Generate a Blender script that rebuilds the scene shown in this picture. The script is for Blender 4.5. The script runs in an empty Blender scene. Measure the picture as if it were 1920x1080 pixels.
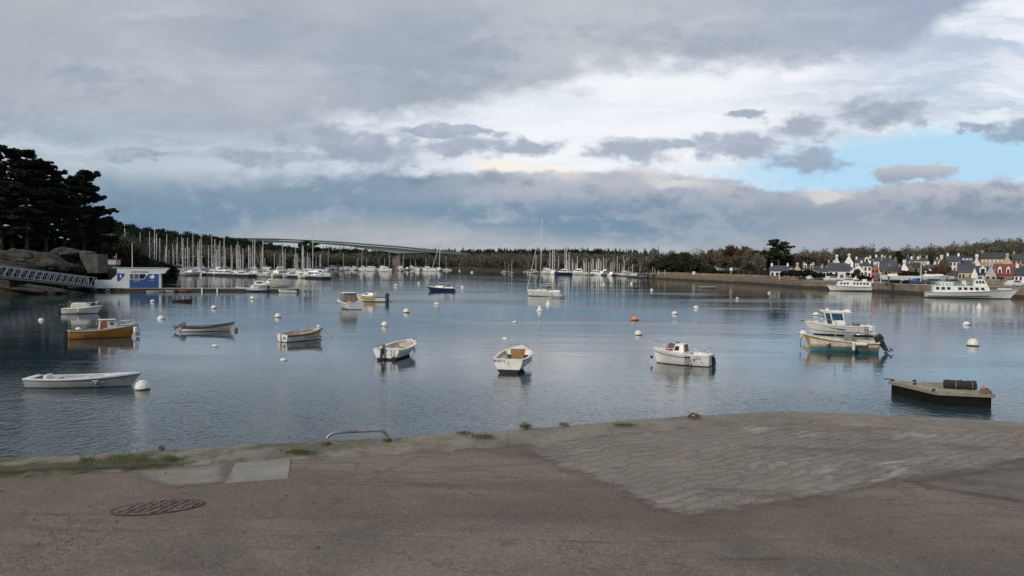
import bpy, bmesh, math, random
import numpy as np
from mathutils import Vector, Matrix
R = math.radians
random.seed(7); rng = np.random.default_rng(7)
C = bpy.context.scene.collection
SC = bpy.context.scene

# ---------------------------------------------------------------- camera
CAMZ = 6.3; QZ = 4.4; F = 1490.0
HY = 493.0; ROLL = R(0.5)
cam_d = bpy.data.cameras.new('camera'); cam = bpy.data.objects.new('camera', cam_d); C.objects.link(cam)
cam_d.sensor_width = 36.0; cam_d.lens = 36.0*F/1920.0
cam_d.clip_start = 0.1; cam_d.clip_end = 30000
pitch = math.atan((540-HY)/F)
cam.matrix_world = Matrix.Translation((0, 0, CAMZ)) @ Matrix.Rotation(R(90)-pitch, 4, 'X') @ Matrix.Rotation(ROLL, 4, 'Z')
SC.camera = cam
CM = cam.matrix_world.copy()
SC.view_settings.view_transform = 'Standard'; SC.view_settings.look = 'None'
SC.view_settings.exposure = 0.05; SC.view_settings.gamma = 1.0
SC.cycles.max_bounces = 6; SC.cycles.diffuse_bounces = 3; SC.cycles.glossy_bounces = 4
SC.cycles.transparent_max_bounces = 8; SC.cycles.caustics_reflective = False; SC.cycles.caustics_refractive = False
SC.cycles.use_adaptive_sampling = True; SC.cycles.adaptive_threshold = 0.015
SC.cycles.sample_clamp_indirect = 6

def ray(px, py):
    d = CM.to_3x3() @ Vector(((px-960)/F, (540-py)/F, -1.0))
    return d
def W(px, py, z=0.0):
    d = ray(px, py); t = (z-CAMZ)/d.z
    return Vector((d.x*t, d.y*t, z))
def P(px, D, py=None, z=0.0):
    d = ray(px, py if py is not None else hy(px)); t = D/d.y
    return Vector((d.x*t, D, CAMZ+d.z*t if py is not None else z))
def hy(px): return HY+(px-960)*math.tan(ROLL)
def Zof(px, py, D): return CAMZ+(hy(px)-py)/F*D
def interp(x, tab): return float(np.interp(x, [a for a, _ in tab], [b for _, b in tab]))

# ---------------------------------------------------------------- light
SUN_AZ, SUN_EL = R(222), R(27)
sd = bpy.data.lights.new('sun', 'SUN'); sun = bpy.data.objects.new('sun', sd); C.objects.link(sun)
sd.energy = 2.3; sd.angle = R(11); sd.color = (1.0, 0.93, 0.84)
sv = Vector((math.sin(SUN_AZ)*math.cos(SUN_EL), math.cos(SUN_AZ)*math.cos(SUN_EL), math.sin(SUN_EL)))
sun.rotation_euler = sv.to_track_quat('Z', 'Y').to_euler()

# ---------------------------------------------------------------- node helper
class NT:
    def __init__(s, tree): s.t = tree; s.n = tree.nodes; s.l = tree.links
    def node(s, typ, **kw):
        n = s.n.new(typ)
        for k, v in kw.items(): setattr(n, k, v)
        return n
    def put(s, inp, v):
        if v is None: return
        if isinstance(v, bpy.types.NodeSocket): s.l.new(v, inp)
        else: inp.default_value = v
    def m(s, op, a, b=None, c=None, clamp=False):
        n = s.node('ShaderNodeMath', operation=op); n.use_clamp = clamp
        s.put(n.inputs[0], a)
        if b is not None: s.put(n.inputs[1], b)
        if c is not None: s.put(n.inputs[2], c)
        return n.outputs[0]
    def ss(s, v, a, b, lo=0.0, hi=1.0):
        n = s.node('ShaderNodeMapRange', interpolation_type='SMOOTHSTEP')
        s.put(n.inputs[0], v); s.put(n.inputs[1], a); s.put(n.inputs[2], b); n.inputs[3].default_value = lo; n.inputs[4].default_value = hi
        return n.outputs[0]
    def mix(s, f, a, b, mode='MIX'):
        n = s.node('ShaderNodeMix', data_type='RGBA', blend_type=mode)
        s.put(n.inputs[0], f)
        for i, v in ((6, a), (7, b)):
            if isinstance(v, tuple) and len(v) == 3: v = (*v, 1)
            s.put(n.inputs[i], v)
        return n.outputs[2]
    def xyz(s, x, y, z=0.0):
        n = s.node('ShaderNodeCombineXYZ'); s.put(n.inputs[0], x); s.put(n.inputs[1], y); s.put(n.inputs[2], z)
        return n.outputs[0]
    def noise(s, vec, scale=1.0, detail=4.0, rough=0.5, dist=0.0, col=False):
        n = s.node('ShaderNodeTexNoise'); s.put(n.inputs['Vector'], vec)
        n.inputs['Scale'].default_value = scale; n.inputs['Detail'].default_value = detail
        n.inputs['Roughness'].default_value = rough; n.inputs['Distortion'].default_value = dist
        return n.outputs[1 if col else 0]
    def curve(s, v, pts, lo, hi):
        n = s.node('ShaderNodeFloatCurve'); c = n.mapping.curves[0]
        x0, x1 = pts[0][0], pts[-1][0]
        P_ = [((x-x0)/(x1-x0), (y-lo)/(hi-lo)) for x, y in pts]
        c.points[0].location = P_[0]; c.points[1].location = P_[-1]
        for p in P_[1:-1]: c.points.new(*p)
        n.mapping.update()
        q = s.m('DIVIDE', s.m('SUBTRACT', v, x0), x1-x0, clamp=True)
        s.put(n.inputs['Value'], q)
        return s.m('ADD', s.m('MULTIPLY', n.outputs[0], hi-lo), lo)

def lin(r, g, b, k=1.0):
    f = lambda c: ((c/255.0)/12.92 if c/255.0 < 0.04045 else (((c/255.0)+0.055)/1.055)**2.4)*k
    return (f(r), f(g), f(b))

# ---------------------------------------------------------------- world: broken overcast
world = bpy.data.worlds.new('World'); SC.world = world; world.use_nodes = True
nt = NT(world.node_tree); nt.n.clear()
out = nt.node('ShaderNodeOutputWorld'); bg = nt.node('ShaderNodeBackground')
bg.inputs[1].default_value = 0.12
sky = nt.node('ShaderNodeTexSky', sky_type='NISHITA'); sky.sun_disc = False
sky.sun_elevation = SUN_EL; sky.sun_rotation = SUN_AZ; sky.air_density = 1.0; sky.dust_density = 0.6; sky.ozone_density = 1.5
K = 1/0.12
tc = nt.node('ShaderNodeTexCoord'); sp = nt.node('ShaderNodeSeparateXYZ'); nt.l.new(tc.outputs['Generated'], sp.inputs[0])
X, Y, Z = sp.outputs
Ya = nt.m('MAXIMUM', nt.m('ABSOLUTE', Y), 0.12)
HYc = HY
U = nt.m('ADD', nt.m('MULTIPLY', nt.m('DIVIDE', X, Ya), F), 960)
V0 = nt.m('MULTIPLY', nt.m('DIVIDE', nt.m('ABSOLUTE', Z), Ya), F)      # slope above the horizon
tilt = nt.m('MULTIPLY', nt.m('SUBTRACT', U, 960), 0.0)
V = nt.m('SUBTRACT', HYc, V0)
nA = nt.noise(nt.xyz(nt.m('DIVIDE', U, 260), nt.m('DIVIDE', V, 130), 1.3), 1.0, 6, 0.55, col=True)
sA = nt.node('ShaderNodeSeparateXYZ'); nt.l.new(nA, sA.inputs[0])
nB = nt.noise(nt.xyz(nt.m('DIVIDE', U, 52), nt.m('DIVIDE', V, 30), 7.7), 1.0, 5, 0.6, col=True)
sB = nt.node('ShaderNodeSeparateXYZ'); nt.l.new(nB, sB.inputs[0])
cA = [nt.m('SUBTRACT', o, 0.5) for o in sA.outputs]; cB = [nt.m('SUBTRACT', o, 0.5) for o in sB.outputs]
def warp(base, a, wa, b, wb): return nt.m('MULTIPLY_ADD', b, wb, nt.m('MULTIPLY_ADD', a, wa, base))
Uw = warp(U, cA[0], 130, cB[0], 60); Vw = warp(V, cA[1], 80, cB[1], 34)
streak = nt.noise(nt.xyz(nt.m('DIVIDE', nt.m('ADD', U, nt.m('MULTIPLY', V, 1.2)), 420), nt.m('DIVIDE', Vw, 55), 3.1), 1.0, 5, 0.6)
big = nt.noise(nt.xyz(nt.m('DIVIDE', U, 700), nt.m('DIVIDE', V, 320), 12.0), 1.0, 4, 0.55)
def kc(*c): return tuple(v*K for v in lin(*c))
# clear blue showing through, with the Nishita sky in it
skycol = nt.mix(0.94, sky.outputs[0], kc(176, 214, 240))
# high thin veil, leaves an opening of blue
e1 = nt.m('SQRT', nt.m('ADD', nt.m('POWER', nt.m('DIVIDE', nt.m('SUBTRACT', Uw, 1790), 480), 2), nt.m('POWER', nt.m('DIVIDE', nt.m('ADD', nt.m('SUBTRACT', Vw, 292), nt.m('MULTIPLY', nt.m('SUBTRACT', U, 1790), 0.11)), 66), 2)))
veil = nt.ss(nt.m('ADD', e1, nt.m('MULTIPLY', cB[2], 0.45)), 0.62, 1.25)
veilcol = nt.mix(nt.ss(streak, 0.33, 0.62), kc(184, 198, 216), kc(234, 239, 247))
veilcol = nt.mix(nt.ss(U, 150, 900, 1.0, 0.0), veilcol, kc(172, 184, 196))
veilcol = nt.mix(nt.ss(nt.m('ABSOLUTE', nt.m('SUBTRACT', U, 1150)), 650, 150, 0.0, 0.65), veilcol, kc(242, 245, 248))
col = nt.mix(veil, skycol, veilcol)
# upper grey deck
Bd = nt.curve(U, [(-1500, 300), (0, 300), (250, 285), (450, 268), (650, 232), (820, 208), (1000, 172), (1180, 130), (1400, 146), (1600, 122), (1740, 50), (1900, -50), (2300, -160), (3400, -200)], -300, 400)
dk = nt.ss(nt.m('SUBTRACT', nt.m('ADD', Bd, nt.m('ADD', nt.m('MULTIPLY', cA[2], 170), nt.m('MULTIPLY', cB[2], 60))), V), -26, 34)
deckcol = nt.mix(nt.ss(big, 0.36, 0.64), kc(158, 169, 183), kc(186, 192, 200))
deckcol = nt.mix(nt.ss(U, 1350, 1700, 0, 0.55), deckcol, kc(160, 172, 200))
deckcol = nt.mix(nt.ss(nt.m('ADD', V, nt.m('MULTIPLY', U, 0.35)), 30, 330, 0.6, 0), deckcol, kc(177, 181, 188))
deckcol = nt.mix(nt.m('MULTIPLY', nt.ss(V, 190, 260), nt.ss(U, 100, 1000, 0.6, 0)), deckcol, kc(138, 156, 176))
deckcol = nt.mix(nt.m('MULTIPLY', nt.ss(nt.m('ADD', cA[0], nt.m('MULTIPLY', cB[1], 0.6)), 0.0, 0.25), nt.ss(V, -40, 120, 0.12, 0.55)), deckcol, kc(142, 155, 176))
deckcol = nt.mix(nt.m('MULTIPLY', nt.ss(nt.m('ADD', cA[1], nt.m('MULTIPLY', cB[0], 0.8)), 0.06, 0.28), nt.ss(V, 20, 200, 0.1, 0.6)), deckcol, kc(190, 199, 212))
deckcol = nt.mix(nt.ss(streak, 0.5, 0.72, 0, 0.4), deckcol, kc(195, 204, 216))
col = nt.mix(dk, col, deckcol)
# broad soft light high to the right beyond the frame's edge
# lower middle streaks
s2 = nt.m('MULTIPLY', nt.ss(nt.m('ABSOLUTE', nt.m('SUBTRACT', Vw, 300)), 62, 10), nt.ss(U, 1000, 650))
col = nt.mix(nt.m('MULTIPLY', s2, nt.ss(streak, 0.42, 0.6, 0.1, 0.9)), col, kc(188, 201, 212))
# puffs
def puffs(lst, wob=0.5, edge=0.28):
    best = None
    for cx, cy, rx, ry in lst:
        d = nt.m('ADD', nt.m('POWER', nt.m('DIVIDE', nt.m('SUBTRACT', Uw2, cx), rx), 2), nt.m('POWER', nt.m('DIVIDE', nt.m('SUBTRACT', Vw2, cy), ry), 2))
        best = d if best is None else nt.m('MINIMUM', best, d)
    return nt.m('SQRT', best)
Uw2 = warp(U, cA[0], 70, cB[0], 110); Vw2 = warp(V, cA[1], 24, cB[1], 52)
dp = puffs([(1188, 280, 95, 23), (1272, 268, 38, 12), (1385, 274, 92, 28), (1495, 238, 62, 22), (1645, 207, 78, 30), (1508, 300, 62, 25), (1388, 212, 32, 11), (1905, 240, 62, 24), (492, 298, 86, 19), (688, 286, 108, 34), (838, 248, 92, 10), (870, 276, 80, 20), (590, 262, 130, 24), (985, 276, 60, 16), (260, 296, 60, 10), (1820, 232, 40, 8)])
pm = nt.ss(nt.m('ADD', dp, nt.m('MULTIPLY', cB[2], 1.9)), 1.35, 0.5)
pcol = nt.mix(nt.ss(nt.m('ADD', sB.outputs[1], cA[0]), 0.3, 0.7), kc(140, 152, 171), kc(172, 182, 198))
col = nt.mix(nt.m('MULTIPLY', pm, nt.ss(nt.m('ADD', cB[1], cA[0]), -0.25, 0.1, 0.7, 0.95)), col, pcol)
dl = puffs([(1700, 318, 92, 19), (1760, 310, 40, 13)])
pm2 = nt.ss(nt.m('ADD', dl, nt.m('MULTIPLY', cB[2], 0.6)), 1.1, 0.7)
col = nt.mix(pm2, col, nt.mix(nt.ss(V, 300, 338), kc(190, 194, 202), kc(152, 164, 182)))
dw = puffs([(945, 314, 72, 16), (1040, 320, 60, 10)])
col = nt.mix(nt.ss(nt.m('ADD', dw, nt.m('MULTIPLY', cB[2], 0.7)), 1.15, 0.5), col, kc(244, 238, 230))
# long low bank
Tb = nt.curve(U, [(-1500, 330), (0, 345), (250, 338), (430, 336), (640, 330), (800, 318), (960, 318), (1080, 322), (1180, 318), (1280, 322), (1400, 342), (1540, 352), (1640, 340), (1780, 330), (1950, 324), (3400, 300)], 250, 400)
tb = nt.m('ADD', Tb, nt.m('ADD', nt.m('MULTIPLY', cB[2], 46), nt.m('MULTIPLY', cA[2], 34)))
bank = nt.ss(nt.m('SUBTRACT', V, nt.m('ADD', tb, nt.m('MULTIPLY', nt.ss(U, 900, 400), nt.m('MULTIPLY', cA[1], 40)))), nt.ss(U, 300, 1000, -30, -5), nt.ss(U, 300, 1000, 44, 11))
blue = nt.ss(nt.m('ADD', V, nt.m('MULTIPLY', cA[1], 40)), 345, 402)
Lr = nt.ss(nt.m('ADD', U, nt.m('MULTIPLY', cA[0], 300)), 560, 1150)
topc = nt.mix(Lr, kc(138, 156, 175), kc(180, 184, 194))
topc = nt.mix(nt.m('MULTIPLY', nt.ss(cB[0], -0.05, 0.2), Lr), topc, kc(158, 166, 182))
botc = nt.mix(nt.ss(U, 1150, 1600), kc(120, 146, 168), kc(146, 158, 175))
bcol = nt.mix(nt.m('MAXIMUM', nt.m('MULTIPLY', nt.m('SUBTRACT', 1, Lr), 0.55), blue), topc, botc)
bcol = nt.mix(nt.ss(nt.m('ADD', cA[0], nt.m('MULTIPLY', cB[2], 0.9)), -0.02, 0.2, 0, 0.5), bcol, kc(172, 181, 194))
bcol = nt.mix(nt.ss(nt.m('ADD', cA[2], nt.m('MULTIPLY', cB[0], 0.7)), 0.0, 0.2, 0, 0.5), bcol, kc(112, 134, 158))
col = nt.mix(bank, col, bcol)
# lit heads on the bank
dh = puffs([(1538, 362, 46, 17), (1262, 345, 60, 14)])
col = nt.mix(nt.ss(nt.m('ADD', dh, nt.m('MULTIPLY', cB[2], 1.3)), 1.35, 0.2, 0, 0.7), col, kc(222, 219, 218))
hb = nt.m('SUBTRACT', nt.m('SUBTRACT', V, tb), 0)
col = nt.mix(nt.m('MULTIPLY', nt.m('MULTIPLY', nt.ss(hb, 0, 5), nt.ss(hb, 34, 6)), nt.m('MULTIPLY', nt.ss(cA[0], -0.02, 0.12), nt.ss(U, 850, 1150, 0, 0.8))), col, kc(226, 222, 222))
dq = puffs([(930, 411, 40, 7)])
col = nt.mix(nt.ss(dq, 1.4, 0.2, 0, 0.4), col, kc(186, 188, 194))
# pale strip at the horizon
Bs = nt.curve(U, [(-1500, 470), (200, 470), (420, 442), (560, 416), (700, 410), (850, 428), (1000, 436), (1120, 450), (1300, 448), (1480, 430), (1700, 415), (1920, 408), (3400, 400)], 350, 500)
st = nt.ss(nt.m('SUBTRACT', V, nt.m('ADD', Bs, nt.m('MULTIPLY', cA[2], 30))), -22, 30)
stc = nt.mix(nt.ss(streak, 0.35, 0.65), kc(164, 172, 178), kc(186, 188, 190))
stc = nt.mix(nt.ss(U, 1200, 1600), stc, kc(163, 171, 183))
col = nt.mix(nt.m('MULTIPLY', st, 0.9), col, stc)
nt.put(bg.inputs[0], col); nt.l.new(bg.outputs[0], out.inputs[0])

# ---------------------------------------------------------------- materials
MATS = {}
def mat(name, c, rough=0.6, var=0.15, scale=3.0, metal=0.0, bump=0.0, bscale=20.0, spec=0.5, c2=None, objrand=0.0, stretch=None):
    if name in MATS: return MATS[name]
    m_ = bpy.data.materials.new(name); m_.use_nodes = True
    t = NT(m_.node_tree); b = t.n['Principled BSDF']
    tcn = t.node('ShaderNodeTexCoord'); v = tcn.outputs['Object']
    if stretch:
        mp = t.node('ShaderNodeMapping'); mp.inputs['Scale'].default_value = stretch; t.l.new(v, mp.inputs[0]); v = mp.outputs[0]
    n1 = t.noise(v, scale, 6, 0.62)
    dark = tuple(x*(1-var) for x in c); lite = tuple(min(1, x*(1+var*0.6)) for x in c)
    cc = t.mix(t.ss(n1, 0.3, 0.7), dark if c2 is None else c2, lite)
    if objrand:
        oi = t.node('ShaderNodeObjectInfo')
        cc = t.mix(1.0, cc, t.mix(oi.outputs['Random'], (1-objrand,)*3, (1+objrand,)*3), 'MULTIPLY')
    t.put(b.inputs['Base Color'], cc)
    b.inputs['Roughness'].default_value = rough; b.inputs['Metallic'].default_value = metal
    b.inputs['Specular IOR Level'].default_value = spec
    if bump:
        bn = t.node('ShaderNodeBump'); bn.inputs['Strength'].default_value = bump; bn.inputs['Distance'].default_value = 0.02
        t.put(bn.inputs['Height'], t.noise(v, bscale, 5, 0.6)); t.l.new(bn.outputs[0], b.inputs['Normal'])
    MATS[name] = m_; return m_

GW = mat('gelcoat_white', (0.80, 0.79, 0.75), 0.42, 0.1, 2.2, c2=(0.66, 0.64, 0.58))
GW2 = mat('gelcoat_cream', (0.72, 0.67, 0.56), 0.45, 0.16, 2.5, c2=(0.56, 0.51, 0.41))
LIN = mat('liner_cream', (0.58, 0.52, 0.42), 0.55, 0.2, 2.0, c2=(0.38, 0.33, 0.26))
GREYP = mat('paint_pale_grey', (0.36, 0.37, 0.38), 0.5, 0.15, 2.0)
GREYD = mat('grp_dark_grey', (0.13, 0.14, 0.15), 0.6, 0.2, 2.0)
ORG = mat('paint_orange', (0.56, 0.235, 0.045), 0.45, 0.25, 2.5, c2=(0.38, 0.15, 0.03))
YEL = mat('paint_yellow', (0.72, 0.42, 0.05), 0.45, 0.15)
BLK = mat('rubber_black', (0.012, 0.012, 0.014), 0.6, 0.3)
BLKG = mat('motor_black', (0.02, 0.021, 0.024), 0.3, 0.2)
MGREY = mat('motor_grey', (0.16, 0.19, 0.23), 0.35, 0.2)
RED = mat('paint_red', (0.36, 0.05, 0.045), 0.5, 0.25)
MAROON = mat('wood_maroon', (0.13, 0.028, 0.02), 0.5, 0.3, 4, stretch=(1, 1, 6))
WOOD = mat('wood_varnish', (0.30, 0.13, 0.045), 0.45, 0.3, 4, stretch=(1, 1, 6))
WOODG = mat('wood_grey', (0.24, 0.21, 0.16), 0.8, 0.35, 4, stretch=(1, 8, 1), bump=0.3)
PLY = mat('plywood_brown', (0.27, 0.15, 0.055), 0.6, 0.25, 3)
NAVY = mat('paint_navy', (0.025, 0.03, 0.10), 0.35, 0.2)
BLUE = mat('paint_blue', (0.020, 0.075, 0.22), 0.45, 0.12)
TEAL = mat('antifouling_teal', (0.06, 0.22, 0.26), 0.7, 0.3)
AFB = mat('antifouling_black', (0.012, 0.013, 0.014), 0.7, 0.3)
AFR = mat('antifouling_red', (0.16, 0.035, 0.03), 0.7, 0.3)
AFBL = mat('antifouling_blue', (0.03, 0.09, 0.16), 0.7, 0.3)
ALU = mat('aluminium', (0.52, 0.53, 0.54), 0.38, 0.15, metal=0.6)
MAST = mat('mast_alloy', (0.66, 0.65, 0.62), 0.5, 0.1, 1.0, metal=0.0, objrand=0.25)
STEEL = mat('stainless', (0.55, 0.56, 0.57), 0.3, 0.1, metal=0.8)
TAN = mat('hull_tan', (0.36, 0.24, 0.13), 0.5, 0.3, 1.6, c2=(0.19, 0.12, 0.065))
GLS = mat('window_glass', (0.02, 0.025, 0.03), 0.08, 0.3)
GLB = mat('window_tint_blue', (0.035, 0.09, 0.14), 0.08, 0.3)
CANV = mat('canvas_grey', (0.16, 0.17, 0.18), 0.85, 0.2)
CANB = mat('canvas_blue', (0.03, 0.05, 0.14), 0.85, 0.2)
CANW = mat('canvas_cream', (0.56, 0.56, 0.44), 0.85, 0.15)
BUOYW = mat('buoy_white', (0.80, 0.78, 0.71), 0.5, 0.15, 5, c2=(0.50, 0.47, 0.38))
BUOYO = mat('buoy_orange', (0.62, 0.24, 0.13), 0.5, 0.2)
SLIME = mat('waterline_slime', (0.035, 0.045, 0.02), 0.7, 0.4, 8)
ROPE = mat('rope', (0.35, 0.33, 0.27), 0.9, 0.3)
WHITEP = mat('white_paint', (0.74, 0.74, 0.72), 0.5, 0.08)
MINT = mat('paint_mint', (0.50, 0.60, 0.54), 0.5, 0.1)

# ---------------------------------------------------------------- mesh helpers
def link(o, parent=None):
    C.objects.link(o)
    if parent is not None: o.parent = parent
    return o
class MB:
    def __init__(s): s.v = []; s.f = []; s.mi = []; s.cur = 0; s.sm = []; s.smooth = False
    def m(s, i, smooth=None):
        s.cur = i
        if smooth is not None: s.smooth = smooth
        return s
    def add(s, vs, fs):
        o = len(s.v); s.v += [tuple(v) for v in vs]
        for f in fs: s.f.append(tuple(o+i for i in f)); s.mi.append(s.cur); s.sm.append(s.smooth)
        return s
    def box(s, c, d, rz=0.0, ry=0.0, bev=0.0):
        hx, hy_, hz = d[0]/2, d[1]/2, d[2]/2
        M = Matrix.Rotation(rz, 3, 'Z') @ Matrix.Rotation(ry, 3, 'Y')
        vs = [M @ Vector((x, y, z))+Vector(c) for x in (-hx, hx) for y in (-hy_, hy_) for z in (-hz, hz)]
        return s.add(vs, [(0, 1, 3, 2), (4, 6, 7, 5), (0, 4, 5, 1), (2, 3, 7, 6), (0, 2, 6, 4), (1, 5, 7, 3)])
    def hexa(s, b, t):
        vs = list(b)+list(t); n = len(b)
        fs = [tuple(reversed(range(n))), tuple(range(n, 2*n))]+[(i, (i+1) % n, n+(i+1) % n, n+i) for i in range(n)]
        return s.add(vs, fs)
    def tube(s, a, b, r, n=8, r2=None, cap=True):
        a = Vector(a); b = Vector(b); r2 = r if r2 is None else r2
        d = (b-a)
        if d.length < 1e-6: return s
        q = d.to_track_quat('Z', 'Y').to_matrix()
        vs = [a+q@Vector((r*math.cos(2*math.pi*i/n), r*math.sin(2*math.pi*i/n), 0)) for i in range(n)]
        vs += [b+q@Vector((r2*math.cos(2*math.pi*i/n), r2*math.sin(2*math.pi*i/n), 0)) for i in range(n)]
        fs = [(i, (i+1) % n, n+(i+1) % n, n+i) for i in range(n)]
        if cap: fs += [tuple(reversed(range(n))), tuple(range(n, 2*n))]
        return s.add(vs, fs)
    def path(s, pts, r, n=6, closed=False):
        pts = [Vector(p) for p in pts]; N = len(pts); vs = []; fs = []
        up0 = Vector((0, 0, 1))
        for i, p in enumerate(pts):
            a = pts[i-1] if (i > 0 or closed) else p; b = pts[(i+1) % N] if (i < N-1 or closed) else p
            d = (b-a).normalized(); up = up0 if abs(d.z) < 0.95 else Vector((1, 0, 0))
            x = d.cross(up).normalized(); y = x.cross(d)
            rr = r[i] if isinstance(r, (list, tuple)) else r
            vs += [p+x*rr*math.cos(2*math.pi*k/n)+y*rr*math.sin(2*math.pi*k/n) for k in range(n)]
        for i in range(N if closed else N-1):
            j = (i+1) % N
            fs += [(i*n+k, j*n+k, j*n+(k+1) % n, i*n+(k+1) % n) for k in range(n)]
        if not closed: fs += [tuple(range(n)), tuple(reversed(range((N-1)*n, N*n)))]
        return s.add(vs, fs)
    def lathe(s, prof, c=(0, 0, 0), n=16, axis='Z'):
        vs = []; fs = []; c = Vector(c)
        for r, z in prof:
            for k in range(n):
                a = 2*math.pi*k/n
                p = (r*math.cos(a), r*math.sin(a), z)
                if axis == 'X': p = (z, p[0], p[1])
                if axis == 'Y': p = (p[0], z, p[1])
                vs.append(c+Vector(p))
        for i in range(len(prof)-1):
            fs += [(i*n+k, i*n+(k+1) % n, (i+1)*n+(k+1) % n, (i+1)*n+k) for k in range(n)]
        fs += [tuple(reversed(range(n))), tuple(range((len(prof)-1)*n, len(prof)*n))]
        return s.add(vs, fs)
    def prism(s, poly, z0, z1):
        n = len(poly); vs = [(x, y, z0) for x, y in poly]+[(x, y, z1) for x, y in poly]
        return s.add(vs, [tuple(reversed(range(n))), tuple(range(n, 2*n))]+[(i, (i+1) % n, n+(i+1) % n, n+i) for i in range(n)])
    def xprism(s, poly, y0, y1):          # polygon in x-z, extruded along y
        n = len(poly); vs = [(x, y0, z) for x, z in poly]+[(x, y1, z) for x, z in poly]
        return s.add(vs, [tuple(range(n)), tuple(reversed(range(n, 2*n)))]+[(n+i, n+(i+1) % n, (i+1) % n, i) for i in range(n)])
    def grid(s, G):
        nr, nc = len(G), len(G[0])
        return s.add([p for row in G for p in row], [(i*nc+j, i*nc+j+1, (i+1)*nc+j+1, (i+1)*nc+j) for i in range(nr-1) for j in range(nc-1)])
    def pane(s, q, u0, u1, v0, v1, out=0.012, th=0.02):      # slab lying on quad q = bl, br, tr, tl
        q = [Vector(p) for p in q]
        B = lambda u, v: (q[0]*(1-u)+q[1]*u)*(1-v)+(q[3]*(1-u)+q[2]*u)*v
        n = (q[1]-q[0]).cross(q[3]-q[0]).normalized()
        c = [B(u0, v0), B(u1, v0), B(u1, v1), B(u0, v1)]
        return s.hexa([p+n*(out-th) for p in c], [p+n*out for p in c])
    def build(s, name, mats, parent=None, recalc=True):
        me = bpy.data.meshes.new(name)
        me.from_pydata([tuple(v) for v in s.v], [], s.f)
        if not isinstance(mats, (list, tuple)): mats = [mats]
        for m_ in mats: me.materials.append(m_)
        me.polygons.foreach_set('material_index', s.mi); me.polygons.foreach_set('use_smooth', s.sm)
        if recalc:
            bm = bmesh.new(); bm.from_mesh(me); bmesh.ops.recalc_face_normals(bm, faces=bm.faces); bm.to_mesh(me); bm.free()
        me.update()
        return link(bpy.data.objects.new(name, me), parent)
def smoothed(o, ang=40):
    me = o.data; me.polygons.foreach_set('use_smooth', [True]*len(me.polygons))
    try: me.set_sharp_from_angle(angle=R(ang))
    except Exception: pass
    return o
def bevel(o, w=0.02, seg=2):
    bm = bmesh.new(); bm.from_mesh(o.data)
    es = [e for e in bm.edges if e.is_manifold and e.calc_face_angle(0) > R(30)]
    try: bmesh.ops.bevel(bm, geom=es, offset=w, segments=seg, affect='EDGES', profile=0.5, clamp_overlap=True)
    except Exception: pass
    bm.to_mesh(o.data); bm.free(); return o
def tag(o, label, cat, group=None, kind=None):
    if label: o['label'] = label
    if cat: o['category'] = cat
    if group: o['group'] = group
    if kind: o['kind'] = kind
    return o
def thing(name, label, cat, loc=(0, 0, 0), rz=0.0, group=None, scale=1.0):
    o = bpy.data.objects.new(name, None); o.empty_display_size = 0.2; C.objects.link(o)
    o.location = loc; o.rotation_euler = (0, 0, rz); o.scale = (scale,)*3
    return tag(o, label, cat, group)
def dup(root, loc, rz=0.0, label=None, group=None, scale=1.0, mats=None, sz=None):
    r = root.copy(); C.objects.link(r); r.location = loc; r.rotation_euler = (0, 0, rz); r.scale = (scale, scale, scale if sz is None else sz)
    if label: r['label'] = label
    if group: r['group'] = group
    def rec(a, b):
        for ch in list(a.children):
            c = ch.copy(); C.objects.link(c); c.parent = b; rec(ch, c)
    rec(root, r)
    return r
def text_mesh(body, size, m_, name, parent, loc, rot, ext=0.01, align='CENTER', sx=1.0):
    cu = bpy.data.curves.new('lettering', 'FONT'); cu.body = body; cu.size = size; cu.extrude = ext; cu.align_x = align; cu.align_y = 'CENTER'
    tmp = bpy.data.objects.new('lettering_tmp', cu)
    C.objects.link(tmp); dg = bpy.context.evaluated_depsgraph_get(); dg.update()
    me = bpy.data.meshes.new_from_object(tmp.evaluated_get(dg)); bpy.data.objects.remove(tmp)
    me.materials.clear(); me.materials.append(m_)
    o = bpy.data.objects.new(name, me); link(o, parent); o.location = loc; o.rotation_euler = rot; o.scale = (sx, 1, 1)
    return o

# ================================================================ SETTING
def custom(name):
    m_ = bpy.data.materials.new(name); m_.use_nodes = True; t = NT(m_.node_tree)
    return m_, t, t.n['Principled BSDF']
def bumpnode(t, h, dist, strength=1.0, normal=None):
    bn = t.node('ShaderNodeBump'); bn.inputs['Strength'].default_value = strength; bn.inputs['Distance'].default_value = dist
    t.put(bn.inputs['Height'], h)
    if normal is not None: t.l.new(normal, bn.inputs['Normal'])
    return bn.outputs[0]
# water
wm, t, b = custom('water')
tcn = t.node('ShaderNodeTexCoord'); v = tcn.outputs['Object']
def scaled(t, v, s, rot=0):
    mp = t.node('ShaderNodeMapping'); mp.inputs['Scale'].default_value = s; mp.inputs['Rotation'].default_value = (0, 0, rot); t.l.new(v, mp.inputs[0]); return mp.outputs[0]
patch = t.noise(scaled(t, v, (0.018, 0.055, 1), 0.06), 1.0, 4, 0.55)
patch2 = t.noise(scaled(t, v, (0.10, 0.16, 1), 0.3), 1.0, 3, 0.5)
spy = t.node('ShaderNodeSeparateXYZ'); t.l.new(v, spy.inputs[0])
near = t.ss(t.m('ADD', spy.outputs[1], t.m('MULTIPLY', patch2, 16)), 64, 26)
amp = t.m('MAXIMUM', t.m('MULTIPLY', t.ss(patch, 0.46, 0.66), 0.5), t.m('MULTIPLY', near, t.ss(patch2, 0.25, 0.6, 0.45, 1.0)))
n1 = t.noise(scaled(t, v, (3.0, 2.4, 1), 0.25), 1.0, 3, 0.6)
n2 = t.noise(scaled(t, v, (0.9, 0.75, 1), -0.3), 1.0, 3, 0.55)
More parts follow.
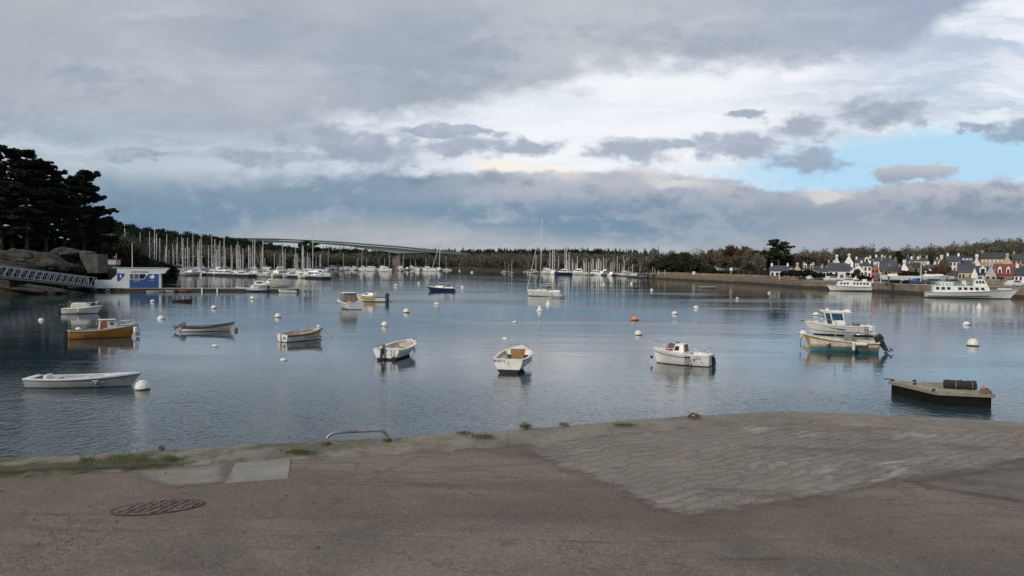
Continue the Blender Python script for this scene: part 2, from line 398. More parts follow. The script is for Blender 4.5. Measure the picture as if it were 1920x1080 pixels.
n3 = t.noise(scaled(t, v, (0.10, 0.28, 1), 0.05), 1.0, 2, 0.5)
calm = t.ss(t.noise(scaled(t, v, (0.05, 0.03, 1), 0.5), 1.0, 3, 0.5), 0.35, 0.6, 0.35, 1.0)
h = t.m('ADD', t.m('MULTIPLY', t.m('MULTIPLY', n1, t.m('MULTIPLY_ADD', near, 0.085, 0.034)), t.m('ADD', t.m('MULTIPLY', amp, calm), 0.16)), t.m('MULTIPLY', t.m('MULTIPLY', n2, t.m('MULTIPLY_ADD', near, 0.055, 0.050)), t.m('ADD', t.m('MULTIPLY', amp, 0.7), 0.16)))
h = t.m('ADD', h, t.m('MULTIPLY', n3, 0.012))
t.l.new(bumpnode(t, h, 1.0), b.inputs['Normal'])
t.put(b.inputs['Base Color'], t.mix(t.ss(patch, 0.35, 0.65), (0.024, 0.050, 0.058), (0.018, 0.042, 0.050)))
b.inputs['IOR'].default_value = 1.7
t.put(b.inputs['Roughness'], t.m('MULTIPLY_ADD', amp, 0.02, 0.02))
g = MB(); S_ = 6000
g.add([(-S_, 8.0, 0), (S_, 8.0, 0), (S_, S_, 0), (-S_, S_, 0)], [(0, 1, 2, 3)])
g.add([(-S_, -S_, 0), (S_, -S_, 0), (S_, 8, 0), (-S_, 8, 0)], [(0, 1, 2, 3)])
tag(g.build('water', wm), None, None, kind='structure')

# quay apron ------------------------------------------------------
am, t, b = custom('worn_asphalt')
v = t.node('ShaderNodeTexCoord').outputs['Object']
a1 = t.noise(v, 0.45, 6, 0.65, 0.3); a2 = t.noise(v, 2.3, 7, 0.7); a3 = t.noise(v, 75, 3, 0.7)
vor = t.node('ShaderNodeTexVoronoi'); vor.inputs['Scale'].default_value = 95; t.l.new(v, vor.inputs['Vector'])
c = t.mix(t.ss(a1, 0.42, 0.60), (0.158, 0.134, 0.110), (0.255, 0.210, 0.165))
c = t.mix(t.ss(t.noise(scaled(t, v, (0.35, 1.1, 1), 0.25), 1, 5, 0.6), 0.5, 0.68, 0, 0.6), c, (0.205, 0.150, 0.112))
c = t.mix(t.ss(a2, 0.56, 0.74, 0, 0.55), c, (0.085, 0.074, 0.062))
c = t.mix(t.ss(t.noise(scaled(t, v, (0.5, 2.6, 1), -0.12), 1, 6, 0.7, 0.5), 0.60, 0.72, 0, 0.6), c, (0.080, 0.067, 0.055))
c = t.mix(t.ss(t.noise(v, 28, 4, 0.75), 0.40, 0.60, 0.30, 0), c, (0.065, 0.048, 0.042))
c = t.mix(t.ss(a3, 0.40, 0.60, 0.32, 0), c, (0.035, 0.032, 0.030))
tr = t.noise(scaled(t, v, (0.16, 1.5, 1), 0.32), 1, 4, 0.5, 0.8); c = t.mix(t.m('MULTIPLY', t.ss(t.m('ABSOLUTE', t.m('SUBTRACT', tr, 0.5)), 0.035, 0.0), t.ss(a1, 0.4, 0.6, 0.1, 0.45)), c, (0.085, 0.074, 0.064))
c = t.mix(t.ss(a3, 0.58, 0.72, 0, 0.6), c, (0.33, 0.29, 0.24))
sv_ = t.node('ShaderNodeTexVoronoi'); sv_.inputs['Scale'].default_value = 9; t.l.new(v, sv_.inputs['Vector'])
c = t.mix(t.ss(sv_.outputs['Distance'], 0.055, 0.03, 0, 0.5), c, (0.34, 0.31, 0.27))
cr = t.node('ShaderNodeTexVoronoi', feature='DISTANCE_TO_EDGE'); cr.inputs['Scale'].default_value = 0.42
wv = t.node('ShaderNodeVectorMath', operation='ADD'); t.l.new(v, wv.inputs[0])
nv = t.noise(v, 2.6, 6, 0.65, col=True); vm = t.node('ShaderNodeVectorMath', operation='SCALE'); t.l.new(nv, vm.inputs[0]); vm.inputs['Scale'].default_value = 0.9
t.l.new(vm.outputs[0], wv.inputs[1]); t.l.new(wv.outputs[0], cr.inputs['Vector'])
crack = t.m('MULTIPLY', t.ss(cr.outputs['Distance'], 0.014, 0.003), t.ss(a1, 0.48, 0.58))
c = t.mix(t.m('MULTIPLY', crack, 0.12), c, (0.03, 0.026, 0.022))
t.put(b.inputs['Base Color'], c); b.inputs['Roughness'].default_value = 0.9; b.inputs['Specular IOR Level'].default_value = 0.2
hh = t.m('ADD', t.m('MULTIPLY', a3, 0.006), t.m('ADD', t.m('MULTIPLY', a2, 0.02), t.m('MULTIPLY', crack, -0.01)))
t.l.new(bumpnode(t, hh, 1.0, 0.8), b.inputs['Normal'])

QE = [(-700, 905), (-200, 878), (0, 866), (170, 857), (340, 848), (600, 832), (780, 823), (950, 812), (1200, 791), (1310, 783), (1480, 775), (1700, 784), (1920, 796), (2300, 818)]
edge = [W(x, y, QZ) for x, y in QE]
def zfun(p):  # gentle crown of the apron so it isn't a perfect sheet
    return QZ+0.012*math.sin(p.x*0.9+0.4)*math.sin(p.y*0.8)
e0 = edge[0]; e1 = edge[-1]
# surface: rows from edge back behind the camera
G = []
NR = 40
fine = []
for i in range(len(edge)-1):
    for k in range(8): fine.append(edge[i].lerp(edge[i+1], k/8))
fine.append(edge[-1])
fine = [Vector((-60, fine[0].y-1.0, QZ))]+fine+[Vector((60, fine[-1].y-12, QZ))]
for r in range(NR+1):
    f_ = r/NR; row = []
    for p in fine:
        y = p.y*(1-f_)+(-25)*f_
        q = Vector((p.x, y, QZ)); 
        if 0 < r: q.z = zfun(q)
        row.append(q)
    G.append(row)
q = MB(); q.smooth = True; q.grid(G)
tag(q.build('quay_apron', am), None, None, kind='structure')
# wall under it, stone coping along it
cm, t, b = custom('coping_concrete')
v = t.node('ShaderNodeTexCoord').outputs['Object']
k1 = t.noise(v, 1.2, 6, 0.65); k2 = t.noise(v, 14, 5, 0.7)
c = t.mix(t.ss(k1, 0.35, 0.65), (0.165, 0.145, 0.118), (0.25, 0.215, 0.175))
c = t.mix(t.ss(k2, 0.5, 0.7, 0, 0.6), c, (0.085, 0.078, 0.055))
spc = t.node('ShaderNodeSeparateXYZ'); t.l.new(v, spc.inputs[0])
c = t.mix(t.m('MULTIPLY', t.ss(t.noise(v, 3.0, 5, 0.7), 0.42, 0.6), t.ss(spc.outputs[0], 1.0, -3.5, 0.18, 0.9)), c, (0.062, 0.070, 0.022))
jn = t.m('ABSOLUTE', t.m('SUBTRACT', t.m('FRACT', t.m('ADD', t.m('DIVIDE', spc.outputs[0], 1.15), t.m('MULTIPLY', k2, 0.05))), 0.5))
c = t.mix(t.ss(jn, 0.488, 0.496, 0, 0.35), c, (0.06, 0.05, 0.036))
t.put(b.inputs['Base Color'], c); b.inputs['Roughness'].default_value = 0.92
t.l.new(bumpnode(t, t.m('ADD', t.m('MULTIPLY', k1, 0.03), t.m('MULTIPLY', k2, 0.012)), 1.0), b.inputs['Normal'])
def inset(pts, d):
    o = []
    for i, p in enumerate(pts):
        a = pts[max(0, i-1)]; bb = pts[min(len(pts)-1, i+1)]; tn = (bb-a).normalized(); n = Vector((tn.y, -tn.x, 0))
        o.append(p+n*d)
    return o
ins = inset(fine, 0.62); outr = inset(fine, -0.05)
G2 = []
for i in range(len(fine)):
    j = 0.02*math.sin(i*1.7)
    nz = 0.004*math.sin(i*0.9)
    G2.append([Vector((outr[i].x, outr[i].y, -1.5)), Vector((outr[i].x, outr[i].y, QZ+0.0)), Vector((outr[i].x, outr[i].y+0.0, QZ+0.018+nz)), Vector((fine[i].x*0.6+ins[i].x*0.4, fine[i].y*0.6+ins[i].y*0.4, QZ+0.028+nz)), Vector((ins[i].x, ins[i].y+j*2, QZ+0.014+nz*0.5)), Vector((ins[i].x, ins[i].y+j*2-0.03, QZ-0.05))])
q = MB(); q.grid(G2)
tag(smoothed(q.build('quay_edge', cm), 30), None, None, kind='structure')

# stone slip paving (irregular sheet)
sm_, t, b = custom('slip_stone')
v = t.node('ShaderNodeTexCoord').outputs['Object']
vr = scaled(t, v, (1, 1, 1), -0.62)
br = t.node('ShaderNodeTexBrick'); t.l.new(t.node('ShaderNodeVectorMath', operation='ADD').outputs[0], br.inputs['Vector'])
wadd = br.inputs['Vector'].links[0].from_node; t.l.new(vr, wadd.inputs[0])
nn = t.noise(v, 1.3, 7, 0.72, col=True); sc = t.node('ShaderNodeVectorMath', operation='SCALE'); t.l.new(nn, sc.inputs[0]); sc.inputs['Scale'].default_value = 0.55; t.l.new(sc.outputs[0], wadd.inputs[1])
br.inputs['Scale'].default_value = 1.0; br.inputs['Brick Width'].default_value = 0.36; br.inputs['Row Height'].default_value = 0.13; br.inputs['Mortar Size'].default_value = 0.022; br.inputs['Mortar Smooth'].default_value = 0.6
br.inputs['Color1'].default_value = (0.215, 0.182, 0.145, 1); br.inputs['Color2'].default_value = (0.285, 0.247, 0.203, 1); br.inputs['Mortar'].default_value = (0.160, 0.135, 0.106, 1)
wear = t.noise(scaled(t, vr, (0.9, 2.2, 1)), 1.0, 7, 0.7, 0.4); wear2 = t.noise(v, 0.7, 5, 0.6); fn = t.noise(v, 40, 4, 0.7)
flat_ = t.mix(t.ss(wear2, 0.35, 0.65), (0.180, 0.152, 0.122), (0.270, 0.232, 0.190))
c = t.mix(t.ss(wear, 0.38, 0.62, 0.03, 0.75), flat_, br.outputs[0])
c = t.mix(t.ss(wear, 0.54, 0.68, 0, 0.8), c, (0.40, 0.36, 0.31))
c = t.mix(t.ss(t.noise(scaled(t, v, (0.8, 2.0, 1), 0.3), 1, 6, 0.7), 0.52, 0.68, 0, 0.75), c, (0.115, 0.096, 0.077))
c = t.mix(t.ss(fn, 0.4, 0.7, 0.2, 0), c, (0.06, 0.05, 0.04))
# worn into the asphalt around its rim
t.put(b.inputs['Base Color'], c); b.inputs['Roughness'].default_value = 0.88
t.l.new(bumpnode(t, t.m('ADD', t.m('MULTIPLY', br.outputs['Fac'], -0.009), t.m('ADD', t.m('MULTIPLY', wear, 0.05), t.m('MULTIPLY', fn, 0.006))), 1.0), b.inputs['Normal'])
SP = [(952, 826), (1060, 818), (1200, 807), (1310, 797), (1470, 785), (1560, 784), (1700, 792), (1920, 804), (2300, 826), (2300, 842), (1920, 866), (1830, 882), (1730, 900), (1640, 912), (1540, 934), (1460, 948), (1380, 960), (1275, 968), (1215, 955), (1180, 930), (1110, 900), (1040, 872), (980, 846)]
def jag(pts, z, amp=0.03, n=10, seed=1):
    rr = random.Random(seed); o = []
    w = [W(x, y, z) for x, y in pts]
    for i in range(len(w)):
        a, bb = w[i], w[(i+1) % len(w)]
        for k in range(n):
            p = a.lerp(bb, k/n); o.append((p.x+rr.uniform(-amp, amp), p.y+rr.uniform(-amp, amp)))
    return o
def sheet(name, pts, m_, z, wear=0.18, seed=1, n=10, cell=0.14):
    poly = [(p.x, p.y) for p in (W(x, y, z) for x, y in pts)]; A = np.array(poly); B = np.roll(A, -1, 0)
    x0_, y0_ = A.min(0)-.5; x1_, y1_ = A.max(0)+.5; nx, ny = int((x1_-x0_)/cell)+1, int((y1_-y0_)/cell)+1
    gx, gy = np.meshgrid(np.linspace(x0_, x1_, nx), np.linspace(y0_, y1_, ny)); Pp = np.stack([gx.ravel(), gy.ravel()], 1)
    d2 = np.full(len(Pp), 1e9); ins_ = np.zeros(len(Pp), bool)
    for a_, b_ in zip(A, B):
        ab = b_-a_; t_ = np.clip(((Pp-a_)@ab)/(ab@ab+1e-9), 0, 1); d2 = np.minimum(d2, np.linalg.norm(Pp-(a_+t_[:, None]*ab), axis=1))
        c_ = ((a_[1] > Pp[:, 1]) != (b_[1] > Pp[:, 1])); xi = (b_[0]-a_[0])*(Pp[:, 1]-a_[1])/(b_[1]-a_[1]+1e-12)+a_[0]; ins_ ^= c_ & (Pp[:, 0] < xi)
    sdist = np.where(ins_, d2, -d2); keep = sdist > -.45; fs = []
    for j in range(ny-1):
        for i in range(nx-1):
            q_ = (j*nx+i, j*nx+i+1, (j+1)*nx+i+1, (j+1)*nx+i)
            if all(keep[k] for k in q_): fs.append(q_)
    used_ = sorted({k for f in fs for k in f}); mp_ = {k: i for i, k in enumerate(used_)}
    me = bpy.data.meshes.new(name); me.from_pydata([(Pp[k, 0], Pp[k, 1], zfun(Vector((Pp[k, 0], Pp[k, 1], 0)))+(z-QZ)) for k in used_], [], [tuple(mp_[k] for k in f) for f in fs])
    at_ = me.attributes.new('rim', 'FLOAT', 'POINT'); at_.data.foreach_set('value', np.array([sdist[k] for k in used_], dtype=np.float32))
    me.materials.append(m_); me.update()
    t = NT(m_.node_tree); pb_ = t.n['Principled BSDF']
    if not pb_.inputs['Alpha'].links:
        an = t.node('ShaderNodeAttribute', attribute_name='rim'); v = t.node('ShaderNodeTexCoord').outputs['Object']
        nz_ = t.m('ADD', t.m('MULTIPLY', t.m('SUBTRACT', t.noise(v, 3.5, 7, .7), .5), wear*4), t.m('MULTIPLY', t.m('SUBTRACT', t.noise(v, .9, 3, .5), .5), wear*2.5))
        t.put(pb_.inputs['Alpha'], t.ss(t.m('ADD', an.outputs['Fac'], nz_), -0.08, 0.08+wear*0.9))
    return link(bpy.data.objects.new(name, me))
tag(sheet('stone_paving', SP, sm_, QZ+0.008, 0.14), None, None, kind='structure')
# darker newer asphalt lane right bottom
dm = mat('asphalt_patch', (0.150, 0.128, 0.105), 0.9, 0.3, 2.5, bump=0.8, bscale=60, c2=(0.088, 0.076, 0.063))
tag(sheet('asphalt_patch', [(1700, 905), (1920, 874), (2400, 850), (2400, 1000), (1920, 945), (1800, 925)], dm, QZ+0.005, 0.05), None, None, kind='structure')
# pale concrete patches
pm_ = mat('concrete_patch', (0.25, 0.24, 0.20), 0.9, 0.22, 2.0, bump=0.4, bscale=30, c2=(0.19, 0.18, 0.15))
tag(sheet('concrete_patch', [(244, 884), (300, 880), (432, 868), (420, 906), (330, 913), (270, 905)], mat('concrete_patch_worn', (0.22, 0.20, 0.17), 0.9, 0.25, 3, c2=(0.165, 0.148, 0.12)), QZ+0.007, 0.06, cell=.07), None, None, kind='structure')
sl = MB(); w = [W(x, y, QZ) for x, y in ((421, 908), (541, 899), (546, 862), (443, 868))]
sl.hexa([Vector((p.x, p.y, QZ-0.05)) for p in w], [Vector((p.x, p.y, QZ+0.014)) for p in w])
o = bevel(sl.build('concrete_slab', pm_), 0.01); tag(o, 'pale grey rectangular concrete slab set in the asphalt by the quay edge', 'slab')
# kerb strip behind coping (old worn strip)
# manhole cover
mm, t, b = custom('cast_iron_rust')
v = t.node('ShaderNodeTexCoord').outputs['Object']
vo = t.node('ShaderNodeTexVoronoi'); vo.inputs['Scale'].default_value = 16; t.l.new(v, vo.inputs['Vector'])
c = t.mix(t.ss(t.noise(v, 6, 5, 0.6), 0.35, 0.65), (0.115, 0.088, 0.078), (0.165, 0.13, 0.112))
c = t.mix(t.ss(vo.outputs['Distance'], 0.1, 0.5, 0, 0.4), c, (0.06, 0.045, 0.04))
t.put(b.inputs['Base Color'], c); b.inputs['Roughness'].default_value = 0.75
t.l.new(bumpnode(t, vo.outputs['Distance'], 0.012), b.inputs['Normal'])
mc = W(297, 955, QZ); ring = []
root = thing('manhole_cover', 'round rusty brown cast iron manhole cover sunk in the asphalt', 'manhole cover', (mc.x, mc.y, QZ+0.0), math.atan2(mc.y, mc.x)+R(88))
d = MB(); d.smooth = False
rx, ry = 0.315, 0.155
d.add([(0, 0, 0.020)]+[(rx*math.cos(a), ry*math.sin(a), 0.018) for a in np.linspace(0, 2*math.pi, 48, endpoint=False)], [(0, i+1, (i+1) % 48+1) for i in range(48)])
for i in range(9):
    for j in range(6):
        x = -0.30+i*0.075+(j % 2)*0.035; y = -0.13+j*0.052
        if (x/rx)**2+(y/ry)**2 < 0.82: d.box((x, y, 0.024), (0.042, 0.03, 0.008), rz=0.5 if j % 2 else -0.5)
d.build('lid', mm, root)
rg = MB(); pts = [(rx*1.03*math.cos(a), ry*1.03*math.sin(a), 0.016) for a in np.linspace(0, 2*math.pi, 48, endpoint=False)]
rg.path(pts, 0.006, 5, closed=True); rg.build('frame', mat('cast_iron_dark', (0.06, 0.048, 0.042), 0.8, 0.4, 8), root)
# ladder hoop
a = W(612, 838, QZ); bq = W(727, 834, QZ)
root = thing('ladder_handrail', 'low bent galvanised tube handrail at the quay edge above the ladder', 'handrail', (a.x, a.y, QZ))
dv = bq-a; L_ = dv.length; root.rotation_euler = (0, 0, math.atan2(dv.y, dv.x)+0.10)
hp = [(0.0, 0, -0.05), (0.0, 0, 0.06)]
for k in range(7):
    an = R(180-k*15); hp.append((0.11+0.11*math.cos(an), 0, 0.06+0.085*math.sin(an)))
for k in range(7):
    an = R(90-k*15); hp.append((L_-0.11+0.11*math.cos(an), 0, 0.062+0.085*math.sin(an)))
hp += [(L_, 0, 0.06), (L_, 0, -0.05)]
hb_ = MB(); hb_.smooth = True; hb_.path(hp, 0.017, 10); hb_.build('tube', mat('galvanised', (0.30, 0.32, 0.33), 0.45, 0.35, 9, metal=0.5, c2=(0.16, 0.12, 0.09)), root)
for i, x in enumerate((0, L_)):
    f_ = MB(); f_.lathe([(0.045, 0.03), (0.045, 0.05), (0.02, 0.056)], (x, 0, 0.0), 12); f_.build('foot_flange', mat('rusty_steel', (0.10, 0.06, 0.04), 0.8, 0.3, 8), root)
# mooring ring with chain scrap on the coping
c0 = W(303, 852, QZ); root = thing('mooring_ring', 'small dark mooring ring with a pale rope end on the coping beside the grass', 'mooring ring', (c0.x, c0.y, QZ+0.05))
rb = MB(); rb.path([(0.024*math.cos(a), 0.012*math.sin(a), 0.012+0.016*math.sin(a)) for a in np.linspace(0, 2*math.pi, 16, endpoint=False)], 0.008, 6, closed=True); rb.build('ring', BLK, root)
rb = MB(); rb.tube((0, 0, -0.01), (0, 0, 0.012), 0.025, 10); rb.build('base', mat('rusty_steel', None), root)
c0 = W(1301, 791, QZ); root = thing('rusted_bracket', 'rusty red brown iron bracket lying on the quay edge', 'bracket', (c0.x, c0.y, QZ+0.055), 0.3)
rb = MB(); rb.path([(-0.08, 0, 0.005), (-0.05, 0.02, 0.02), (0, 0.03, 0.045), (0.04, 0.01, 0.03), (0.09, -0.01, 0.01)], 0.012, 6); rb.build('bar', mat('rust_red', (0.13, 0.05, 0.03), 0.85, 0.35, 12), root)
rb = MB(); rb.box((0.0, 0, 0.004), (0.12, 0.05, 0.012)); rb.build('plate', mat('rust_red', None), root)

# grass verge and weeds -------------------------------------------
gm = mat('grass_green', (0.060, 0.088, 0.020), 0.8, 0.5, 3.0, c2=(0.075, 0.062, 0.022))
def blades(name, spots, m_, seed, hgt=(0.02, 0.07)):
    r = np.random.default_rng(seed); n = len(spots); S = np.array(spots)
    a = r.uniform(0, 2*np.pi, n); hh = r.uniform(*hgt, n)*S[:, 3]; wd = r.uniform(0.002, 0.0045, n); ln = r.uniform(-0.6, 0.6, (n, 2))*hh[:, None]
    p = S[:, :3]; dx = np.stack([np.cos(a)*wd, np.sin(a)*wd, 0*a], 1)
    tip = p+np.stack([ln[:, 0], ln[:, 1], hh], 1)
    vs = np.concatenate([p-dx, p+dx, tip], 1).reshape(-1, 3)
    me = bpy.data.meshes.new(name); me.from_pydata(vs.tolist(), [], np.arange(3*n).reshape(-1, 3).tolist()); me.materials.append(m_)
    return link(bpy.data.objects.new(name, me))
sp_ = []; rr = random.Random(3)
for _ in range(30000):
    px = rr.uniform(-250, 345)
    top = np.interp(px, [-250, 0, 180, 240, 330], [888, 871, 860, 853, 860]); bot = np.interp(px, [-250, 0, 120, 250, 345], [906, 889, 882, 879, 868])
    f_ = rr.random()**0.8
    # dense along the inner kerb line, thin patches nearer the edge
    dens = (0.18+0.82*(f_ > 0.62) if px < 150 else 0.30+0.70*(f_ > 0.2))*(0.55+0.45*math.sin(px*0.09)*math.sin(px*0.031+2))
    if rr.random() > dens: continue
    p = W(px, top+(bot-top)*f_, QZ); sp_.append((p.x, p.y, QZ+0.005, 0.40+0.40*(150 < px < 330)))
tag(blades('grass_verge', sp_, gm, 4), None, None, kind='stuff')
soil = mat('mossy_soil', (0.070, 0.062, 0.030), 0.95, 0.4, 5, c2=(0.05, 0.055, 0.018), bump=0.8, bscale=25)
tag(sheet('soil', [(-260, 905), (-250, 885), (0, 871), (180, 860), (240, 856), (330, 862), (345, 868), (250, 878), (120, 882), (0, 888)], soil, QZ+0.034, 0.08, cell=.08), None, None, kind='structure')
for i, (px, py, w_, n, lab) in enumerate([(560, 856, 34, 500, 'low brownish green weed tuft at the inner edge of the coping left of the handrail'), (905, 826, 26, 320, 'green weed tuft in the joint where the apron meets the stone paving'), (985, 808, 12, 240, 'small round green weed on the coping edge beyond the stone paving corner'), (1170, 804, 24, 260, 'flat olive weed tuft on the coping before the quay corner'), (870, 820, 18, 160, 'thin green weed line on the coping just left of the joint'), (1058, 803, 12, 120, 'tiny dark weed on the coping between the round weed and the olive tuft')]):
    s_ = []
    for _ in range(n):
        x = rr.gauss(0, w_*0.45); p = W(px+x, py+rr.gauss(0, 1.6), QZ); s_.append((p.x, p.y, QZ+0.04, 0.55 if i != 2 else 0.9))
    tag(blades('weed_tuft', s_, gm, 20+i), lab, 'weed', 'weeds growing along the quay edge')
# pebbles and debris
pb = MB()
for _ in range(360):
    px = rr.uniform(-100, 2000); py = rr.uniform(800, 1075)
    if rr.random() < 0.3: px = rr.gauss(330, 160); py = np.interp(px, [0, 600], [880, 848])+rr.uniform(-5, 10)
    if py < np.interp(px, [0, 950, 1480, 1920], [884, 826, 788, 806]): continue
    p = W(px, py, QZ); s_ = rr.uniform(0.003, 0.009)
    pb.lathe([(s_*0.6, -s_), (s_, 0.0), (s_*0.5, s_*0.8)], (p.x, p.y, QZ+0.018), 5)
tag(pb.build('gravel', mat('gravel_mix', (0.17, 0.15, 0.12), 0.9, 0.6, 40, c2=(0.04, 0.035, 0.03))), None, None, kind='stuff')

# land ---------------------------------------------------------------
DS = [(-2500, 40), (-1200, 70), (-500, 112), (-200, 128), (0, 138), (60, 142), (130, 158), (160, 174), (200, 215), (240, 300), (300, 420), (420, 480), (600, 560), (620, 640), (740, 790), (850, 780), (900, 640), (960, 600), (1060, 520), (1150, 450), (1212, 372), (1222, 346), (1300, 303), (1400, 268), (1500, 223), (1600, 204), (1700, 184), (1800, 174), (1920, 164), (2300, 130), (3200, 90)]
DR = [(-2500, 110), (-200, 190), (60, 200), (130, 230), (200, 420), (260, 500), (420, 600), (560, 700), (640, 900), (850, 1000), (960, 900), (1060, 760), (1150, 620), (1230, 480), (1300, 420), (1500, 400), (1700, 390), (1920, 360), (2300, 300), (3200, 250)]
YT = [(-2500, 375), (-200, 380), (60, 392), (130, 408), (200, 417), (260, 423), (300, 430), (360, 437), (420, 443), (480, 450), (520, 456), (560, 463), (700, 464), (860, 463), (960, 463), (1100, 467), (1160, 471), (1230, 482), (1300, 485), (1340, 476), (1420, 472), (1500, 476), (1580, 471), (1700, 471), (1760, 465), (1800, 462), (1850, 457), (1920, 455), (2300, 440), (3200, 440)]
TH = [(-200, 14), (200, 9), (600, 11), (900, 13), (1100, 11), (1250, 9), (3200, 9)]
def ridge(px):
    D = interp(px, DR); return D, CAMZ+(hy(px)-interp(px, YT))/F*D-interp(px, TH)
def ground(px, D):
    Ds = interp(px, DS); Dr, Zr = ridge(px)
    town = px > 1222
    zs = 2.0 if town else 1.2
    Zr = max(Zr, zs+1)
    if D < Ds: return -1.5
    flat_ = 26 if town else (6 if px > 180 else 3)
    if D < Ds+flat_: return zs if (town and D >= Ds+0.5) else -0.6+(zs+0.6)*min(1, (D-Ds)/(flat_ if not town else 2))
    f_ = max(0.0, min(1, (D-Ds-flat_)/(Dr-Ds-flat_)))
    ex = 1.0 if town else (0.55 if px < 180 else 0.85)
    return zs+(Zr-zs)*f_**ex
lm, t, b = custom('hill_ground')
v = t.node('ShaderNodeTexCoord').outputs['Object']
l1 = t.noise(v, 0.06, 6, 0.6); l2 = t.noise(v, 0.5, 6, 0.65)
c = t.mix(t.ss(l1, 0.4, 0.6), (0.040, 0.036, 0.022), (0.060, 0.050, 0.032))
c = t.mix(t.ss(l2, 0.5, 0.7, 0, 0.5), c, (0.10, 0.085, 0.06))
t.put(b.inputs['Base Color'], c); b.inputs['Roughness'].default_value = 1.0; b.inputs['Specular IOR Level'].default_value = 0.1
t.l.new(bumpnode(t, l2, 1.0), b.inputs['Normal'])
pxs = sorted(list(range(-2400, -200, 100))+list(range(-200, 2100, 16))+[1216, 1219, 1222, 1226]+list(range(2100, 3200, 100)))
G = []
for px in pxs:
    Ds = interp(px, DS); Dr, _z = ridge(px); row = []
    fl = 26 if px > 1222 else 6
    Dl = [Ds-12, Ds-0.1, Ds+0.5, Ds+2, Ds+fl*0.5, Ds+fl]+[Ds+fl+(Dr-Ds-fl)*k/14 for k in range(1, 15)]+[Dr*1.15, Dr*1.6, Dr*3.0, Dr*8]
    for D in Dl:
        q = P(px, D); z = ground(px, D)
        if D > Ds+fl: z += 0.35*math.sin(px*0.05+D*0.11)
        if D > Dr*1.02: z = ground(px, Dr)-(2 if D < Dr*2 else 4)
        row.append(Vector((q.x, q.y, z)))
    G.append(row)
q = MB(); q.smooth = True; q.grid(G)
o = q.build('hills', lm); tag(o, None, None, kind='structure')
me = o.data

